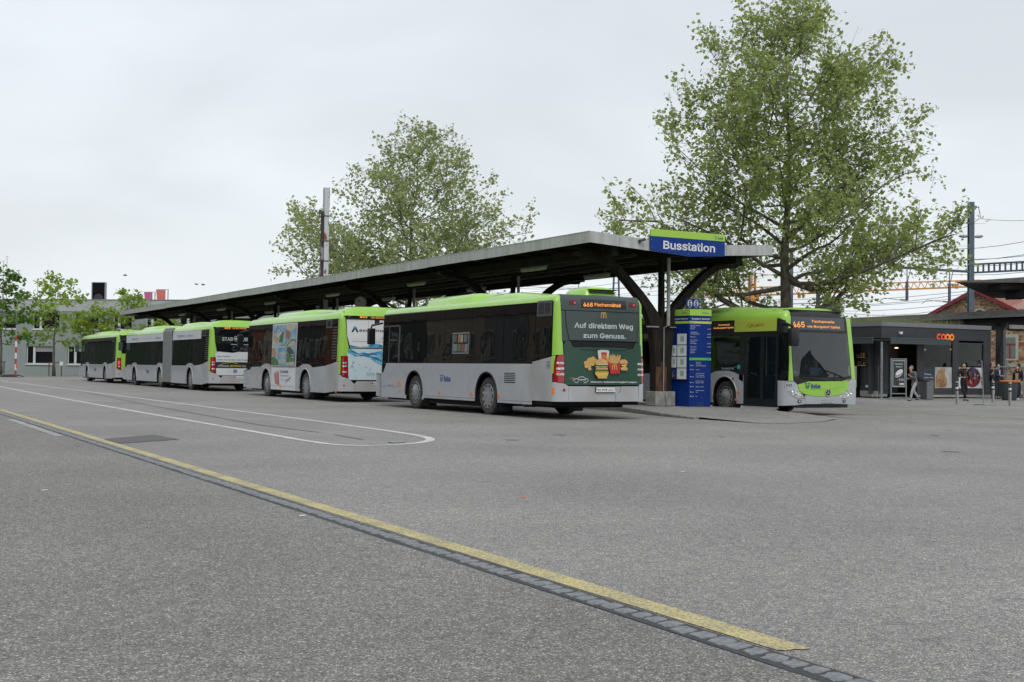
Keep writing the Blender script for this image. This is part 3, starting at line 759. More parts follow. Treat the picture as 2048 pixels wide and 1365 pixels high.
sheet('road', [(-40, -60), (3.335, -60), (3.335, 100), (-40, 100)], aspB, .004)
sheet('bitumen_joint', [(3.34+.012*math.sin(i*1.3), -8+i*1.2) for i in range(60)]+[(3.524+.006*math.sin(i*1.7), -8+i*1.2) for i in reversed(range(60))], aspD, .004)
yel = worn_paint('worn_yellow_paint', (0.60, 0.51, 0.22), (0.22, 0.205, 0.16), 60, .45, .14)
whi = worn_paint('worn_white_paint', (0.62, 0.61, 0.58), (0.17, 0.165, 0.155), 50, .40, .12)
sheet('yellow_line', [(3.542, 3.985), (3.58, 3.955), (3.62, 3.965), (3.66, 3.94), (3.70, 3.945), (3.71, 12), (3.74, 30), (3.83, 60), (3.69, 60), (3.60, 30), (3.555, 12)], yel, .004)
sheet('grey_line', [(3.16, 20.6), (3.30, 20.6), (3.32, 27), (3.16, 27)], worn_paint('faded_white_paint', (.46, .45, .43), (.20, .195, .185), 50, .47, .12), .008)
# white lane island outline
loop = [(9.45, 95), (9.40, 82), (9.22, 41), (9.15, 26), (9.02, 20.6), (8.88, 18.9), (8.62, 18.05), (8.15, 17.4), (7.55, 17.05), (6.95, 16.95), (6.62, 17.35), (6.55, 18.6), (6.60, 21.5), (6.60, 32), (6.75, 46), (7.1, 64), (7.5, 95)]
def smoothed(pts, it=2):
    for _ in range(it):
        q = [pts[0]]
        for a, b in zip(pts, pts[1:]): q += [(a[0]*.75+b[0]*.25, a[1]*.75+b[1]*.25), (a[0]*.25+b[0]*.75, a[1]*.25+b[1]*.75)]
        pts = q+[pts[-1]]
    return pts
Vs, Fs = stroke(smoothed(loop), .15)
P = MB(); P.add([(v[0], v[1], .005) for v in Vs], [tuple(reversed(f)) for f in Fs], whi); struct(P.build('white_lane_line'))
Vs, Fs = stroke([(9.9, 66), (7.9, 35), (7.42, 23.4), (7.60, 20.6)], .035); P = MB(); P.add([(v[0], v[1], .005) for v in Vs], Fs, aspD); struct(P.build('tar_joint'))
Vs, Fs = stroke([(7.62, 19.9), (7.52, 18.3)], .03); P = MB(); P.add([(v[0], v[1], .005) for v in Vs], Fs, aspD); struct(P.build('tar_joint'))
sheet('asphalt_patch', [(3.72, 19.75), (4.72, 20.7), (4.80, 19.3), (3.74, 18.6)], mat('patch_asphalt', (.115, .11, .112), .85, var=.25, vscale=50, bump=.3, bscale=90), .006)
sheet('yellow_line_by_shop', [(30.4, 31.6), (30.55, 31.6), (29.9, 28.4), (29.35, 25.2), (29.35, 18), (29.2, 18), (29.2, 25.2), (29.7, 28.4)], yel, .006)
Vs, Fs = stroke([(25.4, 27.4), (24.3, 24.9), (22.6, 20.6)], .05); P = MB(); P.add([(v[0], v[1], zg(v[0])+.005) for v in Vs], Fs, aspD); struct(P.build('tar_joint'))
Vs, Fs = stroke([(24, 40), (24.6, 30), (27.5, 23.5), (33, 20), (40, 18.5)], .03); P = MB(); P.add([(v[0], v[1], zg(v[0])+.005) for v in Vs], Fs, aspD); struct(P.build('tar_joint'))
# two small steel covers inside the white loop
P = MB(); P.box((7.62, 17.42, .004), (7.86, 17.58, .02), galv, .003); tag(P.build('utility_cover'), 'small steel cover flush in the tarmac at the round end of the white line', 'cover')
# tyre tracks and oil drips where the buses swing out
oilm = mat('oil_stain', (.13, .128, .124), .75, col2=(.20, .197, .19), vscale=9)
rq = random.Random(77)
for i in range(15):
    cx, cy = rq.choice(((15.8, 34), (16, 21), (12, 16), (24, 22), (15.8, 50), (20, 14))); cx += rq.gauss(0, 1.6); cy += rq.gauss(0, 4); r = rq.uniform(.05, .16)
    sheet('oil_stain', [(cx+r*rq.uniform(.6, 1.1)*math.cos(a), cy+r*1.3*rq.uniform(.6, 1.1)*math.sin(a)) for a in np.linspace(0, 2*PI, 11, endpoint=False)], oilm, .006)
for pts in ([(27, 24), (25, 18), (20, 13.5)],):
    Vs, Fs = stroke(smoothed(pts, 1), .022); Vs = [(v[0]+rq.uniform(-.012, .012), v[1]) for v in Vs]
    P = MB(); P.add([(v[0], v[1], zg(v[0])+.0065) for v in Vs], Fs, mat('crack_dark', (.075, .073, .07), .9, col2=(.16, .157, .15), vscale=3)); struct(P.build('hairline_crack'))
# small litter: an orange scrap and pale flecks
for i, (px, py, c) in enumerate(((1047, 995, (.6, .12, .05)), (604, 1032, (.7, .7, .7)), (88, 981, (.7, .7, .68)), (1365, 944, (.55, .54, .5)))):
    d = cR*((px-1024)/FPX)+cU*((682.5-py)/FPX)+cF; t = -(CAM_H-.006)/d.z; q = Vector((0, 0, CAM_H))+d*t
    P = MB(); P.add([(-.03, -.01, 0), (.02, -.02, .004), (.035, .01, .008), (-.01, .022, .003)], [(0, 1, 2, 3)], mat('litter%d' % i, c, .7))
    P.build('litter_scrap', loc=q)
    tag(COL.objects[-1], ['orange paper scrap lying on the open tarmac', 'pale scrap on the road left of the yellow line', 'white fleck on the road at far left', 'pale fleck on tarmac right of the yellow line'][i], 'litter')
# ---- row of granite setts along the joint
strip = struct(bpy.data.objects.new('sett_row', None)); COL.objects.link(strip)
settm = mat('granite_sett', (.15, .158, .165), .8, col2=(.25, .26, .272), vscale=35, bump=.35, bscale=70)
rnd = random.Random(3); protos = []
for k in range(14):
    w, h = .058, .049; n_ = 10; sk_ = rnd.uniform(.1, .3)
    base_ = [(-1, -1), (-.3, -1), (.4, -1), (1, -1), (1, 0), (1, 1), (.3, 1), (-.4, 1), (-1, 1), (-1, 0)]
    ring = [((x+rnd.uniform(-.16, .16))*w, (y*(1 if abs(x) < .9 else .82)+rnd.uniform(-.24, .24))*h+x*w*sk_) for x, y in base_]
    Vv = [(x, y, 0) for x, y in ring]+[(x*.98, y*.98, .0030) for x, y in ring]+[(x*.90, y*.88, .0046) for x, y in ring]+[(0, 0, .005)]
    Ff = [(i, (i+1) % n_, n_+(i+1) % n_, n_+i) for i in range(n_)]+[(n_+i, n_+(i+1) % n_, 2*n_+(i+1) % n_, 2*n_+i) for i in range(n_)]+[(2*n_+i, 2*n_+(i+1) % n_, 3*n_) for i in range(n_)]
    me = bpy.data.meshes.new('sett'); me.from_pydata(Vv, [], Ff); me.materials.append(settm); me.polygons.foreach_set('use_smooth', [True]*len(me.polygons)); protos.append(me)
s_ = 3.05; k = 0
while k < 292:
    st = rnd.uniform(.108, .135)*(1 if s_ < 25 else 1.35)
    o = bpy.data.objects.new('sett', rnd.choice(protos)); COL.objects.link(o); o.parent = strip
    o.location = (3.437+rnd.uniform(-.012, .012), s_, .0042); o.rotation_euler = (0, 0, rnd.choice((0, PI))+rnd.uniform(-.06, .06)); f = st/.122; o.scale = (rnd.uniform(.85, 1.02), f*rnd.uniform(.98, 1.12), 1)
    s_ += st; k += 1

# ------------------------------------------------------------------ the island with its kerb
IZ = .13
isl = [(19.9, 92), (19.9, 30.2), (19.75, 28.8), (19.2, 27.0), (18.75, 25.4), (18.45, 23.6), (18.45, 21.35), (19.2, 21.2), (20.6, 21.6), (22.0, 22.6), (22.8, 24.6), (23.0, 27.0), (23.0, 92)]
zk = lambda x, y: (IZ if y > 27.5 else max(.006, IZ*(y-21.2)/6.3)) + min(0, zg(x))*0
P = MB(); n = len(isl)
inner = [(20.4, 92), (20.4, 30.2), (20.3, 28.8), (19.9, 27.0), (19.4, 25.4), (19.0, 23.6), (18.9, 21.9), (19.3, 21.7), (20.4, 22.1), (21.6, 23.0), (22.3, 24.7), (22.5, 27.0), (22.5, 92)]
P.add([(x, y, zk(x, y)) for x, y in isl], tri2d(isl), aspA)
o = P.build('island_surface'); struct(o)
if o.data.polygons[0].normal.z < 0: o.data.flip_normals()
kerb = thing('kerb', 'pale stone kerb round the bus island under the timber canopy', 'kerb'); kerb['kind'] = 'structure'
ksm = mat('kerb_stone', (.24, .235, .22), .85, var=.15, vscale=5, bump=.3, bscale=50)
path = isl[:6]; full = []
for (a, b) in zip(path, path[1:]):
    Ls = math.dist(a, b); m_n = max(1, round(Ls/1.0))
    for i in range(m_n): full.append(((a[0]+(b[0]-a[0])*i/m_n, a[1]+(b[1]-a[1])*i/m_n), (a[0]+(b[0]-a[0])*(i+1)/m_n, a[1]+(b[1]-a[1])*(i+1)/m_n)))
for a, b in full:
    d = Vector((b[0]-a[0], b[1]-a[1], 0)); l_ = d.length; d.normalize(); nn = Vector((-d.y, d.x, 0)); nn = nn if nn.x < 0 else -nn
    a3 = Vector((*a, 0))+d*.004; b3 = Vector((*b, 0))-d*.004; za, zb_ = zk(*a), zk(*b)
    V = []
    for p, z in ((a3, za), (b3, zb_)):
        V += [p+nn*.0+Vector((0, 0, -.02)), p+nn*.13+Vector((0, 0, -.02)), p+nn*.13+Vector((0, 0, z-.02+.003)), p+nn*.11+Vector((0, 0, z+.003)), p+Vector((0, 0, z+.003))]
    P = MB(); P.add(V, [(0, 1, 2, 3, 4), (9, 8, 7, 6, 5)]+[(i, (i+1) % 5, (i+1) % 5+5, i+5) for i in range(5)], ksm); P.build('kerbstone', kerb)

# ------------------------------------------------------------------ the timber canopy
CX, E0, E1, S0, S1 = 21.385, 18.11, 24.66, 28.05, 90.7
can = thing('bus_station_canopy', 'long black timber butterfly canopy with pale zinc fascia over the bus island', 'canopy', (CX, S0, IZ))
PO = lambda P, name, **k: P.build(name, can, **k)
def cloc(v): return (v[0]-CX, v[1]-S0, v[2]-IZ)
class CB(MB):
    def build(s, name, parent=can, **k):
        s.v = [cloc(v) for v in s.v]; return MB.build(s, name, parent, **k)
zroof = lambda x: 4.80+.20*abs(x-CX)/(E1-CX)
# deck boards run along the canopy: each board a part
NB = 22
for i in range(NB):
    x0 = E0+.03+(E1-E0-.06)*i/NB; x1 = E0+.03+(E1-E0-.06)*(i+1)/NB-.008
    P = CB(); zz0, zz1 = zroof(x0)-.08, zroof(x1)-.08
    P.add([(x0, S0+.03, zz0), (x1, S0+.03, zz1), (x1, S1-.03, zz1), (x0, S1-.03, zz0), (x0, S0+.03, zz0+.03), (x1, S0+.03, zz1+.03), (x1, S1-.03, zz1+.03), (x0, S1-.03, zz0+.03)],
          [(3, 2, 1, 0), (4, 5, 6, 7), (0, 1, 5, 4), (1, 2, 6, 5), (2, 3, 7, 6), (3, 0, 4, 7)], woodd); P.build('roof_board')
for a, b in ((E0, CX), (CX, E1)):
    P = CB(); P.add([(a, S0, zroof(a)-.045), (b, S0, zroof(b)-.045), (b, S1, zroof(b)-.045), (a, S1, zroof(a)-.045), (a, S0, zroof(a)-.01), (b, S0, zroof(b)-.01), (b, S1, zroof(b)-.01), (a, S1, zroof(a)-.01)],
          [(3, 2, 1, 0), (4, 5, 6, 7), (0, 1, 5, 4), (1, 2, 6, 5), (2, 3, 7, 6), (3, 0, 4, 7)], zinc); P.build('roof_sheet')
# fascia
NF = 18
for side, x in ((-1, E0), (1, E1)):
    for i in range(NF):
        y0 = S0+(S1-S0)*i/NF; y1 = S0+(S1-S0)*(i+1)/NF-.014
        j = random.uniform(-.012, .012); P = CB()
        P.box((x-.012+j*.4, y0+.002, 4.685+j), (x+.012+j*.4, y1, 5.0+j*.5), zinc)
        P.box((x-.02+j*.4, y0+.002, 4.985+j*.5), (x+.02+j*.4, y1, 5.006+j*.5), zinc)
        P.build('fascia_panel')
for yy, lb in ((S0, 0), (S1, 1)):
    for a, b in ((E0+.014, CX-2.3), (CX-2.29, CX-.005), (CX+.005, CX+1.5), (CX+1.51, E1-.014)):
        P = CB(); t0, t1 = zroof(a), zroof(b)
        P.add([(a, yy-.012, t0-.315), (b, yy-.012, t1-.315), (b, yy+.012, t1-.315), (a, yy+.012, t0-.315), (a, yy-.012, t0), (b, yy-.012, t1), (b, yy+.012, t1), (a, yy+.012, t0)],
              [(3, 2, 1, 0), (4, 5, 6, 7), (0, 1, 5, 4), (1, 2, 6, 5), (2, 3, 7, 6), (3, 0, 4, 7)], zinc); P.build('fascia_panel')
# purlins across, beams along
y = S0+.35; k = 0
while y < S1-.2:
    for sg in (-1, 1):
        P = CB(); xa, xb = CX+sg*.08, CX+sg*(E1-CX-.06)
        P.bar((xa, y, zroof(xa)-.155), (xb, y, zroof(xb)-.155), .09, .14, woodd); P.build('purlin')
    y += 1.5; k += 1
for x in (19.15, 23.62):
    for i in range(7):
        y0 = 28.6+9*i if i else 28.35; y1 = 28.6+9*(i+1)-.01 if i < 6 else S1-.4
        P = CB(); P.box((x-.11, y0, 4.40), (x+.11, y1, 4.655), woodd); P.build('beam')
for x, m_ in ((20.45, woodg), (22.35, woodg)):
    P = CB(); P.box((x-.06, S0+1.2, 4.50), (x+.06, S1-1, 4.585), m_); P.build('cable_board')
P = CB(); P.box((CX-.1, S0+.3, 4.50), (CX+.1, S1-.3, 4.70), woodd); P.build('ridge_beam')
armL = [(21.10, .55), (21.09, 1.6), (21.02, 2.2), (20.90, 2.6), (20.72, 2.97), (20.45, 3.33), (20.17, 3.61), (19.90, 3.87), (19.60, 4.10), (19.28, 4.26), (18.95, 4.33), (18.62, 4.34), (18.58, 4.42), (18.40, 4.43), (18.40, 4.54), (19.0, 4.56), (19.45, 4.42), (19.9, 4.13), (20.27, 3.81), (20.66, 3.45), (20.98, 3.11), (21.20, 2.85), (21.36, 2.62), (21.36, .55)]
for i in range(7):
    y = 29.2+9*i
    for sg in (-1, 1):
        poly = [((x if sg < 0 else 2*CX-x), z) for x, z in armL]
        P = CB(); P.prism(poly, (0, y-.14, 0), (1, 0, 0), (0, 0, 1), (0, .28, 0), woodd); P.build('curved_arm')
    P = CB(); P.box((CX-.055, y-.09, 2.5), (CX+.055, y+.09, 4.58), woodd); P.build('post')
    P = CB(); P.box((CX-.285, y-.17, .13), (CX+.10, y-.142, 1.28), woodr); P.box((CX-.10, y-.168, 1.28), (CX+.04, y-.142, 1.42), woodr); P.build('facing_board')
    P = CB(); P.box((CX-.36, y-.26, IZ), (CX+.36, y+.26, .56), concrete, .02); P.build('concrete_base')
    P = CB(); P.tube([(CX+.10, y-.22, 4.62), (CX+.10, y-.22, 4.4), (CX+.12, y-.20, 2.5)], .055, mat('pale_pipe', (.34, .35, .32), .5, var=.15), 12); P.build('downpipe', smooth='auto')
    P = CB(); P.tube([(CX+.06, y-.21, 2.48), (CX-.04, y-.21, 2.45), (CX-.04, y-.21, .6), (CX+.0, y-.28, .45), (CX+.03, y-.30, .14)], .018, galv, 8); P.build('cable_conduit', smooth='auto')
    for sg in (-1, 1):
        P = CB(); P.box((CX+sg*.42-.22, y-.19, 2.44), (CX+sg*.42+.22, y-.15, 2.475), galv); P.build('steel_strap')
# tube lamps
lamp0 = None
def tube_lamp(label, loc, grp):
    global lamp0
    if lamp0 is None:
        t = thing('tube_lamp', label, 'lamp', loc, 0, grp)
        P = MB(); P.box((-.07, -.78, .0), (.07, .78, .05), mat('lamp_tray', (.30, .31, .24), .6, var=.2), .01); P.build('lamp_tray', t)
        P = MB(); P.lathe([(.02, -.76), (.06, -.74), (.065, 0), (.06, .74), (.02, .76)], (0, 0, -.035), (0, 1, 0), mat('diffuser_greenish', (.44, .52, .34), .35, var=.15, vscale=9), 12, True); P.build('diffuser', t, smooth='auto')
        P = MB(); P.box((-.01, -.5, .05), (.01, -.48, .14), galv); P.box((-.01, .48, .05), (.01, .5, .14), galv); P.build('hanger', t)
        lamp0 = t; return t
    t = lamp0.copy(); COL.objects.link(t); t.location = loc; t['label'] = label
    for ch in lamp0.children:
        c = ch.copy(); COL.objects.link(c); c.parent = t
    return t
ordn = ['nearest', 'second', 'third', 'fourth', 'fifth', 'sixth', 'farthest']
for i in range(7):
    if 33.6+9*i < S1-1:
        tube_lamp('greenish tube lamp under the road side of the timber canopy, %s of its row' % ordn[i], (19.62, 33.7+9*i, 4.42), 'tube lamps under the canopy')
        tube_lamp('greenish tube lamp under the shop side of the timber canopy, %s of its row' % ordn[i], (22.9, 35.0+9*i, 4.42), 'tube lamps under the canopy')
# Busstation sign over the valley of the roof edge
t = thing('station_sign', 'blue and lime sign reading Busstation on the canopy roof edge', 'sign', (20.10, S0-.05, 4.55))
P = MB(); w = 22.766-20.10
P.add([(0, -.03, .03), (w*.50, -.03, -.085), (w, -.03, -.005), (w, -.03, .625), (0, -.03, .61), (0, .02, .03), (w*.50, .02, -.085), (w, .02, -.005), (w, .02, .625), (0, .02, .61)],
      [(4, 3, 2, 1, 0), (5, 6, 7, 8, 9), (0, 1, 6, 5), (1, 2, 7, 6), (2, 3, 8, 7), (3, 4, 9, 8), (4, 0, 5, 9)], mat('sign_blue', (.002, .035, .23), .4, spec=.3))
P.build('board', t)
P = MB(); P.box((-.003, -.034, .43), (w+.003, -.006, .632), limep); P.build('lime_band', t)
P = MB(); V2, F2 = text2d('Busstation', .30, .018, 0, width=1.86); P.flat(V2, F2, (.44, -.0335, .095), (1, 0, 0), (0, 0, 1), white); 
V2, F2 = text2d('Busstation', .245, .0, 0, width=1.82); P.build('lettering', t, fix=False)
P = MB()
for sh in bls_logo(2.27, .48, .085): P.flat(sh[0], sh[1], (0, -.0355, 0), (1, 0, 0), (0, 0, 1), bluep)
P.build('logo', t, fix=False)
P = MB()
for x, z in ((.03, .33), (.03, .12), (w-.03, .33), (w-.03, .12), (w*.5, .0), (w*.25, .05), (w*.75, .03)): P.lathe([(.012, 0), (.010, .008), (.001, .01)], (x, -.031, z), (0, -1, 0), galv, 8)
P.build('bolt', t)
# little camera on the fascia
t = thing('spotlight', 'small grey spotlight fixed to the front zinc fascia left of the blue sign', 'spotlight', (19.75, S0-.03, 4.80))
P = MB(); P.box((-.03, -.03, -.05), (.03, .01, .05), dgrey); P.build('bracket', t)
P = MB(); P.tube([(-.02, -.05, .02), (.12, -.12, .07)], .035, dgrey, 10, r2=.045); P.build('lamp_head', t, smooth='auto')
# station clock under the roof
t = thing('station_clock', 'round white station clock hanging under the timber canopy', 'clock', (21.3, 52.5, 4.16), math.radians(-25))
P = MB(); P.lathe([(.001, .06), (.27, .06), (.30, .04), (.30, -.04), (.27, -.06), (.001, -.06)], (0, 0, 0), (0, 1, 0), dgrey, 28); P.build('case', t, smooth='auto')
P = MB(); P.lathe([(.262, 0), (.001, 0)], (0, -.064, 0), (0, -1, 0), mat('clock_face', (.6, .6, .55), .5), 28); P.build('dial', t)
P = MB()
for k in range(12):
    a = PI*k/6; P.bar((.20*math.sin(a), -.067, .20*math.cos(a)), (.245*math.sin(a), -.067, .245*math.cos(a)), .004, .018, blackprint)
P.bar((0, -.069, 0), (-.10, -.069, .13), .004, .022, blackprint); P.bar((0, -.071, 0), (-.19, -.071, .06), .004, .016, blackprint); P.build('hands', t)
P = MB(); P.tube([(0, 0, .30), (0, 0, .52)], .02, dgrey, 8); P.build('hanger', t)
# rusty white mast through the roof
t = thing('steel_mast', 'tall white box mast with rust stains rising through the canopy roof', 'mast', (21.3, 57.4, 0))
mastm = mat('rusty_white_paint', (.50, .52, .53), .6, col2=(.20, .075, .035), vscale=2.3, thr=(.57, .63), stretch=(1.5, 1.5, .9))
P = MB(); P.box((-.06, -.14, .13), (.19, .14, 10.1), mastm, .01); P.box((.185, -.145, 9.1), (.20, .145, 10.12), galv); P.build('mast_column', t)
P = MB(); P.box((-.17, -.10, .13), (-.065, .10, 8.9), mat('rust_dark', (.05, .035, .03), .8, col2=(.30, .30, .30), vscale=1.2, thr=(.55, .6))); P.build('cable_duct', t)
P = MB()
for z in (5.6, 6.4, 7.4, 8.65): P.box((-.19, -.16, z), (.21, .16, z+.05), dgrey)
P.box((-.30, -.1, 8.75), (-.18, .1, 8.95), dgrey); P.build('strap', t)

# ------------------------------------------------------------------ information pillar, bin
pil = thing('information_pillar', 'tall blue two-sided departures pillar with lime top and white stop list', 'pillar', (0, 0, 0))
zt = 2.98; zb_ = IZ
A = Vector((21.35, 28.80, 0)); B = Vector((21.50, 28.05, 0)); C_ = Vector((22.22, 27.95, 0))
A = at(1344, 700, 36.1); A.z = 0; B = at(1378.6, 700, 35.55); B.z = 0; C_ = at(1422, 700, 35.8); C_.z = 0
mid = (A+C_)/2; back = mid + (mid-B).normalized()*.35
def face(o, a, b):
    ux = (b-a).normalized(); return ux, (b-a).length
P = MB(); pts = [A, B, C_, back]; nn = 4
P.add([(p.x, p.y, zb_) for p in pts]+[(p.x, p.y, zt) for p in pts], [(3, 2, 1, 0), (4, 5, 6, 7)]+[(i, (i+1) % 4, (i+1) % 4+4, i+4) for i in range(4)], blue); P.build('casing', pil)
uL, wL = face(None, A, B); uR, wR = face(None, B, C_); UZ = Vector((0, 0, 1))
nL = uL.cross(UZ); nR = uR.cross(UZ)
def slab(name, o, u, n_, x0, x1, z0, z1, m, t0=.001, t1=.012, parent=pil, label=None):
    P = MB(); V = []
    for d in (t0, t1): V += [o+u*x0+n_*d+UZ*z0, o+u*x1+n_*d+UZ*z0, o+u*x1+n_*d+UZ*z1, o+u*x0+n_*d+UZ*z1]
    P.add(V, [(3, 2, 1, 0), (4, 5, 6, 7), (0, 1, 5, 4), (1, 2, 6, 5), (2, 3, 7, 6), (3, 0, 4, 7)], m); q = P.build(name, parent)
    if label: q['label'] = label
    return q
slab('lime_header', A, uL, nL, 0, wL-.004, 2.80, 2.985, limep); slab('lime_header', B, uR, nR, .004, wR, 2.80, 2.985, limep)
slab('yellow_band', A, uL, nL, 0, wL-.004, 2.565, 2.635, yelp); slab('yellow_band', B, uR, nR, .004, wR, 2.565, 2.635, yelp)
slab('green_band', B, uR, nR, .0, wR, 1.49, 1.56, mat('mid_green', (.10, .50, .05), .4))
slab('timetable_case', A, uL, nL, -.02, wL-.03, .90, 2.33, mat('case_blue', (.006, .02, .15), .2, coat=.6), .001, .05)
pg = MB(); 
def page(P, x0, x1, z0, z1, kind):
    o = A+nL*.0525
    P.flat(*polym([(x0, z0), (x1, z0), (x1, z1), (x0, z1)]), o, uL, UZ, white if kind else navy)
    w_ = x1-x0; h_ = z1-z0
    if kind:
        o2 = A+nL*.0537
        for a, b, m_ in ((.34, .52, mat('pale_green_print', (.30, .52, .22), .5)), (.52, .72, mat('pale_blue_print', (.25, .36, .60), .5))):
            P.flat(*polym([(x0+w_*a, z0+h_*.28), (x0+w_*b, z0+h_*.28), (x0+w_*b, z0+h_*.78), (x0+w_*a, z0+h_*.78)]), o2, uL, UZ, m_)
        P.flat(*polym([(x0+w_*.1, z0+h_*.88), (x0+w_*.85, z0+h_*.88), (x0+w_*.85, z0+h_*.92), (x0+w_*.1, z0+h_*.92)]), o2, uL, UZ, greyprint)
    else:
        o2 = A+nL*.0537
        for a, b, r, c in ((.3, .5, .12, (.5, .3, .1)), (.6, .35, .15, (.4, .05, .2)), (.5, .7, .12, (.1, .2, .5)), (.3, .25, .1, (.5, .5, .4))):
            P.flat(*polym(circle(x0+w_*a, z0+h_*b, w_*r, 8)), o2, uL, UZ, mat('poster%.2f' % c[0]+'%.2f' % c[2], c, .5))
cw = wL-.05
for i in range(4): page(pg, cw*.40, cw*.98, .93+.34*i, 1.245+.34*i, 1)
for i in (1, 2): page(pg, cw*.03, cw*.36, .93+.34*i, 1.245+.34*i, 1)
page(pg, cw*.03, cw*.36, .93, 1.245, 0)
pg.build('timetable_sheets', pil, fix=False)
T = MB()
def tx(P, o, u, n_, s, x, z, h, m, b=.008, width=None, al='L'):
    V2, F2 = text2d(s, h, b, 0, width, al); P.flat(V2, F2, o+n_*.0135, u, UZ, m) if False else P.flat([(v[0]+x, v[1]+z) for v in V2], F2, o+n_*.0135, u, UZ, m)
for (o, u, n_, w_, k) in ((A, uL, nL, wL, 'Kante B'), (B, uR, nR, wR, 'Kante A')):
    for sh in bls_logo(w_*.56, 2.86, .055): T.flat(sh[0], sh[1], o+n_*.0135, u, UZ, bluep)
    tx(T, o, u, n_, 'Burgdorf, Bahnhof', .05*w_/.5, 2.685, .062, white, .015, width=w_*.84)
    tx(T, o, u, n_, k, .03, 2.58, .038, bluep, .005)
tx(T, B, uR, nR, 'Kante B', wR-.03, 1.508, .04, bluep, .005, al='R')
def arrow(P, x, z, s, m, o=B, u=uR, n_=nR, k=1):
    P.flat(*polym([(x-k*.022*s, z-.006*s), (x+k*0, z-.006*s), (x+k*0, z-.016*s), (x+k*.024*s, z), (x, z+.016*s), (x, z+.006*s), (x-k*.022*s, z+.006*s)] if k > 0 else [(x+.022*s, z+.006*s), (x, z+.006*s), (x, z+.016*s), (x-.024*s, z), (x, z-.016*s), (x, z-.006*s), (x+.022*s, z-.006*s)]), o+n_*.0138, u, UZ, m)
rows = [(2.50, 'Kronenplatz (Oberstadt) -', ''), (2.45, 'Steinhof, Bhf.', ''), (2.40, '(Rundkurs)', '461'), (2.30, 'Alterspflegeheim -', ''), (2.25, 'Oberburg, Ziebelacker', '462'), (2.16, 'Gyrischachen', '463'), (2.07, 'Spital - Oberburg -', ''), (2.02, 'Tschamerie -', ''), (1.97, 'Hasle-Rüegsau', '465'), (1.87, 'Burgdorf, Spital', '467'), (1.80, 'Hasle-Rüegsau', ''), (1.75, 'Sumiswald', ''), (1.70, '(Moonliner)', 'M14')]
for z, a, b in rows:
    tx(T, B, uR, nR, a, .025, z, .028, white, .008)
    if b: tx(T, B, uR, nR, b, wR-.085, z, .03, white, .008, al='R'); arrow(T, wR-.045, z+.014, 1, white)
rows = [(1.42, 'Gymnasium -', ''), (1.37, 'Steinhof, Bhf. -', ''), (1.32, 'Burgdorf, Neumattstrasse', '461'), (1.20, 'Meiefeld', '463'), (1.09, 'Kirchberg-Alchenflüh,', ''), (1.04, 'Bhf. - Kruppengasse -', ''), (.99, 'Lyssach / Fraubrunnen', '465'), (.87, 'Kirchberg - Ersigen', ''), (.82, 'Koppigen - Wynigen', '466'), (.70, 'Kirchberg - Aefligen', '467'), (.59, 'Heimiswil - Kaltacker -', ''), (.54, 'Lueg', '468'), (.42, 'Bern', 'M14')]
for z, a, b in rows:
    tx(T, B, uR, nR, a, .22, z, .027, white, .008)
    if b: tx(T, B, uR, nR, b, .095, z, .03, white, .008); arrow(T, .05, z+.014, 1, white, k=-1)
arrow(T, wR-.05, 2.60, 1.2, bluep); arrow(T, .06, 1.525, 1.2, bluep, k=-1)
T.build('lettering', pil, fix=False)
# information cube sign on top of the pillar
t = thing('information_sign', 'small blue sign with two white letter i emblems above the departures pillar', 'sign', (0, 0, 0))
a_ = at(1372.5, 608, 35.75); b_ = at(1399.5, 608, 35.85); a_.z = 0; b_.z = 0; u = (b_-a_).normalized(); n_ = u.cross(UZ); w = (b_-a_).length
slab('panel', a_, u, n_, 0, w, 3.02, 3.30, blue, -.03, .0, t)
P = MB()
for cx in (w*.27, w*.73):
    P.flat(*polym(circle(cx, 3.16, .075, 20, .115)), a_+n_*.0025, u, UZ, greyprint)
    P.flat(*polym(circle(cx, 3.222, .030, 10)), a_+n_*.0045, u, UZ, blue)
    P.flat(*polym([(cx-.036, 3.18), (cx+.024, 3.18), (cx+.024, 3.10), (cx+.040, 3.10), (cx+.040, 3.065), (cx-.040, 3.065), (cx-.040, 3.10), (cx-.022, 3.10), (cx-.022, 3.15), (cx-.036, 3.15)]), a_+n_*.0045, u, UZ, blue)
P.build('emblem', t, fix=False)
slab('stem', a_, u, n_, w*.45, w*.55, 2.9, 3.03, blackp, -.06, -.02, t)
# grey litter bin behind the pillar
c = at(1335.5, 735, 36.3)
t = thing('litter_bin', 'slim grey litter bin between the timber post and the blue pillar', 'bin', (c.x, c.y, IZ))
P = MB(); P.lathe([(.13, .0), (.135, 1.02), (.125, 1.02), (.12, .1)], (0, 0, 0), (0, 0, 1), galv, 20); P.build('body', t, smooth='auto')
P = MB(); P.lathe([(.14, 1.12), (.145, 1.18), (.12, 1.22), (.001, 1.23)], (0, 0, 0), (0, 0, 1), galv, 20); P.build('lid', t, smooth='auto')
P = MB(); P.box((-.12, -.01, .98), (-.10, .01, 1.14), galv); P.box((.10, -.01, .98), (.12, .01, 1.14), galv); P.lathe([(.11, 1.0), (.11, 1.13)], (0, 0, 0), (0, 0, 1), under, 16); P.build('rim_posts', t)
P = MB(); P.add([(-.05, -.138, .62), (.0, -.14, .60), (.01, -.14, .76), (-.03, -.139, .78)], [(0, 1, 2, 3)], mat('yellow_sticker', (.6, .55, .05), .5)); P.add([(.01, -.14, .5), (.06, -.13, .52), (.05, -.13, .6), (.02, -.14, .58)], [(0, 1, 2, 3)], white); P.build('sticker', t, fix=False)
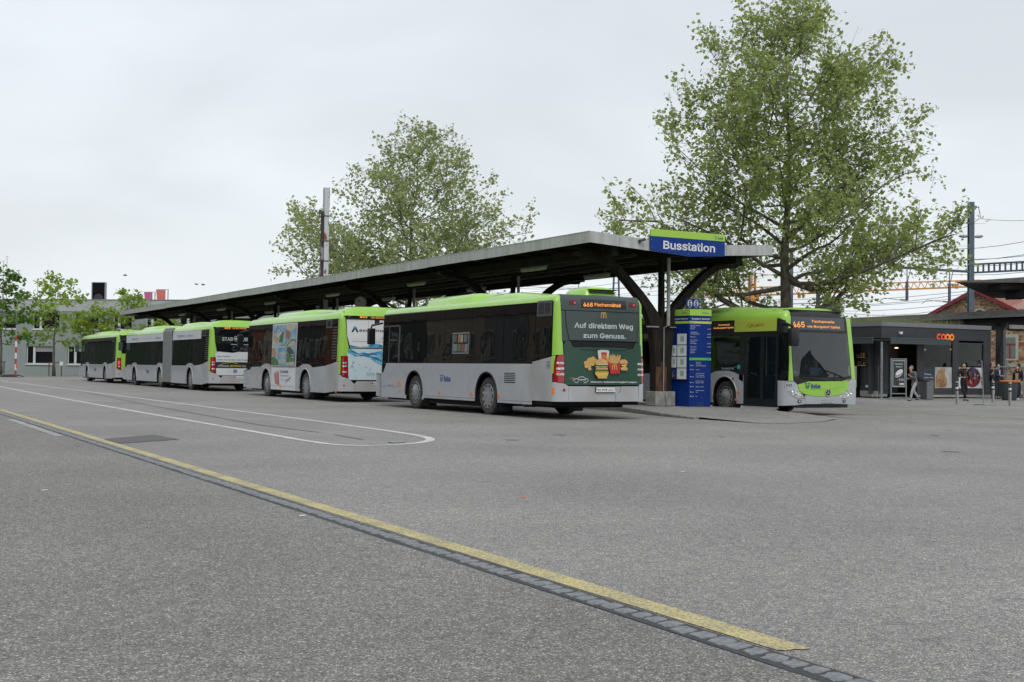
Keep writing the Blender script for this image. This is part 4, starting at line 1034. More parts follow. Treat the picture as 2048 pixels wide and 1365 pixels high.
# weeds at the foot of the pillar
rnd = random.Random(9); P = MB(); gm = mat('weed_green', (.07, .14, .03), .7, var=.3, vscale=20)
for cx, cy, sz, nn_ in ((B.x+.38, B.y-.05, .14, 60), (A.x+.05, A.y-.07, .06, 18)):
    for i in range(nn_):
        a = rnd.random()*2*PI; r = rnd.random()*sz; z = IZ+rnd.random()*sz*.7; x, y = cx+r*math.cos(a), cy+r*math.sin(a)*.4; s2 = .018
        P.add([(x, y, z), (x+rnd.uniform(-s2, s2)*2, y+rnd.uniform(-s2, s2), z+s2), (x+rnd.uniform(-s2, s2)*2, y+rnd.uniform(-s2, s2), z+s2*2)], [(0, 1, 2)], gm)
o = P.build('weeds', fix=False); tag(o, 'small green weeds sprouting at the foot of the blue pillar', 'weeds'); o['kind'] = 'stuff'
# ------------------------------------------------------------------ the buses
def T2(s, x, z, h, b=.01, w=None, al='L', sh=0.0): return shift(text2d(s, h, b, sh, w, al), x, z)
def ribs(poly): return [tuple(p) for p in poly]
XL = 14.53
# --- bus 1 (nearest)
bus1, k1 = build_bus('city_bus', 'nearest lime and silver bus, its dark green rear advert facing the open forecourt', 1, 10.5, [3.37, 7.77], (XL, 23.9, 0))
led_bg = mat('led_glass', (.02, .021, .023), .25)
k1.printed('destination_display', [(rrect(.72, 2.62, 2.0, 2.83, .01), led_bg), (T2('468', .78, 2.66, .125, .012, .26), led), (T2('Fischermätteli', 1.09, 2.675, .10, .012, .75), led)], bus1, .023)
for x in (.40, 2.08): k1.printed('lamp_cluster', [(rrect(x, 2.68, x+.20, 2.79, .01), mat('dim_red', (.10, .012, .015), .3)), (circle(x+.15, 2.735, .028, 10), redon)], bus1, .023)
def arches(x, z, h, m, w=None):
    "two joined golden arches"
    w = w or h*.95; q = w/4; out = []
    for c in (x+q, x+3*q):
        pts = [(c-q*.92*math.cos(a) if True else 0, z+h*math.sin(a)**.62) for a in np.linspace(0.02, PI-0.02, 18)]
        out.append((stroke(pts, h*.13), m))
    return out
items = arches(1.27, 2.385, .15, gold)
items += [(T2('Auf direktem Weg', .53, 2.155, .155, .016, 1.66), greyprint), (T2('zum Genuss.', .77, 1.925, .145, .016, 1.20), greyprint)]
k1.printed('advert_headline', items, bus1, .0245)
bun = mat('bun_print', (.55, .28, .09), .5, col2=(.62, .40, .18), vscale=25); bund = mat('patty_print', (.10, .035, .015), .5); lett = mat('lettuce_print', (.16, .32, .05), .5); chz = mat('cheese_print', (.68, .42, .05), .5)
fry = mat('fries_print', (.66, .45, .12), .5, col2=(.50, .28, .05), vscale=30); red = mat('box_red_print', (.45, .02, .025), .5); cream = mat('cream_print', (.62, .58, .5), .5)
it = []
rnd = random.Random(4)
for cx, cz, r in ((.84, 1.33, .07), (.93, 1.40, .075), (1.02, 1.43, .07), (.90, 1.28, .07), (1.00, 1.33, .08), (1.08, 1.38, .07), (.92, 1.20, .05), (.82, 1.25, .05)):
    it.append((circle(cx, cz, r, 9, r*.8, rnd.random()), fry)); it.append((circle(cx-.015, cz+.015, r*.55, 8, r*.4), bun))
it += [([(1.14, 1.62), (1.47, 1.615), (1.43, 1.25), (1.19, 1.25)], cream), ([(1.24, 1.59), (1.40, 1.59), (1.395, 1.37), (1.25, 1.37)], red), (circle(1.305, 1.625, .165, 14, .022), greyprint)]
it += arches(1.265, 1.42, .11, gold)
it += [([(1.16, 1.30), (1.06, 1.17), (1.12, 1.11), (1.2, 1.14)], greyprint)]
for i in range(16):
    x = 1.40+.022*i; it.append(([(x, 1.33), (x+.022, 1.33), (x+.022+.03*(i-8)/8, 1.52+rnd.uniform(-.04, .05)-.004*abs(i-8)), (x+.03*(i-8)/8, 1.53+rnd.uniform(-.04, .05)-.004*abs(i-8))], fry if i % 2 else bun))
it += [([(1.40, 1.40), (1.50, 1.32), (1.60, 1.31), (1.70, 1.34), (1.79, 1.42), (1.74, 1.10), (1.48, 1.08), (1.47, 1.14)], red)]
it += arches(1.53, 1.17, .14, gold)
it += [(circle(1.865, 1.36, .115, 14, .075), bun), ([(1.76, 1.33), (1.98, 1.33), (1.97, 1.28), (1.87, 1.265), (1.77, 1.28)], bund), ([(1.77, 1.30), (1.96, 1.32), (1.93, 1.27), (1.88, 1.24), (1.82, 1.27)], chz), (rrect(1.77, 1.17, 1.97, 1.25, .035), bun)]
it += [([(1.05, 1.30), (1.07, 1.37), (1.13, 1.42), (1.22, 1.445), (1.31, 1.43), (1.38, 1.38), (1.41, 1.30)], bun), (rrect(1.05, 1.25, 1.42, 1.30, .02), bund), ([(1.03, 1.25), (1.10, 1.22), (1.2, 1.24), (1.3, 1.22), (1.42, 1.25), (1.38, 1.27), (1.06, 1.27)], lett),
       (rrect(1.07, 1.185, 1.40, 1.225, .015), bun), (rrect(1.06, 1.14, 1.42, 1.185, .015), bund), ([(1.04, 1.14), (1.12, 1.11), (1.22, 1.13), (1.33, 1.11), (1.42, 1.14), (1.38, 1.155), (1.06, 1.155)], lett), ([(1.03, 1.12), (1.42, 1.12), (1.38, 1.03), (1.28, 1.0), (1.12, 1.0), (1.05, 1.06)], chz), (rrect(1.10, .975, 1.37, 1.04, .03), bun), (rrect(1.08, 1.295, 1.39, 1.31, .005), cream)]
k1.printed('advert_food_picture', it, bus1, .0285)
it = [(stroke([(.47, .91), (.50, .95), (.58, .965), (.66, 1.005), (.74, 1.01), (.80, .975), (.87, .96), (.89, .92), (.86, .90)], .011), white), (stroke([(.565+.045*math.cos(a), .905+.035*math.sin(a)) for a in np.linspace(PI, 2*PI, 8)], .01), white), (stroke([(.80+.045*math.cos(a), .905+.035*math.sin(a)) for a in np.linspace(PI, 2*PI, 8)], .01), white),
      (T2('McDrive', .60, .925, .045, .02, .22), white), (T2('jetzt', .40, .965, .035, .01, .12), gold), (T2("McDonald's  Restaurants in Burgdorf & Langnau.", .95, .875, .048, .018, 1.33), white)]
k1.printed('advert_footer', it, bus1, .0285)
k1.printed('plate_lettering', [(rrect(1.095, .657, 1.645, .767, .01), white), (T2('BE·737 206', 1.15, .68, .062, .004, .43), blackprint), (rrect(1.102, .70, 1.13, .74, .004), red), (rrect(1.605, .70, 1.635, .745, .004), gold)], bus1, .036)
k1.printed('operator_logo', [(m2, bluep) for m2 in bls_logo(-6.09, .815, .18)], bus1, .0135)
k1.printed('operator_name', [(T2('Busland AG', -9.66, .62, .055, .0, .42), mat('dark_grey_print', (.08, .085, .09), .5))], bus1, .0135)
# poster behind the glass
it = [(rrect(-5.37, 1.56, -4.40, 2.12, .01), mat('poster_rim', (.22, .24, .25), .5)), (rrect(-5.33, 1.59, -4.44, 2.09, .01), led_bg)]
for x, z, w, h, c in ((-5.05, 1.86, .16, .21, (.5, .28, .04)), (-4.88, 1.86, .13, .2, (.55, .5, .4)), (-4.70, 1.87, .2, .19, (.16, .2, .24)), (-5.3, 1.62, .22, .2, (.28, .34, .3)), (-5.05, 1.62, .2, .2, (.15, .22, .12)), (-4.82, 1.61, .16, .2, (.42, .09, .04)), (-4.63, 1.61, .17, .2, (.4, .35, .36)), (-5.3, 1.87, .2, .19, (.1, .14, .16))):
    it.append(([(x, z), (x+w, z), (x+w, z+h), (x, z+h)], mat('poster_%.2f_%.2f_%.2f' % c, tuple(v*.55+.02 for v in c), .4)))
k1.printed('window_poster', it, bus1, .008)
# --- bus 2
bus2, k2 = build_bus('city_bus', 'lime and silver bus with colourful awning pictures on its side, second in the row', 2, 10.6, [3.36, 7.76], (XL, 37.5, 0))
w_ = white; it = [(([(-7.15, 1.15), (-4.35, 1.15), (-4.35, 2.74), (-7.15, 2.74)]), w_)]
skyb = mat('sky_print', (.12, .29, .44), .5, col2=(.36, .50, .58), vscale=3); wallb = mat('sand_print', (.42, .33, .22), .5, var=.3, vscale=9); beige = mat('awning_beige_print', (.55, .46, .32), .5, var=.12, vscale=6); green = mat('hedge_print', (.08, .17, .04), .5, var=.5, vscale=12); orange = mat('awning_orange_print', (.48, .24, .12), .5, var=.2, vscale=9); pool = mat('pool_print', (.10, .40, .48), .5, var=.2, vscale=8); tile_ = mat('patio_print', (.45, .43, .40), .5, var=.2, vscale=5); brownp = mat('brown_print', (.30, .15, .08), .5); darkp = mat('dark_print', (.05, .06, .06), .5)
A_ = lambda pts, m: it.append((pts, m))
A_([(-7.10, 1.90), (-5.78, 1.90), (-5.78, 2.70), (-7.10, 2.70)], skyb); A_([(-7.10, 1.95), (-6.5, 1.95), (-6.45, 2.36), (-7.10, 2.42)], wallb); A_([(-6.92, 2.33), (-6.35, 2.60), (-6.0, 2.38), (-6.5, 2.25)], greyprint); A_([(-6.35, 2.0), (-5.95, 2.0), (-5.85, 2.45), (-6.3, 2.3)], green); A_([(-7.10, 1.90), (-5.78, 1.90), (-5.78, 2.02), (-7.10, 2.12)], tile_); A_([(-6.6, 1.90), (-5.78, 1.90), (-5.78, 2.0)], pool)
for a, b in (((-6.9, 2.35), (-6.36, 2.59)), ((-6.36, 2.59), (-6.0, 2.35)), ((-6.5, 2.05), (-6.5, 2.25)), ((-6.0, 2.02), (-6.0, 2.38)), ((-6.75, 2.31), (-6.2, 2.5))): it.append((stroke([a, b], .02), darkp))
A_([(-5.72, 1.90), (-4.42, 1.90), (-4.42, 2.70), (-5.72, 2.70)], skyb); A_([(-5.60, 2.66), (-4.42, 2.70), (-4.42, 2.62), (-5.0, 2.42), (-5.6, 2.55)], beige); A_([(-5.6, 2.53), (-5.05, 2.40), (-5.1, 2.15), (-5.6, 2.2)], brownp); A_([(-5.72, 1.90), (-4.42, 1.90), (-4.42, 2.12), (-5.0, 2.16), (-5.72, 1.95)], green); A_([(-5.4, 1.90), (-4.42, 1.90), (-4.42, 2.05), (-4.8, 2.10)], tile_); A_([(-5.72, 1.90), (-5.55, 1.90), (-4.85, 2.16), (-4.95, 2.16)], greyprint)
A_([(-7.10, 1.20), (-6.28, 1.20), (-6.28, 1.86), (-7.10, 1.86)], skyb); A_([(-7.10, 1.85), (-6.9, 1.84), (-6.45, 1.62), (-6.7, 1.50), (-7.10, 1.62)], orange); A_([(-7.10, 1.20), (-6.28, 1.20), (-6.28, 1.36), (-6.8, 1.52), (-7.10, 1.48)], green)
A_([(-6.24, 1.20), (-5.36, 1.20), (-5.36, 1.86), (-6.24, 1.86)], skyb); A_([(-6.1, 1.68), (-5.5, 1.66), (-5.45, 1.60), (-6.15, 1.60)], beige); A_([(-6.24, 1.28), (-5.36, 1.28), (-5.36, 1.42), (-6.24, 1.40)], tile_); A_([(-6.24, 1.20), (-5.36, 1.20), (-5.36, 1.28), (-6.24, 1.28)], pool)
for x in (-6.08, -5.55): it.append((stroke([(x, 1.38), (x, 1.64)], .03), beige))
A_([(-5.32, 1.20), (-4.42, 1.20), (-4.42, 1.86), (-5.32, 1.86)], skyb); A_([(-5.32, 1.86), (-4.9, 1.86), (-4.42, 1.62), (-5.0, 1.60), (-5.32, 1.68)], darkp); A_([(-5.32, 1.30), (-4.42, 1.36), (-4.42, 1.55), (-5.32, 1.64)], green); A_([(-4.85, 1.46), (-4.45, 1.46), (-4.55, 1.52), (-4.7, 1.53)], pool); A_([(-5.32, 1.20), (-4.42, 1.20), (-4.42, 1.32), (-5.32, 1.28)], tile_)
k2.printed('awning_pictures', it, bus2, .008, label='white panel of five awning pictures over two windows')
it = [([(-7.12, .29), (-4.37, .29), (-4.37, 1.11), (-7.12, 1.11)], white)]
for i in range(5):
    x = -6.80+.125*i; it.append(([(x, .86-.02*i+.04*i), (x+.07, .875+.02*i), (x+.22-.02*i, .52-.02*i), (x+.16-.02*i, .50-.015*i)], red))
it.append((stroke([(-6.85, .88), (-6.15, 1.0)], .012), red))
it += [(T2('ZAUGG', -6.05, .92, .115, .02, .95), navy), (T2('STOREMBAU', -6.05, .79, .062, .004, .95), mat('grey_letters', (.22, .24, .28), .5)), (T2('In Eschenz mit', -6.0, .66, .035, .004, .5), bluep), (stroke([(-5.5, .60), (-5.3, .68), (-5.1, .66), (-4.85, .78), (-5.25, .63), (-5.35, .56)], .018), bluep),
       (T2('Burgdorf & Herzogen', -7.05, .42, .04, .004, .8), mat('grey_letters', (.22, .24, .28), .5)), (T2('zaugg-storenbau.ch', -6.15, .42, .04, .004, .85), red), (T2('034 422 11 11', -5.2, .42, .04, .004, .7), mat('grey_letters', (.22, .24, .28), .5))]
k2.printed('awning_firm_advert', it, bus2, .0135)
wavem = mat('water_print', (.02, .20, .42), .35, col2=(.18, .50, .66), vscale=4, thr=(.4, .6)); waved = mat('water_dark_print', (.01, .10, .28), .4, col2=(.05, .30, .50), vscale=9); icew = mat('ice_white_print', (.60, .68, .70), .45, col2=(.50, .66, .71), vscale=1.2)
rw = [(.24, 2.735), (2.31, 2.735), (2.29, 2.2), (2.18, 1.80), (.37, 1.80), (.26, 2.2)]
k2.part('rear_window', rw, white, bus2, d=.022, th=.03)
k2.part('engine_cover', [(.32, .74), (2.23, .74), (2.29, .9), (2.30, 1.65), (2.22, 1.77), (.35, 1.77), (.255, 1.65), (.29, .9)], icew, bus2, d=.026, th=.04)
it = [(T2('A', .40, 2.33, .24, .035, .25), blackprint), (T2('eschlimann', .67, 2.34, .135, .012, 1.15), blackprint), (circle(.525, 2.42, .035, 12), mat('cyan_print', (.02, .30, .50), .5)), (T2('Handwerk  Technik', .40, 2.00, .055, .0, 1.4, sh=.2), mat('grey_letters', (.22, .24, .28), .5)), (T2('Sanitär', 1.45, 2.09, .12, .0, .7, sh=.2), mat('cyan_print', (.02, .30, .50), .5)), (([(.40, 2.095), (2.2, 2.095), (2.2, 2.10), (.40, 2.10)]), greyprint), ([(1.0, 1.82), (1.006, 1.82), (1.006, 2.72), (1.0, 2.72)], mat('grey_letters', (.22, .24, .28), .5)),
      ([(.34, 1.90), (.50, 1.86), (.72, 1.83), (.95, 1.86), (1.05, 1.92), (1.3, 1.96), (1.5, 1.90), (2.2, 1.86), (2.2, 1.82), (.37, 1.82)], wavem)]
k2.printed('plumber_advert_top', it, bus2, .0245)
it = [([(.27, 1.70), (.36, 1.76), (.5, 1.70), (.62, 1.60), (.8, 1.66), (1.0, 1.62), (1.15, 1.66), (1.5, 1.72), (2.2, 1.70), (2.28, 1.3), (1.9, 1.36), (1.5, 1.2), (1.25, 1.32), (1.12, 1.42), (.95, 1.5), (.7, 1.55), (.55, 1.50), (.35, 1.60), (.27, 1.62)], wavem),
      ([(.33, 1.70), (.55, 1.60), (.7, 1.52), (.95, 1.54), (1.15, 1.48), (1.4, 1.36), (1.6, 1.30), (1.4, 1.44), (1.2, 1.56), (.95, 1.60), (.72, 1.58), (.5, 1.68)], waved), ([(.45, 1.62), (.62, 1.55), (.8, 1.60), (.62, 1.57)], white), ([(1.0, 1.56), (1.2, 1.52), (1.4, 1.50), (1.2, 1.56)], white)]
rnd = random.Random(12)
for i in range(16):
    x, z, r = rnd.uniform(.36, 1.5), rnd.uniform(.82, 1.35), rnd.uniform(.010, .028)
    it.append((circle(x, z, r, 8), wavem)); it.append((circle(x-.003, z+.003, r*.6, 8), icew))
it.append((T2('www.', .90, .93, .085, .008, .32, sh=.2), mat('cyan_print', (.02, .30, .50), .5))); it.append((T2('aeschlimann-ag.ch', 1.24, .93, .07, .008, .9, sh=.2), mat('cyan_print', (.02, .30, .50), .5)))
k2.printed('water_advert', it, bus2, .0285)
k2.printed('destination_display', [(T2('463', .70, 2.80, .14, .012, .26), led), (T2('Meiefeld', 1.16, 2.88, .055, .01, .4), led), (T2('via Bahnhof', 1.08, 2.80, .055, .01, .6), led)], bus2, .024)
k2.printed('reflector_square', [(rrect(.29, 2.81, .38, 2.89, .005), greyprint)], bus2, .024)
k2.printed('plate_lettering', [(rrect(1.095, .577, 1.645, .687, .01), white), (T2('BE·799 101', 1.18, .60, .062, .004, .43), blackprint), (rrect(1.105, .60, 1.165, .67, .004), red)], bus2, .036)
k2.part('ad_rear_flag', rrect(1.22, 2.58, 1.4, 2.74, .005), blackprint, bus2, .0255, .003)
# --- bus 3 (articulated)
bus3, k3 = build_bus('articulated_bus', 'long articulated silver bus with grey bellows and white roof band lettering', 2, 18.15, [3.42, 9.41, 15.31], (XL, 53.3, 0), artic=True)
for i, (a, b) in enumerate(((8.75, 17.75), (1.62, 6.90))):
    it = [([(-b, 2.36), (-a, 2.36), (-a, 2.752), (-b, 2.752)], mat('band_white', (.60, .62, .64), .5))]
    tt = [('TREUHAND AG', -16.3, 1.7, bluep), ('Beratung & Mehr', -13.2, 1.6, greyprint), ('Solothurn', -10.6, 1.2, mat('grey_letters', (.22, .24, .28), .5))] if i == 0 else [('TREUHAND AG', -6.0, 1.5, bluep), ('Solothurn', -4.2, 1.2, mat('grey_letters', (.22, .24, .28), .5))]
    for s_, x, w, m in tt: it.append((T2(s_, x, 2.48, .15, .01, w), m))
    k3.printed('roof_edge_banner', it, bus3, .008)
k3.part('rear_window', rw, glass2, bus3, d=.022, th=.03)
k3.part('engine_cover', [(.32, .72), (2.23, .72), (2.29, .9), (2.30, 1.65), (2.22, 1.77), (1.3, 1.77), (1.05, 1.72), (.75, 1.74), (.35, 1.77), (.255, 1.65), (.29, .9)], mat('advert_white', (.60, .63, .65), .45), bus3, d=.026, th=.04)
it = [(T2('STAR', .55, 2.26, .20, .012, .48), greyprint), (stroke([(1.18+.105*math.cos(a), 2.36+.105*math.sin(a)) for a in np.linspace(0, 2*PI, 24)], .018), greyprint), ([(1.18+(.08 if i % 2 == 0 else .032)*math.cos(PI/2+PI*i/5), 2.36+(.08 if i % 2 == 0 else .032)*math.sin(PI/2+PI*i/5)) for i in range(10)], greyprint), (T2('PUB', 1.33, 2.26, .20, .012, .38), greyprint), (T2('www.star-pub.ch', .95, 2.08, .07, .012, .95), greyprint)]
k3.printed('pub_advert', it, bus3, .0245)
it = [(T2('SIE FAHREN.', .33, 1.53, .07, .012, .62), blackprint), (T2('WIR MACHEN DEN REST', .33, 1.38, .07, .012, 1.5), blackprint), ([(.26, 1.04), (2.30, 1.04), (2.30, 1.31), (.26, 1.31)], blackprint), (T2('GARAGE', .36, 1.10, .095, .01, .5), greyprint), (T2('WITSCHI', .90, 1.10, .095, .012, .50), mat('yellow_print', (.70, .62, .03), .5)), (T2('AG', 1.44, 1.10, .095, .01, .18), greyprint), (stroke([(.45, 1.18), (.7, 1.27), (1.0, 1.295), (1.25, 1.24)], .014), mat('yellow_print', (.70, .62, .03), .5)),
      (T2('— opel —', .80, .82, .03, .004, .2), greyprint), (rrect(1.05, .84, 1.22, .98, .01), mat('mid_blue_print', (.10, .25, .5), .5)), (rrect(1.10, .90, 1.17, .95, .01), red), ([(1.50, .74), (1.64, 1.02), (2.27, 1.02), (2.27, .9), (2.22, .74)], mat('mid_blue_print', (.10, .25, .5), .5)), (stroke([(.88+.05*math.cos(a), .92+.05*math.sin(a)) for a in np.linspace(0, 2*PI, 14)], .012), greyprint)]
k3.printed('garage_advert', it, bus3, .0285)
k3.printed('destination_display', [(T2('466', .66, 2.79, .14, .012, .26), led), (T2('Wynigen', 1.12, 2.88, .06, .01, .45), led), (T2('via Kirchberg', 1.0, 2.80, .055, .01, .65), led)], bus3, .024)
k3.printed('reflector_square', [(rrect(.29, 2.81, .38, 2.89, .005), greyprint)], bus3, .024)
k3.printed('plate_lettering', [(rrect(1.095, .577, 1.645, .687, .01), white), (T2('BE·422 607', 1.18, .60, .062, .004, .43), blackprint), (rrect(1.105, .60, 1.165, .67, .004), red)], bus3, .036)
k3.printed('operator_logo', [(m2, bluep) for m2 in bls_logo(-12.45, .72, .20)], bus3, .0135)
# --- bus 4 (farthest)
bus4, k4 = build_bus('city_bus', 'farthest bus of the row, red tail lamp lit, by the grey building', 2, 12.1, [3.4, 9.3], (XL, 73.55, 0))
k4.part('rear_window', rw, glass2, bus4, d=.022, th=.03)
k4.part('engine_cover', [(.32, .74), (2.23, .74), (2.29, .9), (2.30, 1.65), (2.22, 1.77), (.35, 1.77), (.255, 1.65), (.29, .9)], lime, bus4, d=.026, th=.04)
k4.printed('destination_display', [(T2('468', .80, 2.80, .14, .012, .26), led), (T2('Burgdorf Steinhof', 1.16, 2.82, .10, .01, .8), led)], bus4, .024)
for q_ in ((.29, 2.82, .38, 2.90), (.09, 1.19, .21, 1.29), (.09, 1.0, .21, 1.10)): k4.part('lit_marker', rrect(*q_, .01), redon, bus4, .036, .004)
k4.printed('operator_logo', [(m2, bluep) for m2 in bls_logo(-6.9, .72, .20)], bus4, .0135)

# --- bus 5 faces the camera on the shop side of the island
L5 = 12.1; Wd = 2.55
dr = [(L5-1.96, L5-.40)]
bus5, k5 = build_bus('city_bus', 'bus facing the camera with a driver behind its windscreen and number 113', 2, L5, [3.4, 9.28], (26.05, 38.1, -.06), PI, right_doors=dr, open_front=True, group=None)
Rp = lambda d: Wd+L5-d                     # distance behind the nose on the door side
c5 = Wd+L5
# black infill of the door side ahead of the wheel, with the clear window in it
k5.part('window', [(Rp(3.50), 1.52), (Rp(2.17), 1.52), (Rp(2.17), 2.28), (Rp(3.50), 2.28)], cabglass, bus5, d=.010, th=.01)
k5.part('side_header', [(Rp(3.55), 2.30), (Rp(2.0), 2.30), (Rp(2.0), 2.76), (Rp(3.55), 2.76)], blackp, bus5, d=.008, th=.02)
k5.part('side_infill', [(Rp(2.16), 1.0), (Rp(1.97), .93), (Rp(1.97), 2.31), (Rp(2.16), 2.31)], blackp, bus5, d=.012, th=.02)
k5.printed('destination_display', [(rrect(Rp(3.5), 2.48, Rp(2.43), 2.72, .005), led_bg), (T2('Tschamerie', Rp(3.2), 2.62, .055, .01, .55), led), (T2('via Burgdorf Spital', Rp(3.42), 2.53, .055, .01, .95), led)], bus5, .012)
hand = text2d('I ga gärn!', .13, .008, .45, .80)
k5.printed('slogan_panel', [([(Rp(2.42), 2.41), (Rp(.50), 2.41), (Rp(.50), 2.79), (Rp(2.42), 2.79)], yelp), ([(Rp(2.09), 2.41), (Rp(2.08), 2.41), (Rp(2.08), 2.79), (Rp(2.09), 2.79)], limep), (shift(hand, Rp(1.87), 2.55), redp)], bus5, .022)
k5.printed('operator_name', [(T2('Busland AG', Rp(2.95), 1.29, .09, .006, .56), greyprint), (rrect(Rp(2.24), 1.31, Rp(2.10), 1.43, .01), mat('teal_sticker', (.04, .35, .28), .5)), (circle(Rp(2.31), 1.37, .03, 8), redp)], bus5, .0135)
k5.part('push_button', circle(Rp(2.42), 1.02, .035, 12), redl, bus5, d=.03, th=.02)
for d, z in ((2.18, .63), (2.25, .40)): k5.part('marker_light', rrect(Rp(d)-.06, z-.035, Rp(d)+.06, z+.035, .01), amber, bus5, d=.03, th=.03)
# door: frame and two leaves
for i, (a, b) in enumerate(((1.93, 1.16), (1.15, .41))):
    dd = thing_part('door_leaf', bus5); P = MB()
    F_ = [(a, a-.10 if i == 0 else a-.06), (b+.06 if i == 0 else b+.12, b)]
    for u, v in F_: k5.lay(P, [(Rp(u), .23), (Rp(v), .23), (Rp(v), 2.36), (Rp(u), 2.36)], blackp, .012, .04)
    k5.lay(P, [(Rp(F_[0][1]), .23), (Rp(F_[1][0]), .23), (Rp(F_[1][0]), .46), (Rp(F_[0][1]), .46)], blackp, .012, .04)
    k5.lay(P, [(Rp(F_[0][1]), 2.24), (Rp(F_[1][0]), 2.24), (Rp(F_[1][0]), 2.36), (Rp(F_[0][1]), 2.36)], blackp, .012, .04)
    P.build('leaf_frame', dd)
    k5.part('leaf_glass', [(Rp(F_[0][1]), .46), (Rp(F_[1][0]), .46), (Rp(F_[1][0]), 2.24), (Rp(F_[0][1]), 2.24)], cabglass, dd, d=.0, th=.01)
    P = MB(); x = Wd-.08; pts = [(x, L5-(a+b)/2-.22*(1 if i == 0 else -1), 1.20), (x-.05, L5-(a+b)/2-.05*(1 if i == 0 else -1), 1.17), (x-.06, L5-(a+b)/2+.12*(1 if i == 0 else -1), 1.05), (x-.05, L5-(a+b)/2+.2*(1 if i == 0 else -1), .75)]
    P.tube(pts, .018, mat('teal_rail', (.12, .35, .32), .4), 8); P.build('grab_rail', dd, smooth=True)
k5.part('door_sill', [(Rp(1.96), .19), (Rp(.40), .19), (Rp(.40), .225), (Rp(1.96), .225)], silver, bus5, d=.02, th=.05)
k5.part('door_header', [(Rp(1.99), 2.365), (Rp(.0), 2.365), (Rp(-.0), 2.76), (Rp(1.99), 2.76)], blackp, bus5, d=.008, th=.02)
# cab side glass and lime corner pillar
k5.part('cab_side_glass', [(Rp(.38), 1.02), (Rp(-.02), 1.05), (Rp(-.03), 2.36), (Rp(.38), 2.36)], cabglass, bus5, d=.008, th=.02)
k5.part('corner_pillar', [(c5+.03, .99), (c5+.185, .99), (c5+.145, 1.8), (c5+.125, 2.45), (c5+.15, 2.72), (c5+.16, 2.83), (c5-.55, 2.80), (c5-.40, 2.765), (c5-.10, 2.70), (c5+.02, 2.50), (c5+.045, 2.1), (c5+.05, 1.5)], lime, bus5, d=.026, th=.05)
k5.part('corner_pillar', [(c5+Wd-.10, 1.05), (c5+Wd+.05, 1.05), (c5+Wd+.05, 2.83), (c5+Wd-.13, 2.83), (c5+Wd-.12, 2.0)], lime, bus5, d=.026, th=.05)
k5.part('cab_side_glass', [(-L5-.02, 1.05), (-L5+.33, 1.05), (-L5+.33, 2.76), (-L5-.02, 2.76)], glassm, bus5, d=.006, th=.02)
# silver corner and bumper
k5.part('front_corner', [(Rp(.40), .27), (c5+.32, .30), (c5+.62, .33), (c5+.61, .46), (c5+.49, .62), (c5+.40, .70), (c5+.34, .88), (c5+.20, .985), (c5+.03, .985), (Rp(.40), .985)], silver, bus5, d=.014, th=.03)
k5.part('front_corner', [(c5+Wd-.55, .33), (c5+Wd+.10, .30), (c5+Wd+.10, 1.04), (c5+Wd-.10, 1.04), (c5+Wd-.20, .98), (c5+Wd-.25, .74), (c5+Wd-.42, .66)], silver, bus5, d=.014, th=.03)
k5.part('front_corner', [(-L5-.10, .30), (-L5+.245, .28), (-L5+.245, .98), (-L5-.10, 1.0)], silver, bus5, d=.010, th=.02)
k5.part('bumper', [(c5+.625, .33), (c5+Wd-.555, .33), (c5+Wd-.43, .655), (c5+2.0, .60), (c5+1.7, .555), (c5+1.28, .535), (c5+.9, .55), (c5+.615, .59)], silver, bus5, d=.018, th=.04)
k5.part('bumper', [(c5+1.02, .335), (c5+1.86, .335), (c5+1.78, .47), (c5+1.10, .47)], silver, bus5, d=.028, th=.02)
k5.part('lower_lip', [(c5+.2, .22), (c5+Wd-.2, .22), (c5+Wd-.2, .325), (c5+.2, .295)], blackp, bus5, d=-.02, th=.03)
# lime nose
k5.part('nose_panel', [(c5+.345, .885), (c5+.41, .70), (c5+.52, .635), (c5+.62, .60), (c5+.9, .56), (c5+1.28, .545), (c5+1.7, .565), (c5+2.0, .61), (c5+2.12, .665), (c5+Wd-.26, .75), (c5+Wd-.205, .985), (c5+2.15, 1.02), (c5+2.05, .99), (c5+.72, .975), (c5+.55, .93)], lime, bus5, d=.022, th=.04)
k5.part('nose_crease', [(c5+.42, .705), (c5+.56, .74), (c5+.72, .62), (c5+.62, .605), (c5+.52, .64)], lime, bus5, d=.034, th=.015)
k5.part('nose_crease', [(c5+Wd-.27, .755), (c5+Wd-.42, .78), (c5+1.98, .66), (c5+2.0, .615), (c5+2.12, .67)], lime, bus5, d=.034, th=.015)
k5.part('nose_crease', [(c5+.80, .77), (c5+1.6, .79), (c5+2.1, .86), (c5+2.15, .84), (c5+1.6, .765), (c5+.80, .755)], lime, bus5, d=.030, th=.012)
k5.printed('operator_logo', [(m2, bluep) for m2 in bls_logo(c5+.58, .79, .15)], bus5, .036)
it = [(circle(c5+1.44, .655, .105, 24), lens), (circle(c5+1.44, .655, .085, 24), blackprint)]
for a in (PI/2, PI/2+2*PI/3, PI/2+4*PI/3):
    it.append(([(c5+1.44+.092*math.cos(a), .655+.092*math.sin(a)), (c5+1.44+.018*math.cos(a+PI/2), .655+.018*math.sin(a+PI/2)), (c5+1.44+.018*math.cos(a-PI/2), .655+.018*math.sin(a-PI/2))], lens))
k5.printed('round_badge', it, bus5, .045)
k5.printed('fleet_number', [(T2('113', c5-.04, .83, .085, .012, .19), blackprint), (stroke([(c5-.10, .97), (c5+.22, .97), (c5+.22, .74)], .006), blackprint), (stroke([(c5-.10, .97), (c5-.10, .76)], .006), blackprint)], bus5, .0165)
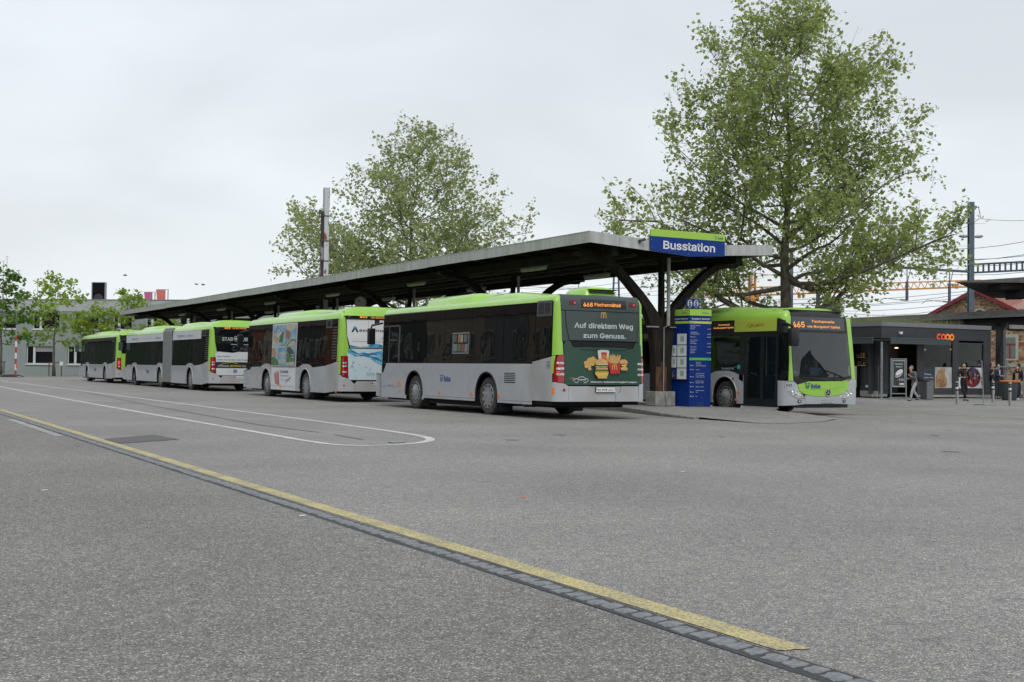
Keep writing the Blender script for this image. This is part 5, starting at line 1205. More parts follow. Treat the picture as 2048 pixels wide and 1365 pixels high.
# headlamps
for sg, q in ((1, 0), (-1, Wd)):
    f = lambda x: c5+q+sg*x
    Hp = [(f(.0), .70), (f(.10), .735), (f(.30), .725), (f(.46), .66), (f(.60), .505), (f(.36), .49), (f(.16), .56)]
    hl = k5.part('headlamp', Hp, lens, bus5, d=.03, th=.03)
    P = MB()
    for x, z, r in ((.17, .66, .055), (.31, .62, .06), (.45, .56, .04)):
        pc = k5.pt(f(x), z, .032); pn = k5.pt(f(x), z, .045); ax = Vector(pn)-Vector(pc)
        P.lathe([(r, 0), (r*.8, -.012), (r*.4, .004), (.001, .008)], pc, ax, mat('lamp_chrome', (.75, .75, .75), .1, metal=.9), 14)
    P.build('reflector_bowl', hl, smooth='auto', fix=False)
    P = MB(); k5.lay(P, circle(f(.42), .41, .065, 14, .045), under, .034, .01); k5.lay(P, circle(f(.42), .41, .035, 10, .03), lens, .038, .005); P.build('fog_lamp', bus5)
k5.printed('plate_lettering', [(rrect(c5+1.22, .345, c5+1.66, .445, .005), blackprint), (rrect(c5+1.23, .355, c5+1.65, .435, .005), greyprint), (T2('BE·795 113', c5+1.28, .37, .052, .006, .32), blackprint)], bus5, .036)
# windscreen, black surround, display header
k5.part('windscreen', [(c5+.20, 1.13), (c5+.55, 1.10), (c5+2.1, 1.10), (c5+Wd-.12, 1.16), (c5+Wd-.135, 2.38), (c5+.155, 2.38)], clearm, bus5, d=.012, th=.01)
k5.part('windscreen_surround', [(c5+.20, .99), (c5+.345, .90), (c5+.55, .945), (c5+.72, .99), (c5+2.05, 1.005), (c5+2.15, 1.035), (c5+Wd-.11, 1.05), (c5+Wd-.12, 1.155), (c5+2.1, 1.095), (c5+.55, 1.095), (c5+.20, 1.125)], blackp, bus5, d=.014, th=.03)
k5.part('display_header', [(c5+.155, 2.385), (c5+Wd-.135, 2.385), (c5+Wd-.13, 2.86), (c5+Wd-.16, 2.95), (c5+Wd-.3, 2.995), (c5+.32, 2.995), (c5+.18, 2.95), (c5+.15, 2.86)], blackp, bus5, d=.022, th=.03)
P = MB(); P.box((.30, L5-.62, 2.985), (Wd-.30, L5-.30, 3.03), blackp, .015); P.build('roof_edge_cap', bus5)
slate = mat('slate_glass', (.055, .068, .072), .15)
k5.printed('destination_display', [(rrect(c5+.22, 2.45, c5+Wd-.25, 2.82, .01), slate), (T2('465', c5+.30, 2.52, .21, .014, .42), led), (T2('Tschamerie', c5+.98, 2.665, .095, .012, .90), led), (T2('via Burgdorf Spital', c5+.80, 2.52, .085, .012, 1.30), led)], bus5, .027)
for x in (.28, Wd-.28): k5.part('roof_marker', rrect(c5+x-.05, 2.86, c5+x+.05, 2.885, .008), lens, bus5, d=.02, th=.02)
for x0, x1, z1 in ((.45, 1.35, 1.20), (1.25, 2.15, 1.16)):
    a = Vector(k5.pt(c5+x1-.05 if x0 < 1 else c5+x0+.1, 1.02 if x0 < 1 else 1.30, .045)); b = Vector(k5.pt(c5+x0 if x0 < 1 else c5+x1, 1.08 if x0 < 1 else 1.07, .045)); c = Vector(k5.pt(c5+(x0+x1)/2, 1.0, .04))
    P = MB(); P.tube([a, (a+b)/2+Vector((0, 0, .015)), b], .014, blackp, 6); P.tube([(a+b)/2, c+Vector((0, 0, 0))], .010, blackp, 6); P.build('wiper', bus5)
# near-side mirror
mi = thing_part('mirror', bus5)
P = MB(); P.box((Wd-.08, L5+.16, 1.96), (Wd+.22, L5+.34, 2.47), blackp, .05); P.build('mirror_housing', mi, smooth='auto')
P = MB(); P.tube([(Wd+.02, L5-.30, 2.60), (Wd+.14, L5+.05, 2.58), (Wd+.10, L5+.24, 2.52), (Wd+.08, L5+.25, 2.42)], .045, blackp, 8); P.build('mirror_arm', mi, smooth='auto')
P = MB(); P.box((Wd-.05, L5+.155, 2.0), (Wd+.19, L5+.159, 2.42), mat('mirror_glass', (.12, .16, .16), .05, metal=.9)); P.build('mirror_glass', mi)
# nose-side roof cowl
P = MB(); pod(P, .10, Wd-.10, L5-3.9, L5-.75, 2.88, 3.12, .6); P.build('roof_cowl', bus5, smooth='auto')
P = MB(); pod(P, .15, Wd-.15, 2.0, L5-4.1, 2.92, 3.10, .5); P.build('roof_cowl', bus5, smooth='auto')
# inside of the cab
P = MB(); P.box((.10, L5-3.1, .30), (Wd-.10, L5-.45, .36), mat('bus_floor', (.06, .06, .065), .7)); P.box((.15, L5-3.15, .36), (Wd-.95, L5-3.08, 2.6), under); P.build('cabin_floor', bus5)
P = MB(); P.box((.20, L5-.75, .38), (Wd-.85, L5-.36, 1.12), mat('dashboard', (.045, .055, .055), .5), .05); P.box((.25, L5-.55, 1.12), (1.75, L5-.42, 1.15), mat('dash_pad', (.10, .13, .13), .5)); P.build('dashboard', bus5, smooth='auto')
P = MB(); P.lathe([(.21, -.012), (.235, 0), (.21, .012), (.205, 0), (.21, -.012)], (.52, L5-.62, 1.14), (0, -.55, .83), blackp, 24); P.tube([(.52, L5-.46, 1.0), (.52, L5-.62, 1.14)], .03, blackp, 8); P.build('steering_wheel', bus5, smooth='auto')
P = MB(); P.box((.27, L5-1.32, .40), (.77, L5-.85, .78), dgrey, .04); P.box((.28, L5-1.42, .75), (.76, L5-1.30, 1.45), dgrey, .05); P.build('driver_seat', bus5, smooth='auto')
P = MB(); P.box((1.20, L5-1.9, .36), (1.24, L5-.8, 1.15), dgrey); P.tube([(1.3, L5-2.4, .4), (1.3, L5-2.4, 2.6)], .018, mat('yellow_rail', (.55, .45, .05), .4), 8); P.tube([(1.9, L5-2.6, .4), (1.9, L5-2.6, 2.6)], .018, mat('yellow_rail', (.55, .45, .05), .4), 8); P.build('cab_partition', bus5)
# ------------------------------------------------------------------ people
def skinned(name, pts, edges, m, parent, sub=2, root=0):
    "pts: {key: (x,y,z,rx,ry)}; one smooth surface grown round the skeleton"
    keys = list(pts); ix = {k: i for i, k in enumerate(keys)}
    me = bpy.data.meshes.new(name); me.from_pydata([pts[k][:3] for k in keys], [(ix[a], ix[b]) for a, b in edges], []); me.update()
    o = bpy.data.objects.new(name, me); COL.objects.link(o)
    md = o.modifiers.new('s', 'SKIN'); md.use_smooth_shade = True; md.branch_smoothing = .3
    if not me.skin_vertices: 
        bpy.context.view_layer.objects.active = o
    sv = me.skin_vertices[0].data
    for i, k in enumerate(keys):
        q = pts[k]; sv[i].radius = (q[3], q[4] if len(q) > 4 else q[3]); sv[i].use_root = (i == root)
    s2 = o.modifiers.new('u', 'SUBSURF'); s2.levels = sub; s2.render_levels = sub
    bpy.context.view_layer.update()
    ev = o.evaluated_get(bpy.context.evaluated_depsgraph_get()); nm = bpy.data.meshes.new_from_object(ev)
    bpy.data.objects.remove(o); nm.materials.clear(); nm.materials.append(m)
    nm.polygons.foreach_set('use_smooth', [True]*len(nm.polygons))
    for p in nm.polygons: p.material_index = 0
    r = bpy.data.objects.new(name, nm); COL.objects.link(r); r.parent = parent
    return r
def person(label, loc, rz, J, cloth, hair, H=1.70, coat_len=.0, group=None, extra=None, seated=False, bagside=0):
    """J: joints facing +y, metres for a 1.75 m body. cloth: (top material, trouser material, shoe material)"""
    t = thing('person', label, 'person', loc, rz, group); s = H/1.75
    t.scale = (s, s, s)
    top, trou, shoe = cloth
    g = lambda k: Vector(J[k])
    hd = g('head')
    nb = hd-Vector((0, 0, .20))
    P = {'hip': (*g('hip'), .13, .10), 'waist': (*((g('hip')+g('chest'))/2), .115, .085), 'chest': (*g('chest'), .14, .10), 'nk': (*((g('chest')+nb)/2+Vector((0, 0, .06))), .075, .065), 'neck': (*nb, .052), 'jaw': (*(hd+Vector((0, .015, -.09))), .062, .07), 'head': (*hd, .078, .092), 'crown': (*(hd+Vector((0, -.012, .075))), .062, .075)}
    E = [('hip', 'waist'), ('waist', 'chest'), ('chest', 'nk'), ('nk', 'neck'), ('neck', 'jaw'), ('jaw', 'head'), ('head', 'crown')]
    for q in 'LR':
        for a, r in (('sho', .058), ('elb', .040), ('wri', .026), ('hand', .034)): P[a+q] = (*g(a+q), r)
        fw = (g('hand'+q)-g('wri'+q)).normalized(); sidev = fw.cross(Vector((1, 0, 0))) if abs(fw.x) < .8 else Vector((0, 0, 1)); sidev.normalize()
        E += [('chest', 'sho'+q), ('sho'+q, 'elb'+q), ('elb'+q, 'wri'+q), ('wri'+q, 'hand'+q)]
        for a, r in (('thi', .085), ('kne', .055), ('ank', .030)): P[a+q] = (*g(a+q), r)
        P['toe'+q] = (*(g('ank'+q)*.4+g('toe'+q)*.6), .016)
        E += [('hip', 'thi'+q), ('thi'+q, 'kne'+q), ('kne'+q, 'ank'+q), ('ank'+q, 'toe'+q)]
    skinned('body', P, E, skin, t, 1)
    # fingers
    F = MB()
    for q in 'LR':
        h = g('hand'+q); w = g('wri'+q); fw = (h-w).normalized(); sd_ = fw.cross(Vector((0, 1, 0))); sd_ = sd_.normalized() if sd_.length > .2 else Vector((1, 0, 0)); dn = fw.cross(sd_).normalized()
        for i, ln in enumerate((.070, .078, .073, .058)):
            b = h+fw*.02+sd_*(.030-.020*i); F.tube([b, b+fw*ln*.5, b+fw*ln*.85+dn*.022], [.0095, .0088, .007], skin, 6)
        b = h+sd_*.036-fw*.03; F.tube([b, b+fw*.035+sd_*.02, b+fw*.055+sd_*.018+dn*.01], [.011, .010, .008], skin, 6)
    F.build('fingers', t, smooth=True)
    # face
    F = MB(); 
    for x in (-.030, .030): F.lathe([(.011, 0), (.007, .006), (.001, .008)], hd+Vector((x, .078, .005)), (0, 1, 0), white, 8); F.lathe([(.005, .007), (.001, .010)], hd+Vector((x, .078, .005)), (0, 1, 0), blackprint, 6)
    F.tube([hd+Vector((0, .082, .0)), hd+Vector((0, .108, -.035)), hd+Vector((0, .085, -.045))], [.008, .013, .010], skin, 6)
    F.tube([hd+Vector((-.022, .080, -.068)), hd+Vector((0, .088, -.068)), hd+Vector((.022, .080, -.068))], .006, mat('lips', (.40, .13, .11), .5), 6)
    for x in (-.078, .078): F.lathe([(.02, -.006), (.026, 0), (.02, .006)], hd+Vector((x, -.005, -.01)), (1, 0, 0), skin, 8)
    F.build('face', t, smooth=True)
    # trousers, shoes
    P = {'hip': (*(g('hip')), .15, .12), 'w': (*(g('hip')+Vector((0, 0, .10))), .135, .11)}; E = [('hip', 'w')]
    for q in 'LR':
        P['t'+q] = (*g('thi'+q), .098); P['k'+q] = (*g('kne'+q), .070); P['a'+q] = (*(g('ank'+q)+Vector((0, 0, .03))), .055); E += [('hip', 't'+q), ('t'+q, 'k'+q), ('k'+q, 'a'+q)]
    skinned('trousers', P, E, trou, t, 1)
    for q in 'LR':
        a = g('ank'+q); b = g('toe'+q); d = (b-a); d.z = 0; d = d.normalized() if d.length > .01 else Vector((0, 1, 0))
        skinned('shoe', {'a': (*(a+Vector((0, 0, .02))), .045), 'h': (*(a-d*.02+Vector((0, 0, -.035))), .042, .04), 'm': (*(a+d*.08+Vector((0, 0, -.045))), .045, .035), 't': (*(a+d*.17+Vector((0, 0, -.055))), .038, .028)}, [('a', 'h'), ('h', 'm'), ('m', 't')], shoe, t, 1)
    # top
    c = g('chest'); hp = g('hip')
    P = {'c': (*c, .175, .125), 'w': (*((hp+c)/2), .145, .115), 'h': (*(hp+Vector((0, 0, .02))), .165, .135), 'n': (*((c+nb)/2+Vector((0, 0, .05))), .09, .08)}; E = [('c', 'w'), ('w', 'h'), ('c', 'n')]
    if coat_len > 0: P['e'] = (*(hp+Vector((0, 0, -coat_len))), .185, .16); E.append(('h', 'e'))
    for q in 'LR':
        P['s'+q] = (*g('sho'+q), .075); P['e'+q] = (*g('elb'+q), .060); P['r'+q] = (*(g('wri'+q)*.85+g('elb'+q)*.15), .048); E += [('c', 's'+q), ('s'+q, 'e'+q), ('e'+q, 'r'+q)]
    skinned('jacket', P, E, top, t, 1)
    # hair
    hm, hl = hair
    P = {'a': (*(hd+Vector((0, .025, .095))), .060, .045), 'b': (*(hd+Vector((0, -.03, .075))), .088, .085), 'c': (*(hd+Vector((0, -.055, .0))), .092, .060), 'd': (*(hd+Vector((0, -.06, -.06-hl*.3))), .080, .045)}; E = [('a', 'b'), ('b', 'c'), ('c', 'd')]
    if hl > .1:
        P['e'] = (*(hd+Vector((0, -.07, -.10-hl*.7))), .085, .045); E.append(('d', 'e'))
        for x, q in ((-.075, 'L'), (.075, 'R')): P['s'+q] = (*(hd+Vector((x, .01, -.05))), .028, .03); P['t'+q] = (*(hd+Vector((x*1.05, .03, -.10-hl*.6))), .03, .03); E += [('c', 's'+q), ('s'+q, 't'+q)]
    skinned('hair', P, E, hm, t, 1)
    if extra: extra(t, g)
    return t
def stand(**k):
    J = dict(hip=(0, 0, .93), chest=(0, 0, 1.33), head=(0, .01, 1.64), shoL=(-.18, 0, 1.42), elbL=(-.22, -.03, 1.14), wriL=(-.23, .05, .90), handL=(-.23, .08, .83), shoR=(.18, 0, 1.42), elbR=(.22, -.03, 1.14), wriR=(.23, .05, .90), handR=(.23, .08, .83),
             thiL=(-.09, 0, .86), kneL=(-.10, .02, .48), ankL=(-.10, 0, .09), toeL=(-.11, .14, .035), thiR=(.09, 0, .86), kneR=(.10, .02, .48), ankR=(.10, 0, .09), toeR=(.11, .14, .035))
    J.update(k); return J
blackc = mat('black_cloth', (.012, .012, .014), .85, var=.3, vscale=8); greyc = mat('grey_wool', (.10, .10, .105), .9, col2=(.16, .16, .165), vscale=40, bump=.3); lightc = mat('light_grey_trousers', (.36, .37, .38), .85, var=.12, vscale=9); navyc = mat('navy_cloth', (.015, .02, .035), .8, var=.3); shoeb = mat('black_shoe', (.012, .012, .012), .5); shoew = mat('white_shoe', (.6, .6, .62), .5)
hairg = mat('grey_hair', (.30, .29, .27), .8, col2=(.18, .17, .16), vscale=40); haird = mat('dark_hair', (.012, .009, .007), .6, var=.3, vscale=30); hairb = mat('brown_hair', (.035, .02, .012), .6, var=.3, vscale=30); beigec = mat('beige_top', (.45, .31, .22), .8); rust = mat('rust_jumper', (.10, .03, .02), .9, var=.2)
CAMYAW = -YAW
def rot_face(px_dir):   # 0 faces the camera, pi/2 faces photo-left
    return PI-YAW-px_dir
# woman by the shop
def ex1(t, g):
    P = MB(); c = g('chest')
    P.lathe([(.15, 0), (.19, .02), (.20, .06), (.16, .08)], c+Vector((0, -.03, .10)), (0, -.25, 1), mat('fur_trim', (.30, .22, .13), .95, var=.4, vscale=60, bump=.8, bscale=90), 16); P.build('fur_collar', t, smooth=True)
    P = MB(); P.prism([(-.05, 1.0), (.05, 1.0), (.06, 1.40), (-.06, 1.40)], (0, .125, 0), (1, 0, 0), (0, 0, 1), (0, .012, 0), rust); P.build('jumper_front', t)
    P = MB(); h = g('handR'); P.box((h.x-.10, h.y-.02, h.z-.01), (h.x+.22, h.y+.16, h.z+.015), lightc, .004); P.build('folder', t)
w = at(1927, 796, 55.2)
person('woman in a black coat with fur collar standing before the shop window', (w.x, w.y, zg(w.x)), rot_face(-.15),
       stand(head=(0, .02, 1.63), elbR=(.27, .02, 1.16), wriR=(.24, .24, 1.08), handR=(.24, .31, 1.09), elbL=(-.27, -.04, 1.15), wriL=(-.30, .05, .92), handL=(-.31, .09, .86), kneL=(-.13, .03, .48), ankL=(-.02, -.02, .09), toeL=(.02, .12, .035), kneR=(.04, .05, .47), ankR=(-.10, .06, .09), toeR=(-.12, .20, .035)),
       (blackc, blackc, shoeb), (haird, .28), H=1.74, coat_len=.13, extra=ex1)
# grey-haired lady walking to the left
def ex2(t, g):
    P = MB(); c = g('hip')+Vector((0, -.26, .18)); P.lathe([(.02, -.17), (.13, -.15), (.16, -.05), (.13, .08), (.02, .12)], c, (0, .2, 1), navyc, 14); P.build('shoulder_bag', t, smooth=True)
    P = MB(); P.tube([c+Vector((0, 0, .1)), g('shoR')+Vector((0, -.02, .07)), g('chest')+Vector((0, .13, -.02))], .012, navyc, 6); P.build('bag_strap', t)
w = at(1829, 798, 53.6)
person('grey haired lady in a grey wool coat and pale trousers walking past the board', (w.x, w.y, zg(w.x)), rot_face(1.25),
       stand(hip=(0, -.02, .91), chest=(0, .08, 1.27), head=(0, .20, 1.54), shoL=(-.17, .09, 1.35), shoR=(.17, .09, 1.35), elbL=(-.24, .12, 1.06), wriL=(-.08, .28, 1.16), handL=(-.02, .31, 1.20), elbR=(.24, -.02, 1.08), wriR=(.16, .24, 1.04), handR=(.12, .30, 1.06),
             kneL=(-.09, .20, .48), ankL=(-.09, .28, .09), toeL=(-.09, .42, .04), kneR=(.09, -.02, .47), ankR=(.09, -.28, .13), toeR=(.09, -.16, .05)),
       (greyc, lightc, shoeb), (hairg, .05), H=1.66, coat_len=.22, extra=ex2)
# two men by the railing
w = at(1994, 785, 60.5)
person('man in a dark jacket over a pale blue shirt looking down beside the railing', (w.x, w.y, zg(w.x)), rot_face(-.7),
       stand(head=(0, .06, 1.62), elbR=(.24, .05, 1.14), wriR=(.12, .28, 1.12), handR=(.08, .34, 1.13), elbL=(-.24, .05, 1.14), wriL=(-.12, .28, 1.10), handL=(-.06, .34, 1.10)), (navyc, navyc, shoeb), (haird, .0), H=1.80, coat_len=.05,
       extra=lambda t, g: (lambda P: (P.prism([(-.05, 1.12), (.05, 1.12), (.07, 1.42), (-.07, 1.42)], (0, .125, 0), (1, 0, 0), (0, 0, 1), (0, .012, 0), mat('pale_blue_shirt', (.35, .45, .60), .8)), P.build('shirt_front', t)))(MB()))
w = at(1983, 785, 61.5)
person('man in black half hidden at the corner of the dark shop', (w.x, w.y, zg(w.x)), rot_face(-1.2), stand(), (blackc, blackc, shoeb), (hairb, .0), H=1.80, coat_len=.08)
# woman at the right edge
w = at(2036, 787, 58.5)
person('woman in a black leather jacket and beige top with white trainers', (w.x, w.y, zg(w.x)), rot_face(.85),
       stand(head=(0, .04, 1.63), elbR=(.25, -.06, 1.14), wriR=(.26, .06, .93), handR=(.26, .10, .87), kneL=(-.09, .26, .52), ankL=(-.09, .42, .14), toeL=(-.09, .55, .14), kneR=(.09, .0, .47), ankR=(.09, -.22, .10), toeR=(.09, -.08, .04)),
       (blackc, blackc, shoew), (haird, .25), H=1.68, extra=lambda t, g: (lambda P: (P.prism([(-.07, 1.0), (.07, 1.0), (.08, 1.36), (-.08, 1.36)], (0, .118, 0), (1, 0, 0), (0, 0, 1), (0, .012, 0), beigec), P.build('beige_top', t)))(MB()))
w = at(2037, 785, 62)
person('person in dark clothes mostly hidden behind the woman with white trainers', (w.x, w.y, zg(w.x)), rot_face(2.6), stand(), (navyc, navyc, shoeb), (hairb, .0), H=1.80)
# driver of the facing bus (local metres of the bus -> world)
dw = Vector((26.05-.52, 38.1-(L5-1.12), -.06+.36))
person('bus driver in a pale blue shirt seated behind the windscreen of the facing bus', (dw.x, dw.y, dw.z-.03), PI,
       dict(hip=(0, 0, .48), chest=(0, -.03, .90), head=(0, .03, 1.20), shoL=(-.18, -.02, .99), elbL=(-.24, .14, .76), wriL=(-.16, .36, .84), handL=(-.14, .43, .87), shoR=(.18, -.02, .99), elbR=(.24, .14, .76), wriR=(.16, .36, .84), handR=(.14, .43, .87),
            thiL=(-.09, .08, .48), kneL=(-.12, .45, .50), ankL=(-.12, .50, .12), toeL=(-.12, .62, .07), thiR=(.09, .08, .48), kneR=(.12, .45, .50), ankR=(.12, .50, .12), toeR=(.12, .62, .07)),
       (mat('driver_blue_shirt', (.28, .42, .58), .8), navyc, shoeb), (hairg, .0), H=1.78)

# ------------------------------------------------------------------ street furniture by the shop
def camdir():  # photo-right and away directions on the ground
    r = Vector((math.cos(YAW), -math.sin(YAW), 0)); f = Vector((math.sin(YAW), math.cos(YAW), 0)); return r, f
R_, F_ = camdir()
bl = None
for i, (px, Y, lb) in enumerate(((1914, 49.4, 'steel bollard with dark bands in front of the shop window, left one'), (1986, 53.0, 'steel bollard with dark bands left of the planter, nearest the shop corner'), (2020, 48.0, 'steel bollard with dark bands farthest right, before the planter'))):
    w = at(px, 780, Y); loc = (w.x, w.y, zg(w.x))
    if bl is None:
        bl = thing('bollard', lb, 'bollard', loc, 0, 'steel bollards before the shop')
        P = MB(); P.lathe([(.055, 0), (.055, .90), (.05, .93), (.001, .94)], (0, 0, 0), (0, 0, 1), mat('stainless', (.45, .45, .44), .3, metal=.8), 18); P.build('post', bl, smooth='auto')
        P = MB()
        for z in (.55, .72, .80): P.lathe([(.0565, z), (.0565, z+.06)], (0, 0, 0), (0, 0, 1), blackp, 18)
        P.build('band', bl, smooth='auto')
        P = MB(); P.lathe([(.057, .62), (.057, .70)], (0, 0, 0), (0, 0, 1), white, 18); P.build('reflective_band', bl, smooth='auto')
    else:
        o = bl.copy(); COL.objects.link(o); o.location = loc; o['label'] = lb
        for ch in bl.children: c = ch.copy(); COL.objects.link(c); c.parent = o
# flag sign on a round base
w = at(1965, 800, 48.6)
t = thing('pole_sign', 'thin grey pole with small dark flag sign on a round steel base', 'sign', (w.x, w.y, zg(w.x)), -YAW)
P = MB(); P.lathe([(.36, 0), (.36, .045), (.33, .06), (.001, .065)], (0, 0, 0), (0, 0, 1), galv, 28); P.build('base', t, smooth='auto')
P = MB(); P.tube([(.05, 0, .06), (.03, 0, .4), (-.04, 0, 1.78)], .022, galv, 10); P.build('pole', t, smooth='auto')
P = MB(); P.box((-.22, -.012, 1.52), (-.06, .012, 1.72), navyc); P.box((-.20, -.015, 1.60), (-.10, -.0125, 1.63), mat('orange_print', (.5, .18, .05), .5)); P.build('flag_panel', t)
# shop trash bin
w = at(1853, 790, 56.2)
t = thing('waste_bin', 'square grey metal waste bin against the dark shop wall', 'bin', (w.x, w.y, zg(w.x)), -YAW+.35)
P = MB(); P.box((-.18, -.22, .03), (.22, .22, .86), dgrey, .01); P.build('body', t); P = MB(); P.box((-.165, -.235, .05), (.205, -.222, .84), mat('bin_grey', (.16, .16, .165), .5)); P.build('front_plate', t)
P = MB(); P.box((-.20, -.24, .90), (.24, .24, .93), dgrey); P.box((-.18, .1, .86), (.22, .22, .90), dgrey); P.build('lid', t); P = MB(); P.lathe([(.03, .0), (.001, .003)], (0, -.236, .62), (0, -1, 0), mat('cyan_print', (.02, .30, .50), .5), 12); P.build('sticker', t)
# orange-rimmed planter tub
w = at(2018, 783, 57.8)
t = thing('round_tub', 'large dark grey tub with an orange rim behind the bollards', 'tub', (w.x, w.y, zg(w.x)))
P = MB(); P.lathe([(.30, 0), (.34, .1), (.39, .86), (.36, .86), (.3, .2)], (0, 0, 0), (0, 0, 1), mat('tub_grey', (.045, .055, .06), .6), 26); P.build('body', t, smooth='auto')
P = MB(); P.lathe([(.37, .86), (.42, .87), (.43, .92), (.39, .95), (.001, .93)], (0, 0, 0), (0, 0, 1), mat('tub_orange', (.62, .16, .025), .5), 26); P.build('rim', t, smooth='auto')
# shop advertising board on its stand
w = at(1797, 797, 55.4)
t = thing('advert_board', 'standing frame with black sandwich poster priced 3.95 outside the shop', 'board', (w.x, w.y, zg(w.x)), -YAW+.18); t.scale = (.62, 1, 1)
P = MB()
for x in (-.60, .60): P.box((x-.03, -.02, .12), (x+.03, .02, 1.92), galv)
P.box((-.57, -.018, 1.86), (.57, .018, 1.90), galv); P.box((-.57, -.018, .28), (.57, .018, .32), galv)
P.build('stand_frame', t)
P = MB(); P.box((-.99, -.33, .10), (-.22, -.27, .14), galv); P.box((.22, .2, .10), (.99, .26, .14), galv)
for x, y in ((-.95, -.30), (-.28, -.30), (.30, .23), (.9, .23)): P.box((x-.02, y-.02, 0), (x+.02, y+.02, .10), galv)
P.box((-.62, -.3, .11), (-.58, .2, .13), galv); P.box((.58, -.3, .11), (.62, .23, .13), galv); P.build('feet', t)
P = MB(); P.box((-.50, -.03, .60), (.50, .03, 1.83), mat('board_rim', (.34, .38, .39), .5)); P.build('poster_rim', t)
P = MB(); P.box((-.44, -.036, .66), (.44, -.031, 1.78), mat('poster_slate', (.035, .038, .042), .5, var=.2, vscale=5))
FL = lambda m2, m, o=.0375: P.flat(m2[0], m2[1], (0, -o, 0), (1, 0, 0), (0, 0, 1), m)
FL(T2('Hausgemachte', 0, 1.63, .075, .012, .62, 'C'), white); FL(T2('Sandwiches', 0, 1.50, .075, .012, .50, 'C'), white)
el = lambda cx, cz, a, b, r: [(cx+a*math.cos(t_)*math.cos(r)-b*math.sin(t_)*math.sin(r), cz+a*math.cos(t_)*math.sin(r)+b*math.sin(t_)*math.cos(r)) for t_ in np.linspace(0, 2*PI, 20, endpoint=False)]
FL(polym(el(0, 1.20, .32, .13, .35)), greyprint); FL(polym(el(0, 1.215, .29, .10, .35)), mat('poster_slate2', (.06, .062, .066), .5), .038); FL(polym(el(.01, 1.27, .30, .11, .35)), white, .0385)
FL(T2('Fr. ', -.10, .90, .07, .008), white); FL(T2('3.95', .02, .88, .14, .01, .34), white); FL(polym([(.05, .70), (.38, .70), (.38, .78), (.05, .78)]), white, .038); FL(T2('coop', .14, .72, .04, .01, .18), redp, .0392)
P.build('poster', t, fix=False)

# ------------------------------------------------------------------ the shop
shop = thing('shop', 'dark anthracite flat roofed shop with grassy roof and orange lettering', 'shop', (0, 0, 0))
A0 = at(1640, 700, 62.2); B0 = at(1762, 700, 58.7); C0 = at(1981, 700, 62.6)
for v in (A0, B0, C0): v.z = 0
def wall_axes(a, b): u = (b-a).normalized(); return u, Vector((u.y, -u.x, 0)), (b-a).length
uA, nA, lA = wall_axes(A0, B0); uB, nB, lB = wall_axes(B0, C0)
if nA.dot(F_) > 0: nA = -nA
if nB.dot(F_) > 0: nB = -nB
def wbox(name, o, u, n_, x0, x1, z0, z1, m, t0, t1, parent=shop, P=None):
    own = P is None; P = P or MB(); V = []
    for d in (t0, t1): V += [o+u*x0+n_*d+UZ*z0, o+u*x1+n_*d+UZ*z0, o+u*x1+n_*d+UZ*z1, o+u*x0+n_*d+UZ*z1]
    P.add(V, [(3, 2, 1, 0), (4, 5, 6, 7), (0, 1, 5, 4), (1, 2, 6, 5), (2, 3, 7, 6), (3, 0, 4, 7)], m)
    return P.build(name, parent) if own else None
# roof slab / coping
D0 = C0+F_*7+R_*.5; E_ = A0+F_*9
P = MB(); ring = [A0, B0, C0, D0, E_]; c_ = sum(ring, Vector())/5
P.add([(v.x, v.y, 3.2) for v in ring]+[(v.x, v.y, 3.52) for v in ring], [(4, 3, 2, 1, 0), (5, 6, 7, 8, 9)]+[(i, (i+1) % 5, (i+1) % 5+5, i+5) for i in range(5)], anthr); P.build('roof_slab', shop)
coping = mat('coping_grey', (.19, .20, .21), .5, var=.08)
for o, u, n_, l_ in ((A0, uA, nA, lA), (B0, uB, nB, lB)):
    k_ = 3 if l_ > 6 else 2
    for i in range(k_): wbox('coping', o, u, n_, l_*i/k_+(0 if i else -.02), l_*(i+1)/k_-.006, 3.45, 3.66, coping, -.25, .06)
# fascia panels
for o, u, n_, l_, cut in ((A0, uA, nA, lA, [0, 1.2, 2.35, 99]), (B0, uB, nB, lB, [0, 1.1, 2.35, 3.6, 4.85, 6.1, 99])):
    xs_ = [min(c, l_) for c in cut]
    for a, b in zip(xs_, xs_[1:]): wbox('fascia_panel', o, u, n_, a+.004, b-.004, 2.86, 3.445, anthr, -.02, .02)
# walls
wbox('wall', B0, uB, nB, lB-.55, lB, .12, 2.855, anthr, -.05, .02); wbox('wall', B0, uB, nB, lB-2.85, lB-2.40, .12, 2.855, anthr, -.05, .02)
wbox('wall', B0, uB, nB, lB-5.4, lB-4.92, .12, 2.855, anthr, -.05, .02)
wbox('wall', A0, uA, nA, lA-1.6, lA-.3, .30, 2.855, anthr, -.35, -.30); wbox('wall', A0, uA, nA, 0, lA-2.9, .1, 2.855, anthr, -.3, .0)
wbox('wall', B0, uB, nB, .0, 1.3, .15, 2.855, anthr, -.8, -.75); wbox('wall', B0, uB, nB, 1.3, 2.1, .1, 2.855, mat('very_dark_panel', (.012, .012, .014), .6), -.9, -.85)
wbox('plinth', B0, uB, nB, 2.6, lB, .0, .115, limec, -.1, .03); wbox('plinth', A0, uA, nA, lA-1.6, lA-.5, 0, .29, limec, -.36, -.29); wbox('plinth', B0, uB, nB, .2, 1.2, 0, .14, limec, -.85, -.72)
P = MB(); ring2 = [v+(c_-v)*.10 for v in (A0, B0, C0, D0, E_)]
ins = mat('shop_inside', (.022, .018, .015), .9)
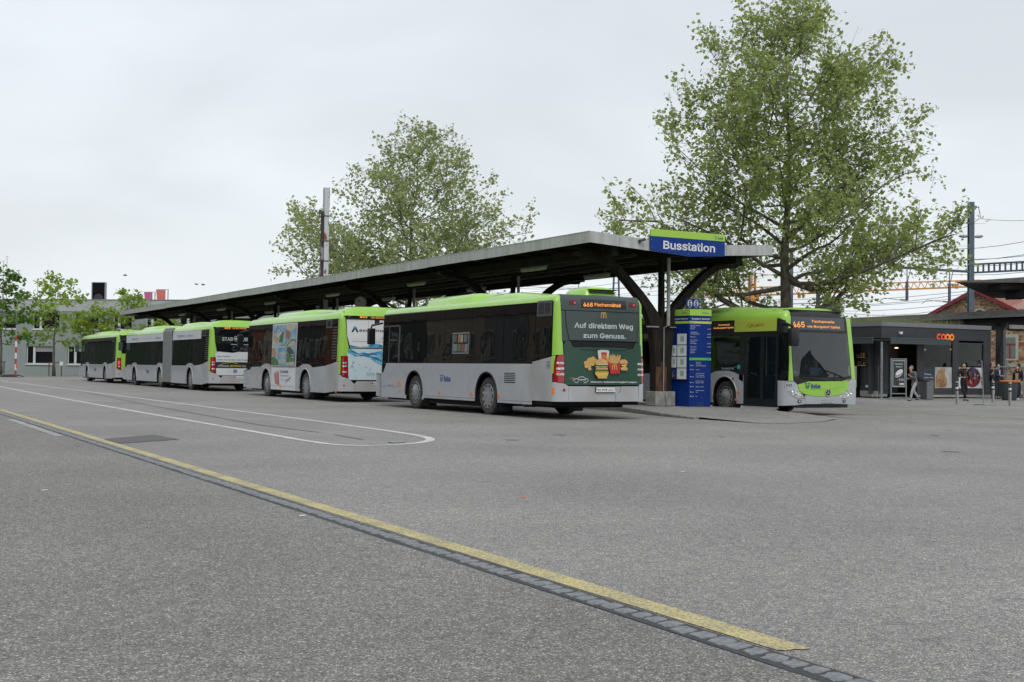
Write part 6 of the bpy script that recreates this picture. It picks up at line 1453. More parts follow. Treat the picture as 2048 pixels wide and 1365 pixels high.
P.add([(v.x, v.y, .01) for v in ring2], [(0, 1, 2, 3, 4)], ins); wbox('', C0+F_*3, uB, nB, -lB, 0, 0, 3.2, ins, 0, .05, P=P); wbox('', A0+F_*3, uA, nA, 0, lA, 0, 3.2, ins, 0, .05, P=P)
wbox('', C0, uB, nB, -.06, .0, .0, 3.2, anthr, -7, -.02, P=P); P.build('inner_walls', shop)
for x0_, x1_ in ((lB-2.40, lB-.55), (lB-4.92, lB-2.85)): wbox('wall', B0, uB, nB, x0_, x1_, .12, .445, anthr, -.05, .0); wbox('window_frame', B0, uB, nB, x0_+.01, x1_-.01, 2.70, 2.75, dgrey, -.03, .01)
# windows: (origin, x0, x1)
shopglass = glass_mat('shop_glass', (.01, .012, .014), .03, .02, 1.0, alpha=.22, ior=1.28, spec=.0, tint=(.50, .52, .50))
def shop_window(o, u, n_, x0, x1, z0, z1, zsplit):
    w_ = thing_part('shop_window', shop)
    wbox('pane', o, u, n_, x0, x1, zsplit, z1, shopglass, -.04, -.03, w_)
    return w_
wr = shop_window(B0, uB, nB, lB-2.40, lB-.55, .45, 2.72, 1.50)
wbox('pane', B0, uB, nB, lB-2.40, lB-.55, .45, 1.50, white, -.05, -.035, wr)
P = MB(); oo = B0+nB*(-.033)
def fl(m2, m, k=0): P.flat(m2[0], m2[1], oo+nB*(.0015*k), uB, UZ, m)
x0 = lB-2.35; berry = [mat('berry_red_print', (.35, .02, .03), .5), mat('berry_blue_print', (.03, .06, .16), .5), mat('berry_dark_print', (.05, .012, .02), .5), mat('lime_fruit_print', (.35, .42, .05), .5), mat('nut_print', (.40, .16, .06), .5)]
fl(polym([(x0+v[0], v[1]) for v in circle(1.02, .98, .72, 26, .53)][::1]), greyprint, 0); fl(polym([(x0+v[0], min(1.5, v[1])) for v in circle(1.02, 1.0, .62, 26, .50)]), berry[2], 1)
rnd = random.Random(21)
for i in range(170):
    a = rnd.random()*2*PI; r = math.sqrt(rnd.random())
    cx, cz = x0+1.02+.58*r*math.cos(a), 1.0+.46*r*math.sin(a)
    q = berry[0] if cz < .95 else berry[rnd.choice((1, 1, 0, 3, 4, 1))]
    if rnd.random() < .2: q = berry[2]
    fl(polym(circle(cx, min(cz, 1.46), rnd.uniform(.035, .07), 7)), q, 2+i*.02)
for i in range(14): fl(polym(circle(x0+1.70+rnd.random()*.1, .5+rnd.random()*.5, .05, 7)), berry[0], 2)
P.build('fruit_bowl_picture', shop, fix=False)
wbox('inner_panel', B0, uB, nB, lB-1.75, lB-.90, 1.45, 2.25, mat('pale_green_box', (.22, .28, .20), .6), -.16, -.10)
wl = shop_window(B0, uB, nB, lB-4.92, lB-2.85, .45, 2.72, 1.50)
wbox('pane', B0, uB, nB, lB-4.92, lB-2.85, .45, 1.50, mat('picture_grey', (.38, .38, .37), .5, col2=(.55, .55, .54), vscale=2), -.05, -.035, wl)
P = MB(); x0 = lB-4.92
fl(polym([(x0, .45), (x0+.85, .45), (x0+.85, 1.5), (x0, 1.5)]), mat('slate_blue_print', (.04, .055, .07), .5, var=.3, vscale=3), 0)
fl(T2('Frisch,', x0+.1, 1.10, .10, .012, .5), white, 1); fl(T2('jeden Tag', x0+.1, .95, .07, .012, .6), white, 1); fl(T2('von hier', x0+.25, .75, .09, .012, .5, sh=.3), greyprint, 1)
bread = mat('bread_print', (.30, .17, .08), .5, col2=(.45, .32, .18), vscale=6)
fl(polym([(x0+.88, .50), (x0+.90, 1.0), (x0+1.05, 1.3), (x0+1.35, 1.48), (x0+1.6, 1.45), (x0+1.55, 1.15), (x0+1.72, .9), (x0+1.7, .6), (x0+1.45, .46), (x0+1.1, .47)]), bread, 1)
for cx, cz, a, b in ((1.25, .78, .28, .16), (1.38, .58, .22, .10)): fl(polym([(x0+cx+a*math.cos(t_), cz+b*math.sin(t_)) for t_ in np.linspace(0, 2*PI, 16, endpoint=False)]), mat('crust_print', (.22, .10, .04), .5, col2=(.36, .2, .09), vscale=9), 2)
fl(polym([(x0+.88, .9), (x0+1.0, .55), (x0+.98, 1.15)]), brownp, 2)
P.build('bread_picture', shop, fix=False)
for o, u, n_, x0 in ((B0, uB, nB, lB-4.6), (A0, uA, nA, lA-2.6)):
    P = MB()
    rnd = random.Random(5)
    for z in (1.55, 1.95):
        wbox('', o, u, n_, x0-.2, x0+1.5, z-.04, z, bread, -.5, -.12, P=P)
        for i in range(9): wbox('', o, u, n_, x0-.1+i*.17, x0+i*.17, z, z+rnd.uniform(.1, .22), rnd.choice((bread, brownp, orange, brownp, darkp)), -.45, -.2, P=P)
    P.build('bread_shelf', shop)
lampw = mat('warm_ceiling_lamp', (.8, .5, .2), .5, emit=(1.0, .62, .28), estr=2.2)
P = MB()
for x, z, d in ((lB-4.2, 2.40, -.6), (lB-2.0, 2.45, -.8), (lB-1.3, 2.35, -1.2), (lB-3.5, 2.42, -1.5), (1.7, 2.45, -.6), (-.9, 2.42, -1.0), (-1.5, 2.36, -1.3), (-1.95, 2.42, -1.0)):
    o = (B0+uB*x) if x > 0 else (B0+uA*x); nn_ = nB if x > 0 else nA
    c = o+nn_*d; P.lathe([(.06, 0), (.10, -.05), (.001, -.06)], (c.x, c.y, z), (0, 0, 1), lampw, 12)
P.build('ceiling_spot', shop, smooth=True)
wq = shop_window(A0, uA, nA, lA-2.9, lA-1.6, .45, 2.72, 1.50)
wbox('pane', A0, uA, nA, lA-2.9, lA-1.6, .45, 1.50, mat('picture_grey', (.38, .38, .37), .5), -.05, -.035, wq)
P = MB(); oo = A0+nA*(-.033); x0 = lA-2.9
def fl2(m2, m, k=0): P.flat(m2[0], m2[1], oo+nA*(.0015*k), uA, UZ, m)
fl2(stroke([(x0+.45+.45*math.sin(t_), .95+.62*math.cos(t_)*.85) for t_ in np.linspace(.15, 2.7, 14)], .10), white, 1)
for i in range(40): fl2(polym(circle(x0+.1+rnd.random()*.5, .5+rnd.random()*.75, rnd.uniform(.04, .07), 7)), berry[rnd.choice((0, 0, 2, 1))], 2+i*.03)
P.build('fruit_bowl_picture', shop, fix=False)
# awning band and its pole
for o, u, n_, l_, a, b in ((A0, uA, nA, lA, 0, None), (B0, uB, nB, lB, -.2, 3.95)):
    b = lA+.2 if b is None else b
    wbox('canopy_edge', o, u, n_, a, b, 2.58, 2.84, mat('awning_slate', (.05, .065, .07), .5), .75, .82)
    wbox('canopy_edge', o, u, n_, a, b, 2.845, 2.87, mat('awning_teal', (.10, .16, .15), .5), .72, .84)
    wbox('canopy_soffit', o, u, n_, a, b, 2.84-.10, 2.84-.06, mat('awning_slate', (.05, .065, .07), .5), .0, .75)
pp = at(1763, 790, 55.8)
t = shop; P = MB(); P.tube([(pp.x, pp.y, 0), (pp.x, pp.y, 2.6)], .05, galv, 10); P.tube([(pp.x-.3, pp.y-.1, 0), (pp.x-.3, pp.y-.1, 1.5)], .02, dgrey, 8); P.build('canopy_post', shop, smooth='auto')
# orange shop name
P = MB(); og = mat('sign_orange', (.85, .24, .02), .4, emit=(.9, .22, .02), estr=.25); rd = mat('sign_red_orange', (.80, .10, .02), .4, emit=(.8, .1, .02), estr=.2)
xs_ = lB-4.05
for i, (s_, dx, m) in enumerate((('c', 0, rd), ('o', .31, rd), ('o', .62, og), ('p', .93, og))):
    pts = None
    cx = xs_+dx
    ring_ = [(cx+.125*math.cos(a)+.15, 3.01+.125*math.sin(a)) for a in np.linspace(.7 if s_ == 'c' else 0, (2*PI-.7) if s_ == 'c' else 2*PI, 20)]
    P.flat(*stroke(ring_, .095), B0+nB*.06, uB, UZ, m)
    if s_ == 'p': P.flat(*polym([(cx-.02, 2.60), (cx+.09, 2.60), (cx+.09, 3.13), (cx-.02, 3.13)]), B0+nB*.062, uB, UZ, m)
P.build('shop_name', shop, fix=False)
P = MB(); wbox('', B0, uB, nB, 1.15, 1.32, 3.08, 3.2, white, .03, .15, P=P); P.build('sensor_box', shop)
P = MB(); wbox('', A0, uA, nA, lA-1.2, lA-1.05, .45, .57, white, -.30, -.24, P=P); P.build('wall_socket', shop)
# wild grasses on the flat roof
rnd = random.Random(31); P = MB(); ga = mat('roof_grass', (.30, .25, .14), .9, col2=(.14, .22, .06), vscale=.8)
V = []; F = []
for i in range(4200):
    if rnd.random() < .3: o, u, n_, l_ = A0, uA, nA, lA
    else: o, u, n_, l_ = B0, uB, nB, lB*.80
    c = o+u*(rnd.random()*l_)-n_*(.3+rnd.random()*2.6); h = rnd.uniform(.22, .55)*(1.5 if rnd.random() < .08 else 1)
    dx, dy = rnd.uniform(-.1, .1), rnd.uniform(-.1, .1); k = len(V)
    V += [(c.x-.012, c.y, 3.5), (c.x+.012, c.y+.01, 3.5), (c.x+dx, c.y+dy, 3.5+h)]; F.append((k, k+1, k+2))
P.add(V, F, ga); o = P.build('roof_grass', shop, fix=False); o['kind'] = 'stuff'
# railing right of the shop
t = thing('railing', 'galvanised steel railing right of the dark shop', 'railing', (0, 0, 0))
P = MB(); pts = [at(1983, 736, 61), at(1995, 727, 61.5), at(2048, 727, 62.5), at(2070, 727, 63)]
P.tube([(p.x, p.y, z) for p, z in zip(pts, (1.15, 1.55, 1.55, 1.55))], .03, galv, 8); P.build('handrail', t, smooth='auto')
for p, z1 in ((at(1995, 760, 61.5), 1.55), (at(2014, 760, 62), 1.9), (at(2047, 760, 62.5), 1.55)):
    P = MB(); P.tube([(p.x, p.y, 0), (p.x, p.y, z1)], .035, galv, 8); P.build('rail_post', t, smooth='auto')
a, b = at(2014, 722, 62), at(2031, 758, 62.2); P = MB(); P.bar((a.x, a.y, 1.8), (b.x, b.y, .85), .05, .08, galv); P.build('brace', t)
# ------------------------------------------------------------------ trees
def leafmat(name, c1, c2, trans=.35, vs=2.5):
    m = bpy.data.materials.new(name); m.use_nodes = True; t = m.node_tree; b = t.nodes['Principled BSDF']
    N = t.nodes.new; K = t.links.new; co = N('ShaderNodeTexCoord')
    n = N('ShaderNodeTexNoise'); n.inputs['Scale'].default_value = vs; n.inputs['Detail'].default_value = 8; n.inputs['Roughness'].default_value = .8; K(co.outputs['Object'], n.inputs['Vector'])
    r = N('ShaderNodeValToRGB'); r.color_ramp.elements[0].position = .36; r.color_ramp.elements[1].position = .66
    r.color_ramp.elements[0].color = (*c1, 1); r.color_ramp.elements[1].color = (*c2, 1); K(n.outputs[0], r.inputs[0]); K(r.outputs[0], b.inputs['Base Color'])
    b.inputs['Roughness'].default_value = .5; b.inputs['Specular IOR Level'].default_value = .4
    tr = N('ShaderNodeBsdfTranslucent'); K(r.outputs[0], tr.inputs[0]); mx = N('ShaderNodeMixShader'); mx.inputs[0].default_value = trans
    K(b.outputs[0], mx.inputs[1]); K(tr.outputs[0], mx.inputs[2]); K(mx.outputs[0], t.nodes['Material Output'].inputs[0]); return m
leafA = leafmat('plane_leaf', (.21, .275, .06), (.53, .62, .22), .62)
leafB = leafmat('far_plane_leaf', (.25, .31, .10), (.55, .62, .28), .62)
leafC = leafmat('maple_leaf', (.20, .33, .04), (.42, .54, .09), .5, 1.2)
leafD = leafmat('dark_maple_leaf', (.07, .17, .02), (.20, .33, .05), .45, 1.2)
def interp(pr, z):
    zs_ = [p[0] for p in pr]; rs = [p[1] for p in pr]; return float(np.interp(z, zs_, rs))
def tree(name, label, base, H, prof, z0, nprim, leafsz, per, tr_r, seed, lm, nsec=12, nter=7, rise=.45, lean=(0, 0), limbs=(), group=None, flatness=0.0, cat='tree', tsides=8, terl=(.5, 1.0), outer=0.0):
    rn = np.random.RandomState(seed); t = thing(name, label, cat, base, 0, group)
    nz = 9; tp = []
    for i in range(nz):
        f = i/(nz-1); tp.append(Vector((lean[0]*f*f+rn.uniform(-.10, .10)*(0 < i < nz-1)*H/14, lean[1]*f*f+rn.uniform(-.10, .10)*(0 < i < nz-1)*H/14, H*.97*f)))
    def trunk_at(z):
        f = max(0, min(.999, z/(H*.97)))*(nz-1); i = int(f); return tp[i].lerp(tp[i+1], f-i)
    tr_ = lambda z: max(.015, tr_r*(1-(z/H))**1.5*(1+.35*math.exp(-z*1.5)))
    P = MB(); P.tube(tp, [tr_(p.z) for p in tp], bark, 12); P.build('trunk', t, smooth=True)
    B1 = MB(); B2 = MB(); tips = []; tipd = []
    prims = []
    for i in range(nprim):
        f = (i+.5)/nprim; z = z0+(H*.93-z0)*f**.95; az = i*2.39996+rn.uniform(-.4, .4)
        r0 = tr_(z); zt = min(H*.985, z+rise*interp(prof, z)*rn.uniform(.5, 1.3)*(1-.2*flatness))
        R = max(.3, interp(prof, zt))*rn.uniform(.72, 1.0); prims.append((z, az, R, zt, r0*.50))
    for z, az, R, zt, r0 in prims + [(*l[:4], l[4]) for l in limbs]:
        s0 = trunk_at(z); d = Vector((math.cos(az), math.sin(az), 0)); cen = trunk_at(zt)
        end = Vector((cen.x, cen.y, zt))+d*R; n = 7; pts = []
        sag = rn.uniform(-.05, .12)*R; w1 = Vector((rn.uniform(-1, 1), rn.uniform(-1, 1), rn.uniform(-1, 1)))*.11*R
        for k in range(n):
            q = k/(n-1); p = s0.lerp(end, q)+Vector((0, 0, -sag*math.sin(PI*q)))+w1*math.sin(PI*q*2); pts.append(p)
        Lp = (end-s0).length
        B1.tube(pts, [max(.012, r0*(1-.86*(k/(n-1))**.8)) for k in range(n)], bark, 7, cap=False)
        ns = max(4, int(nsec*Lp/5))
        for j in range(ns):
            q = .16+.84*(j+rn.uniform(0, 1))/ns; q = min(q, .995); ii = int(q*(n-1)); p = pts[ii].lerp(pts[min(ii+1, n-1)], q*(n-1)-ii)
            ax = (pts[min(ii+1, n-1)]-pts[max(ii-1, 0)]).normalized() if ii else (pts[1]-pts[0]).normalized()
            rv = Vector(rn.normal(size=3)); rv.z = rv.z*(1-flatness)+.25*(1-flatness); sd_ = (rv-ax*rv.dot(ax)).normalized()
            dr = (ax*rn.uniform(.4, .9)+sd_*rn.uniform(.6, 1.0)).normalized(); Ls = rn.uniform(.6, 1.2)*Lp*.27*(1.15-.55*q)+.35
            c = p+dr*Ls*.5+Vector(rn.normal(size=3))*Ls*.06; e_ = p+dr*Ls+Vector((0, 0, .10*Ls*(1-flatness)))
            B2.tube([p, c, e_], [max(.007, r0*.28*(1-q*.6)), max(.006, r0*.18*(1-q*.6)), .005], bark2, 4, cap=False)
            nt_ = max(2, int(nter*Ls/1.2))
            for k in range(nt_):
                q2 = .2+.8*(k+rn.uniform(0, 1))/nt_; p2 = p.lerp(e_, q2)
                rv = Vector(rn.normal(size=3)); rv.z *= (1-flatness)
                d2 = (dr*.6+rv*.75).normalized(); Lt = rn.uniform(*terl); e2 = p2+d2*Lt
                rr = math.hypot(e2.x-cen.x, e2.y-cen.y); 
                if rr > interp(prof, e2.z)*1.10+.15 or e2.z > H*1.01: 
                    e2 = p2+d2*Lt*.35
                B2.tube([p2, e2], [.008, .004], bark2, 3, cap=False); tips.append((p2, e2))
    B1.build('limbs', t, smooth=True, fix=False); o = B2.build('twigs', t, fix=False); o['kind'] = 'stuff'
    a = np.array([list(x[0]) for x in tips]); b = np.array([list(x[1]) for x in tips]); n = len(a)
    idx = np.repeat(np.arange(n), per); q = rn.uniform(.15, 1.12, len(idx))[:, None]
    C = a[idx]*(1-q)+b[idx]*q + rn.normal(size=(len(idx), 3))*leafsz*np.array([.8, .8, .8*(1-flatness*.5)])
    keep = rn.uniform(size=len(C)) > .12; C = C[keep]; m_ = len(C)
    nrm = rn.normal(size=(m_, 3)); nrm[:, 2] = np.abs(nrm[:, 2])*.9+.35; nrm /= np.linalg.norm(nrm, axis=1)[:, None]
    tt = np.cross(nrm, rn.normal(size=(m_, 3))); tt /= np.linalg.norm(tt, axis=1)[:, None]; bb = np.cross(nrm, tt)
    sz = leafsz*rn.uniform(.55, 1.2, m_)[:, None]
    shape = [(0, -.45, 0), (.52, -.22, .06), (.30, .05, 0), (.42, .38, .05), (.0, .62, -.05), (-.42, .38, .05), (-.30, .05, 0), (-.52, -.22, .06)]
    V = np.stack([C+tt*sz*x+bb*sz*y+nrm*sz*z for x, y, z in shape], 1).reshape(-1, 3)
    k = len(shape); me = bpy.data.meshes.new('crown'); me.vertices.add(len(V)); me.vertices.foreach_set('co', V.astype(np.float32).ravel())
    me.loops.add(m_*k); me.loops.foreach_set('vertex_index', np.arange(m_*k, dtype=np.int32)); me.polygons.add(m_)
    me.polygons.foreach_set('loop_start', np.arange(0, m_*k, k, dtype=np.int32)); me.update(calc_edges=True); me.materials.append(lm)
    o = bpy.data.objects.new('crown', me); COL.objects.link(o); o.parent = t; o['kind'] = 'stuff'
    return t
# the big plane tree behind the facing bus
w = at(1572, 700, 44.0)
pr1 = [(0, 0), (3.3, .5), (4.0, 4.4), (4.8, 6.2), (5.6, 6.5), (7.0, 5.7), (8.2, 5.0), (9.6, 4.7), (11.0, 4.4), (12.2, 3.9), (13.2, 3.1), (14.1, 2.0), (14.9, .6)]
ax_ = lambda dx, dy: math.atan2((R_*dx+F_*dy).y, (R_*dx+F_*dy).x)
tree('plane_tree', 'large plane tree standing behind the bus that faces the camera', (w.x, w.y, zg(w.x)), 14.9, pr1, 4.3, 46, 0.142, 7, .30, 11, leafA, nsec=14, nter=8, rise=.50, limbs=[(3.35, ax_(1, .15), 5.4, 5.8, .14), (3.3, ax_(-1, -.1), 6.2, 6.6, .16), (3.5, ax_(-.6, .8), 5.6, 5.2, .11), (4.3, ax_(-1, .4), 6.6, 6.0, .10), (4.6, ax_(1, .5), 5.5, 6.1, .12), (4.8, ax_(1, -.5), 5.8, 6.0, .12)])
w = at(815, 700, 70.0)
pr2 = [(0, 0), (3.5, 2), (4.6, 6.4), (6.5, 7.3), (8.6, 7.0), (10, 5.8), (11.4, 4.6), (12.8, 3.7), (14.0, 2.6), (15.0, 1.5), (15.9, .4)]
tree('plane_tree', 'plane tree rising behind the middle of the canopy beside the rusty mast', (w.x, w.y, 0), 15.9, pr2, 3.2, 52, .175, 6, .30, 23, leafB, nsec=12, nter=6, rise=.42, lean=(.5, -.3), limbs=[(4.2, ax_(-1, 0), 7.2, 7.6, .10), (4.2, ax_(1, 0.1), 7.2, 7.8, .10), (5, ax_(-1, .2), 7.2, 9.2, .10), (5, ax_(1, -.1), 7.0, 9.0, .10), (5.5, ax_(-1, -.4), 6.6, 9.8, .09)])
# young maples before the grey building
for i, (px, Y, H, R, lm, lb, sd_, pr_) in enumerate((
    (2, 100, 9.4, 3.0, leafD, 'darker full maple at the left edge of the photo', 5, None),
    (108, 106, 9.0, 3.6, leafC, 'slim young maple between its wooden stakes before the grey building', 6, None),
    (186, 109, 6.4, 2.4, leafC, 'low young maple hiding the wall left of the farthest bus', 7, None),
    (253, 109, 7.9, 3.0, leafC, 'young maple beside the far corner of the canopy roof', 8, None),
    (335, 112, 5.6, 2.2, leafC, 'small maple partly seen below the far end of the canopy', 9, None))):
    w = at(px, 740, Y)
    prm = [(0, 0), (1.9, .3), (2.6, R*.95), (4, R), (H*.65, R*.85), (H*.85, R*.55), (H, .3)]
    tree('young_maple_tree', lb, (w.x, w.y, 0), H, prm, 2.5, 15 if H > 7 else 12, .30, 9 if lm is leafC else 13, .13, 40+sd_, lm, nsec=8, nter=4, rise=.25, group='young maples before the grey building', flatness=.6, terl=(.35, .8))
# timber stakes round the young maple
for px0, px1, Y, sheet_ in ((98, 123, 104.5, True), (-16, 8, 99, False)):
    t = thing('tree_stakes', 'wooden stake frame with white notice round the slim young maple' if sheet_ else 'plain wooden stake frame at the left edge of the photo', 'stakes')
    a, b = at(px0, 740, Y), at(px1, 740, Y); stk = mat('stake_wood', (.085, .07, .055), .8, var=.2)
    for p in (a, b): P = MB(); P.tube([(p.x, p.y, 0), (p.x, p.y, 1.22)], .045, stk, 8); P.build('stake', t)
    P = MB(); P.bar((a.x-.1, a.y, 1.2), (b.x+.1, b.y, 1.2), .05, .09, stk); P.build('cross_bar', t)
    if sheet_:
        P = MB(); q = b-F_*.08; P.add([q-R_*.15+UZ*.0+Vector((0, 0, .95-q.z)), q+R_*.15+Vector((0, 0, .95-q.z)), q+R_*.15+Vector((0, 0, 1.28-q.z)), q-R_*.15+Vector((0, 0, 1.28-q.z))], [(0, 1, 2, 3)], white); P.build('notice', t)
# red and white barrier pole
w = at(31, 745, 96); t = thing('barrier_pole', 'red and white banded pole with small lamp on a steel foot at far left', 'pole', (w.x, w.y, 0), -YAW)
for i in range(7):
    P = MB(); P.tube([(0, 0, .1+.46*i), (0, 0, .1+.46*(i+1)-.004)], .075, (mat('barrier_red', (.42, .05, .04), .6) if i % 2 == 0 else white), 12); P.build('band', t)
P = MB(); P.bar((-1.3, 0, .06), (.5, 0, .06), .12, .08, galv); P.bar((-1.2, 0, .08), (0, 0, .85), .05, .05, galv); P.build('foot', t)
P = MB(); P.lathe([(.9, 0), (.85, .10), (.5, .20), (.001, .22)], (-.5, .5, 0), (0, 0, 1), rubber, 20); P.build('rubber_mound', t)
P = MB(); P.tube([(.13, -.1, .75), (.13, -.1, .98)], .075, mat('lamp_orange', (.7, .12, .02), .5), 10); P.build('warning_lamp', t)

# ------------------------------------------------------------------ grey building on the left
gb = thing('grey_building', 'long flat roofed grey two storey building behind the young maples', 'building')
a = at(-70, 740, 118.5); b = at(620, 740, 113.5); a.z = b.z = 0; ug, ng, lg = wall_axes(a, b)
if ng.dot(F_) > 0: ng = -ng
gwall = mat('grey_green_render', (.27, .315, .305), .85, var=.05, vscale=.6, bump=.15, bscale=20); gtop = mat('pale_grey_render', (.42, .445, .455), .8, var=.05, vscale=.8)
wfr = mat('white_window_frame', (.62, .64, .64), .5)
def pxs(px, Y=117):   # distance along the facade for a photo column
    d = at(px, 740, 100) ; d = Vector((d.x, d.y, 0)); 
    den = d.x*ug.y-d.y*ug.x; return (a.y*d.x-a.x*d.y)/(-(den)) if abs(den) > 1e-9 else 0
wins_lo = [(-50, -10), (51.7, 104.4), (134, 186), (216, 268), (300, 350), (380, 430), (460, 510)]
wins_up = [(-25, 30), (63, 117), (146, 195), (224, 262), (290, 330), (338, 346), (356, 420), (440, 500)]
def facade(zb_, zt_, wins, z0, z1, m):
    xs_ = sorted([pxs(p) for w_ in wins for p in w_]); xs_ = [0]+xs_+[lg]
    P = MB(); wbox('', a, ug, ng, 0, lg, zb_, z0, m, -.3, 0, P=P); wbox('', a, ug, ng, 0, lg, z1, zt_, m, -.3, 0, P=P)
    for p, q in zip(xs_[::2], xs_[1::2]): wbox('', a, ug, ng, p, q, z0, z1, m, -.3, 0, P=P)
    return P.build('wall', gb)
facade(0, 3.7, wins_lo, 1.05, 2.80, gwall); facade(3.7, 6.15, wins_up, 4.42, 6.10, gwall)
wbox('parapet', a, ug, ng, 0, lg, 6.15, 7.25, gtop, -.35, .04, gb); wbox('roof_edge', a, ug, ng, 0, lg, 7.25, 7.33, galv, -.4, .08, gb); wbox('roof', a, ug, ng, 0, lg, 7.0, 7.2, concrete, -12, -.4, gb)
for (wl_, z0, z1) in ((wins_lo, 1.05, 2.8), (wins_up, 4.42, 6.10)):
    for p0, p1 in wl_:
        x0, x1 = pxs(p0), pxs(p1); wd = thing_part('window', gb)
        wbox('pane', a, ug, ng, x0, x1, z0, z1, glass2, -.25, -.2, wd)
        P = MB()
        for u0, u1, v0, v1 in ((x0, x0+.07, z0, z1), (x1-.07, x1, z0, z1), (x0+.07, x1-.07, z1-.07, z1), (x0+.07, x1-.07, z0, z0+.08), (x0+(x1-x0)*.24, x0+(x1-x0)*.24+.22, z0+.08, z1-.07)): wbox('', a, ug, ng, u0, u1, v0, v1, wfr, -.2, -.13, P=P)
        P.build('frame', wd)
        if (p0*7) % 3 > 1: wbox('blind', a, ug, ng, x0+(x1-x0)*.34, x1-.08, z1-.07-(z1-z0)*(.25+.3*((p0*13) % 2)), z1-.07, mat('blind_cream', (.30, .31, .29), .7), -.198, -.18, wd)
        wbox('sill', a, ug, ng, x0-.05, x1+.05, z0-.10, z0-.004, wfr, -.1, .1, wd)
sgn = thing('roof_screen', 'dark upright box with a curved window on the roof of the grey building', 'screen'); q0, q1 = pxs(170), pxs(196.5)
wbox('casing', a, ug, ng, q0-.02, q1, 7.34, 9.05, galv, -1.4, -1.0, sgn); wbox('dark_face', a, ug, ng, q0+.1, q1-.02, 7.36, 9.0, glass2, -1.0, -.97, sgn)
P = MB(); P.flat(*polym([(q0+.2+(q1-q0-.3)*(.5+.48*math.cos(t_)), 7.38+.55*math.sin(t_)) for t_ in np.linspace(0, PI, 12)]), a+ng*(-.96), ug, UZ, mat('dull_brown', (.06, .05, .05), .5)); P.build('arched_window', sgn, fix=False)
for i, (px, c, lb) in enumerate(((288, (.50, .13, .27), 'magenta banner on a pole above the roof of the grey building'), (312, (.64, .17, .14), 'red banner with white lettering on a pole above the grey building'))):
    t = thing('banner_flag', lb, 'flag'); m = mat('banner%d' % i, c, .6, var=.08)
    Y = 119; dx = 17 if i == 0 else 19; yt = 585 if i == 0 else 580
    p0, p1, p2, p3 = at(px, yt, Y), at(px+dx, yt, Y), at(px+dx-1, 632, Y), at(px+5, 632, Y)
    P = MB(); P.add([p0, p1, p2, p3, *(p+F_*.04 for p in (p0, p1, p2, p3))], [(0, 1, 2, 3), (7, 6, 5, 4), (0, 4, 5, 1), (1, 5, 6, 2), (2, 6, 7, 3), (3, 7, 4, 0)], m); P.build('banner', t)
    q = at(px+dx+3, 700, Y); P = MB(); P.tube([(q.x, q.y, 0), (q.x, q.y, p1.z+.05)], .05, galv, 8); P.bar((q.x, q.y, p1.z+.03), p0+Vector((0, 0, .03)), .04, .04, galv); P.build('pole', t)
    if i == 1:
        P = MB(); s2 = T2('VOL', 0, 0, .34, .02, 1.0); V2 = [(-v[1], v[0]) for v in s2[0]]
        P.flat(V2, s2[1], p2+R_*(-.15)-F_*.03+Vector((0, 0, .35)), R_, UZ, white); P.flat(V2, s2[1], p2+R_*(-.60)-F_*.03+Vector((0, 0, .5)), R_, UZ, white); P.build('lettering', t, fix=False)
    else:
        P = MB(); P.flat(*polym(circle(.35, .5, .3, 14, .45)), p3-F_*.03+Vector((0, 0, .2)), R_, UZ, greyprint); P.build('emblem', t, fix=False)
t = thing('roof_lettering', 'red letters standing on the roof edge below the two banners', 'sign'); P = MB(); s2 = T2('Vol', 0, 0, .85, .03, 2.6); q = at(279, 617, 117.5); P.flat(s2[0], s2[1], q, R_, UZ, mat('letter_red', (.5, .02, .04), .5)); P.flat(s2[0], s2[1], q+F_*.12, R_, UZ, mat('letter_red', (.5, .02, .04), .5)); P.build('letters', t, fix=False)
for px, z1, lb in ((5, 11.3, 'thin aerial rod on the roof at the far left edge'), (12.5, 11.8, 'taller thin aerial rod beside the far left one'), (75, 9.3, 'thin aerial rod above the slim young maple')):
    q = at(px, 600, 124); t = thing('aerial_rod', lb, 'aerial', (q.x, q.y, 7.2)); P = MB(); P.tube([(0, 0, 0), (0, 0, z1-7.0)], .045, galv, 6, r2=.02); P.bar((-.15, 0, z1-7.0), (.15, 0, z1-7.0), .03, .03, galv); P.build('rod', t)

# ------------------------------------------------------------------ station side: platform roofs, brick house, masts, wires, crane
pr = thing('platform_roof', 'long low platform roof with dark underside behind the shop', 'roof')
e0, e1 = at(1560, 700, 83), at(2260, 700, 57.5); e0.z = e1.z = 0; up_, np_, lp_ = wall_axes(e0, e1)
if np_.dot(F_) > 0: np_ = -np_
rsheet = mat('weathered_roof_sheet', (.13, .125, .115), .7, col2=(.20, .195, .175), vscale=2, stretch=(1, 1, 3))
for i in range(8):
    wbox('roof_edge', e0, up_, np_, lp_*i/8, lp_*(i+1)/8-.01, 4.36, 4.60, rsheet, -.3, 0, pr); wbox('gutter', e0, up_, np_, lp_*i/8, lp_*(i+1)/8-.01, 4.22, 4.355, mat('gutter_grey', (.17, .17, .16), .5, var=.15), -.15, .05, pr)
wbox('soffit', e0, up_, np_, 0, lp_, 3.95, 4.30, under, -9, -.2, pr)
for px in (1996, 1830, 1720, 2110):
    q = at(px+4, 700, 66); P = MB(); P.box((q.x-.16, q.y-.16, 0), (q.x+.16, q.y+.16, 4.1), dgrey); P.build('column', pr)
q = at(2009, 700, 65.5); q2 = at(2014, 640, 65.5); P = MB(); P.tube([(q.x, q.y, 0), (q.x, q.y, 3.5), (q2.x, q2.y, 3.8), (q2.x, q2.y, 4.1)], .06, galv, 8); P.build('downpipe', pr, smooth='auto')
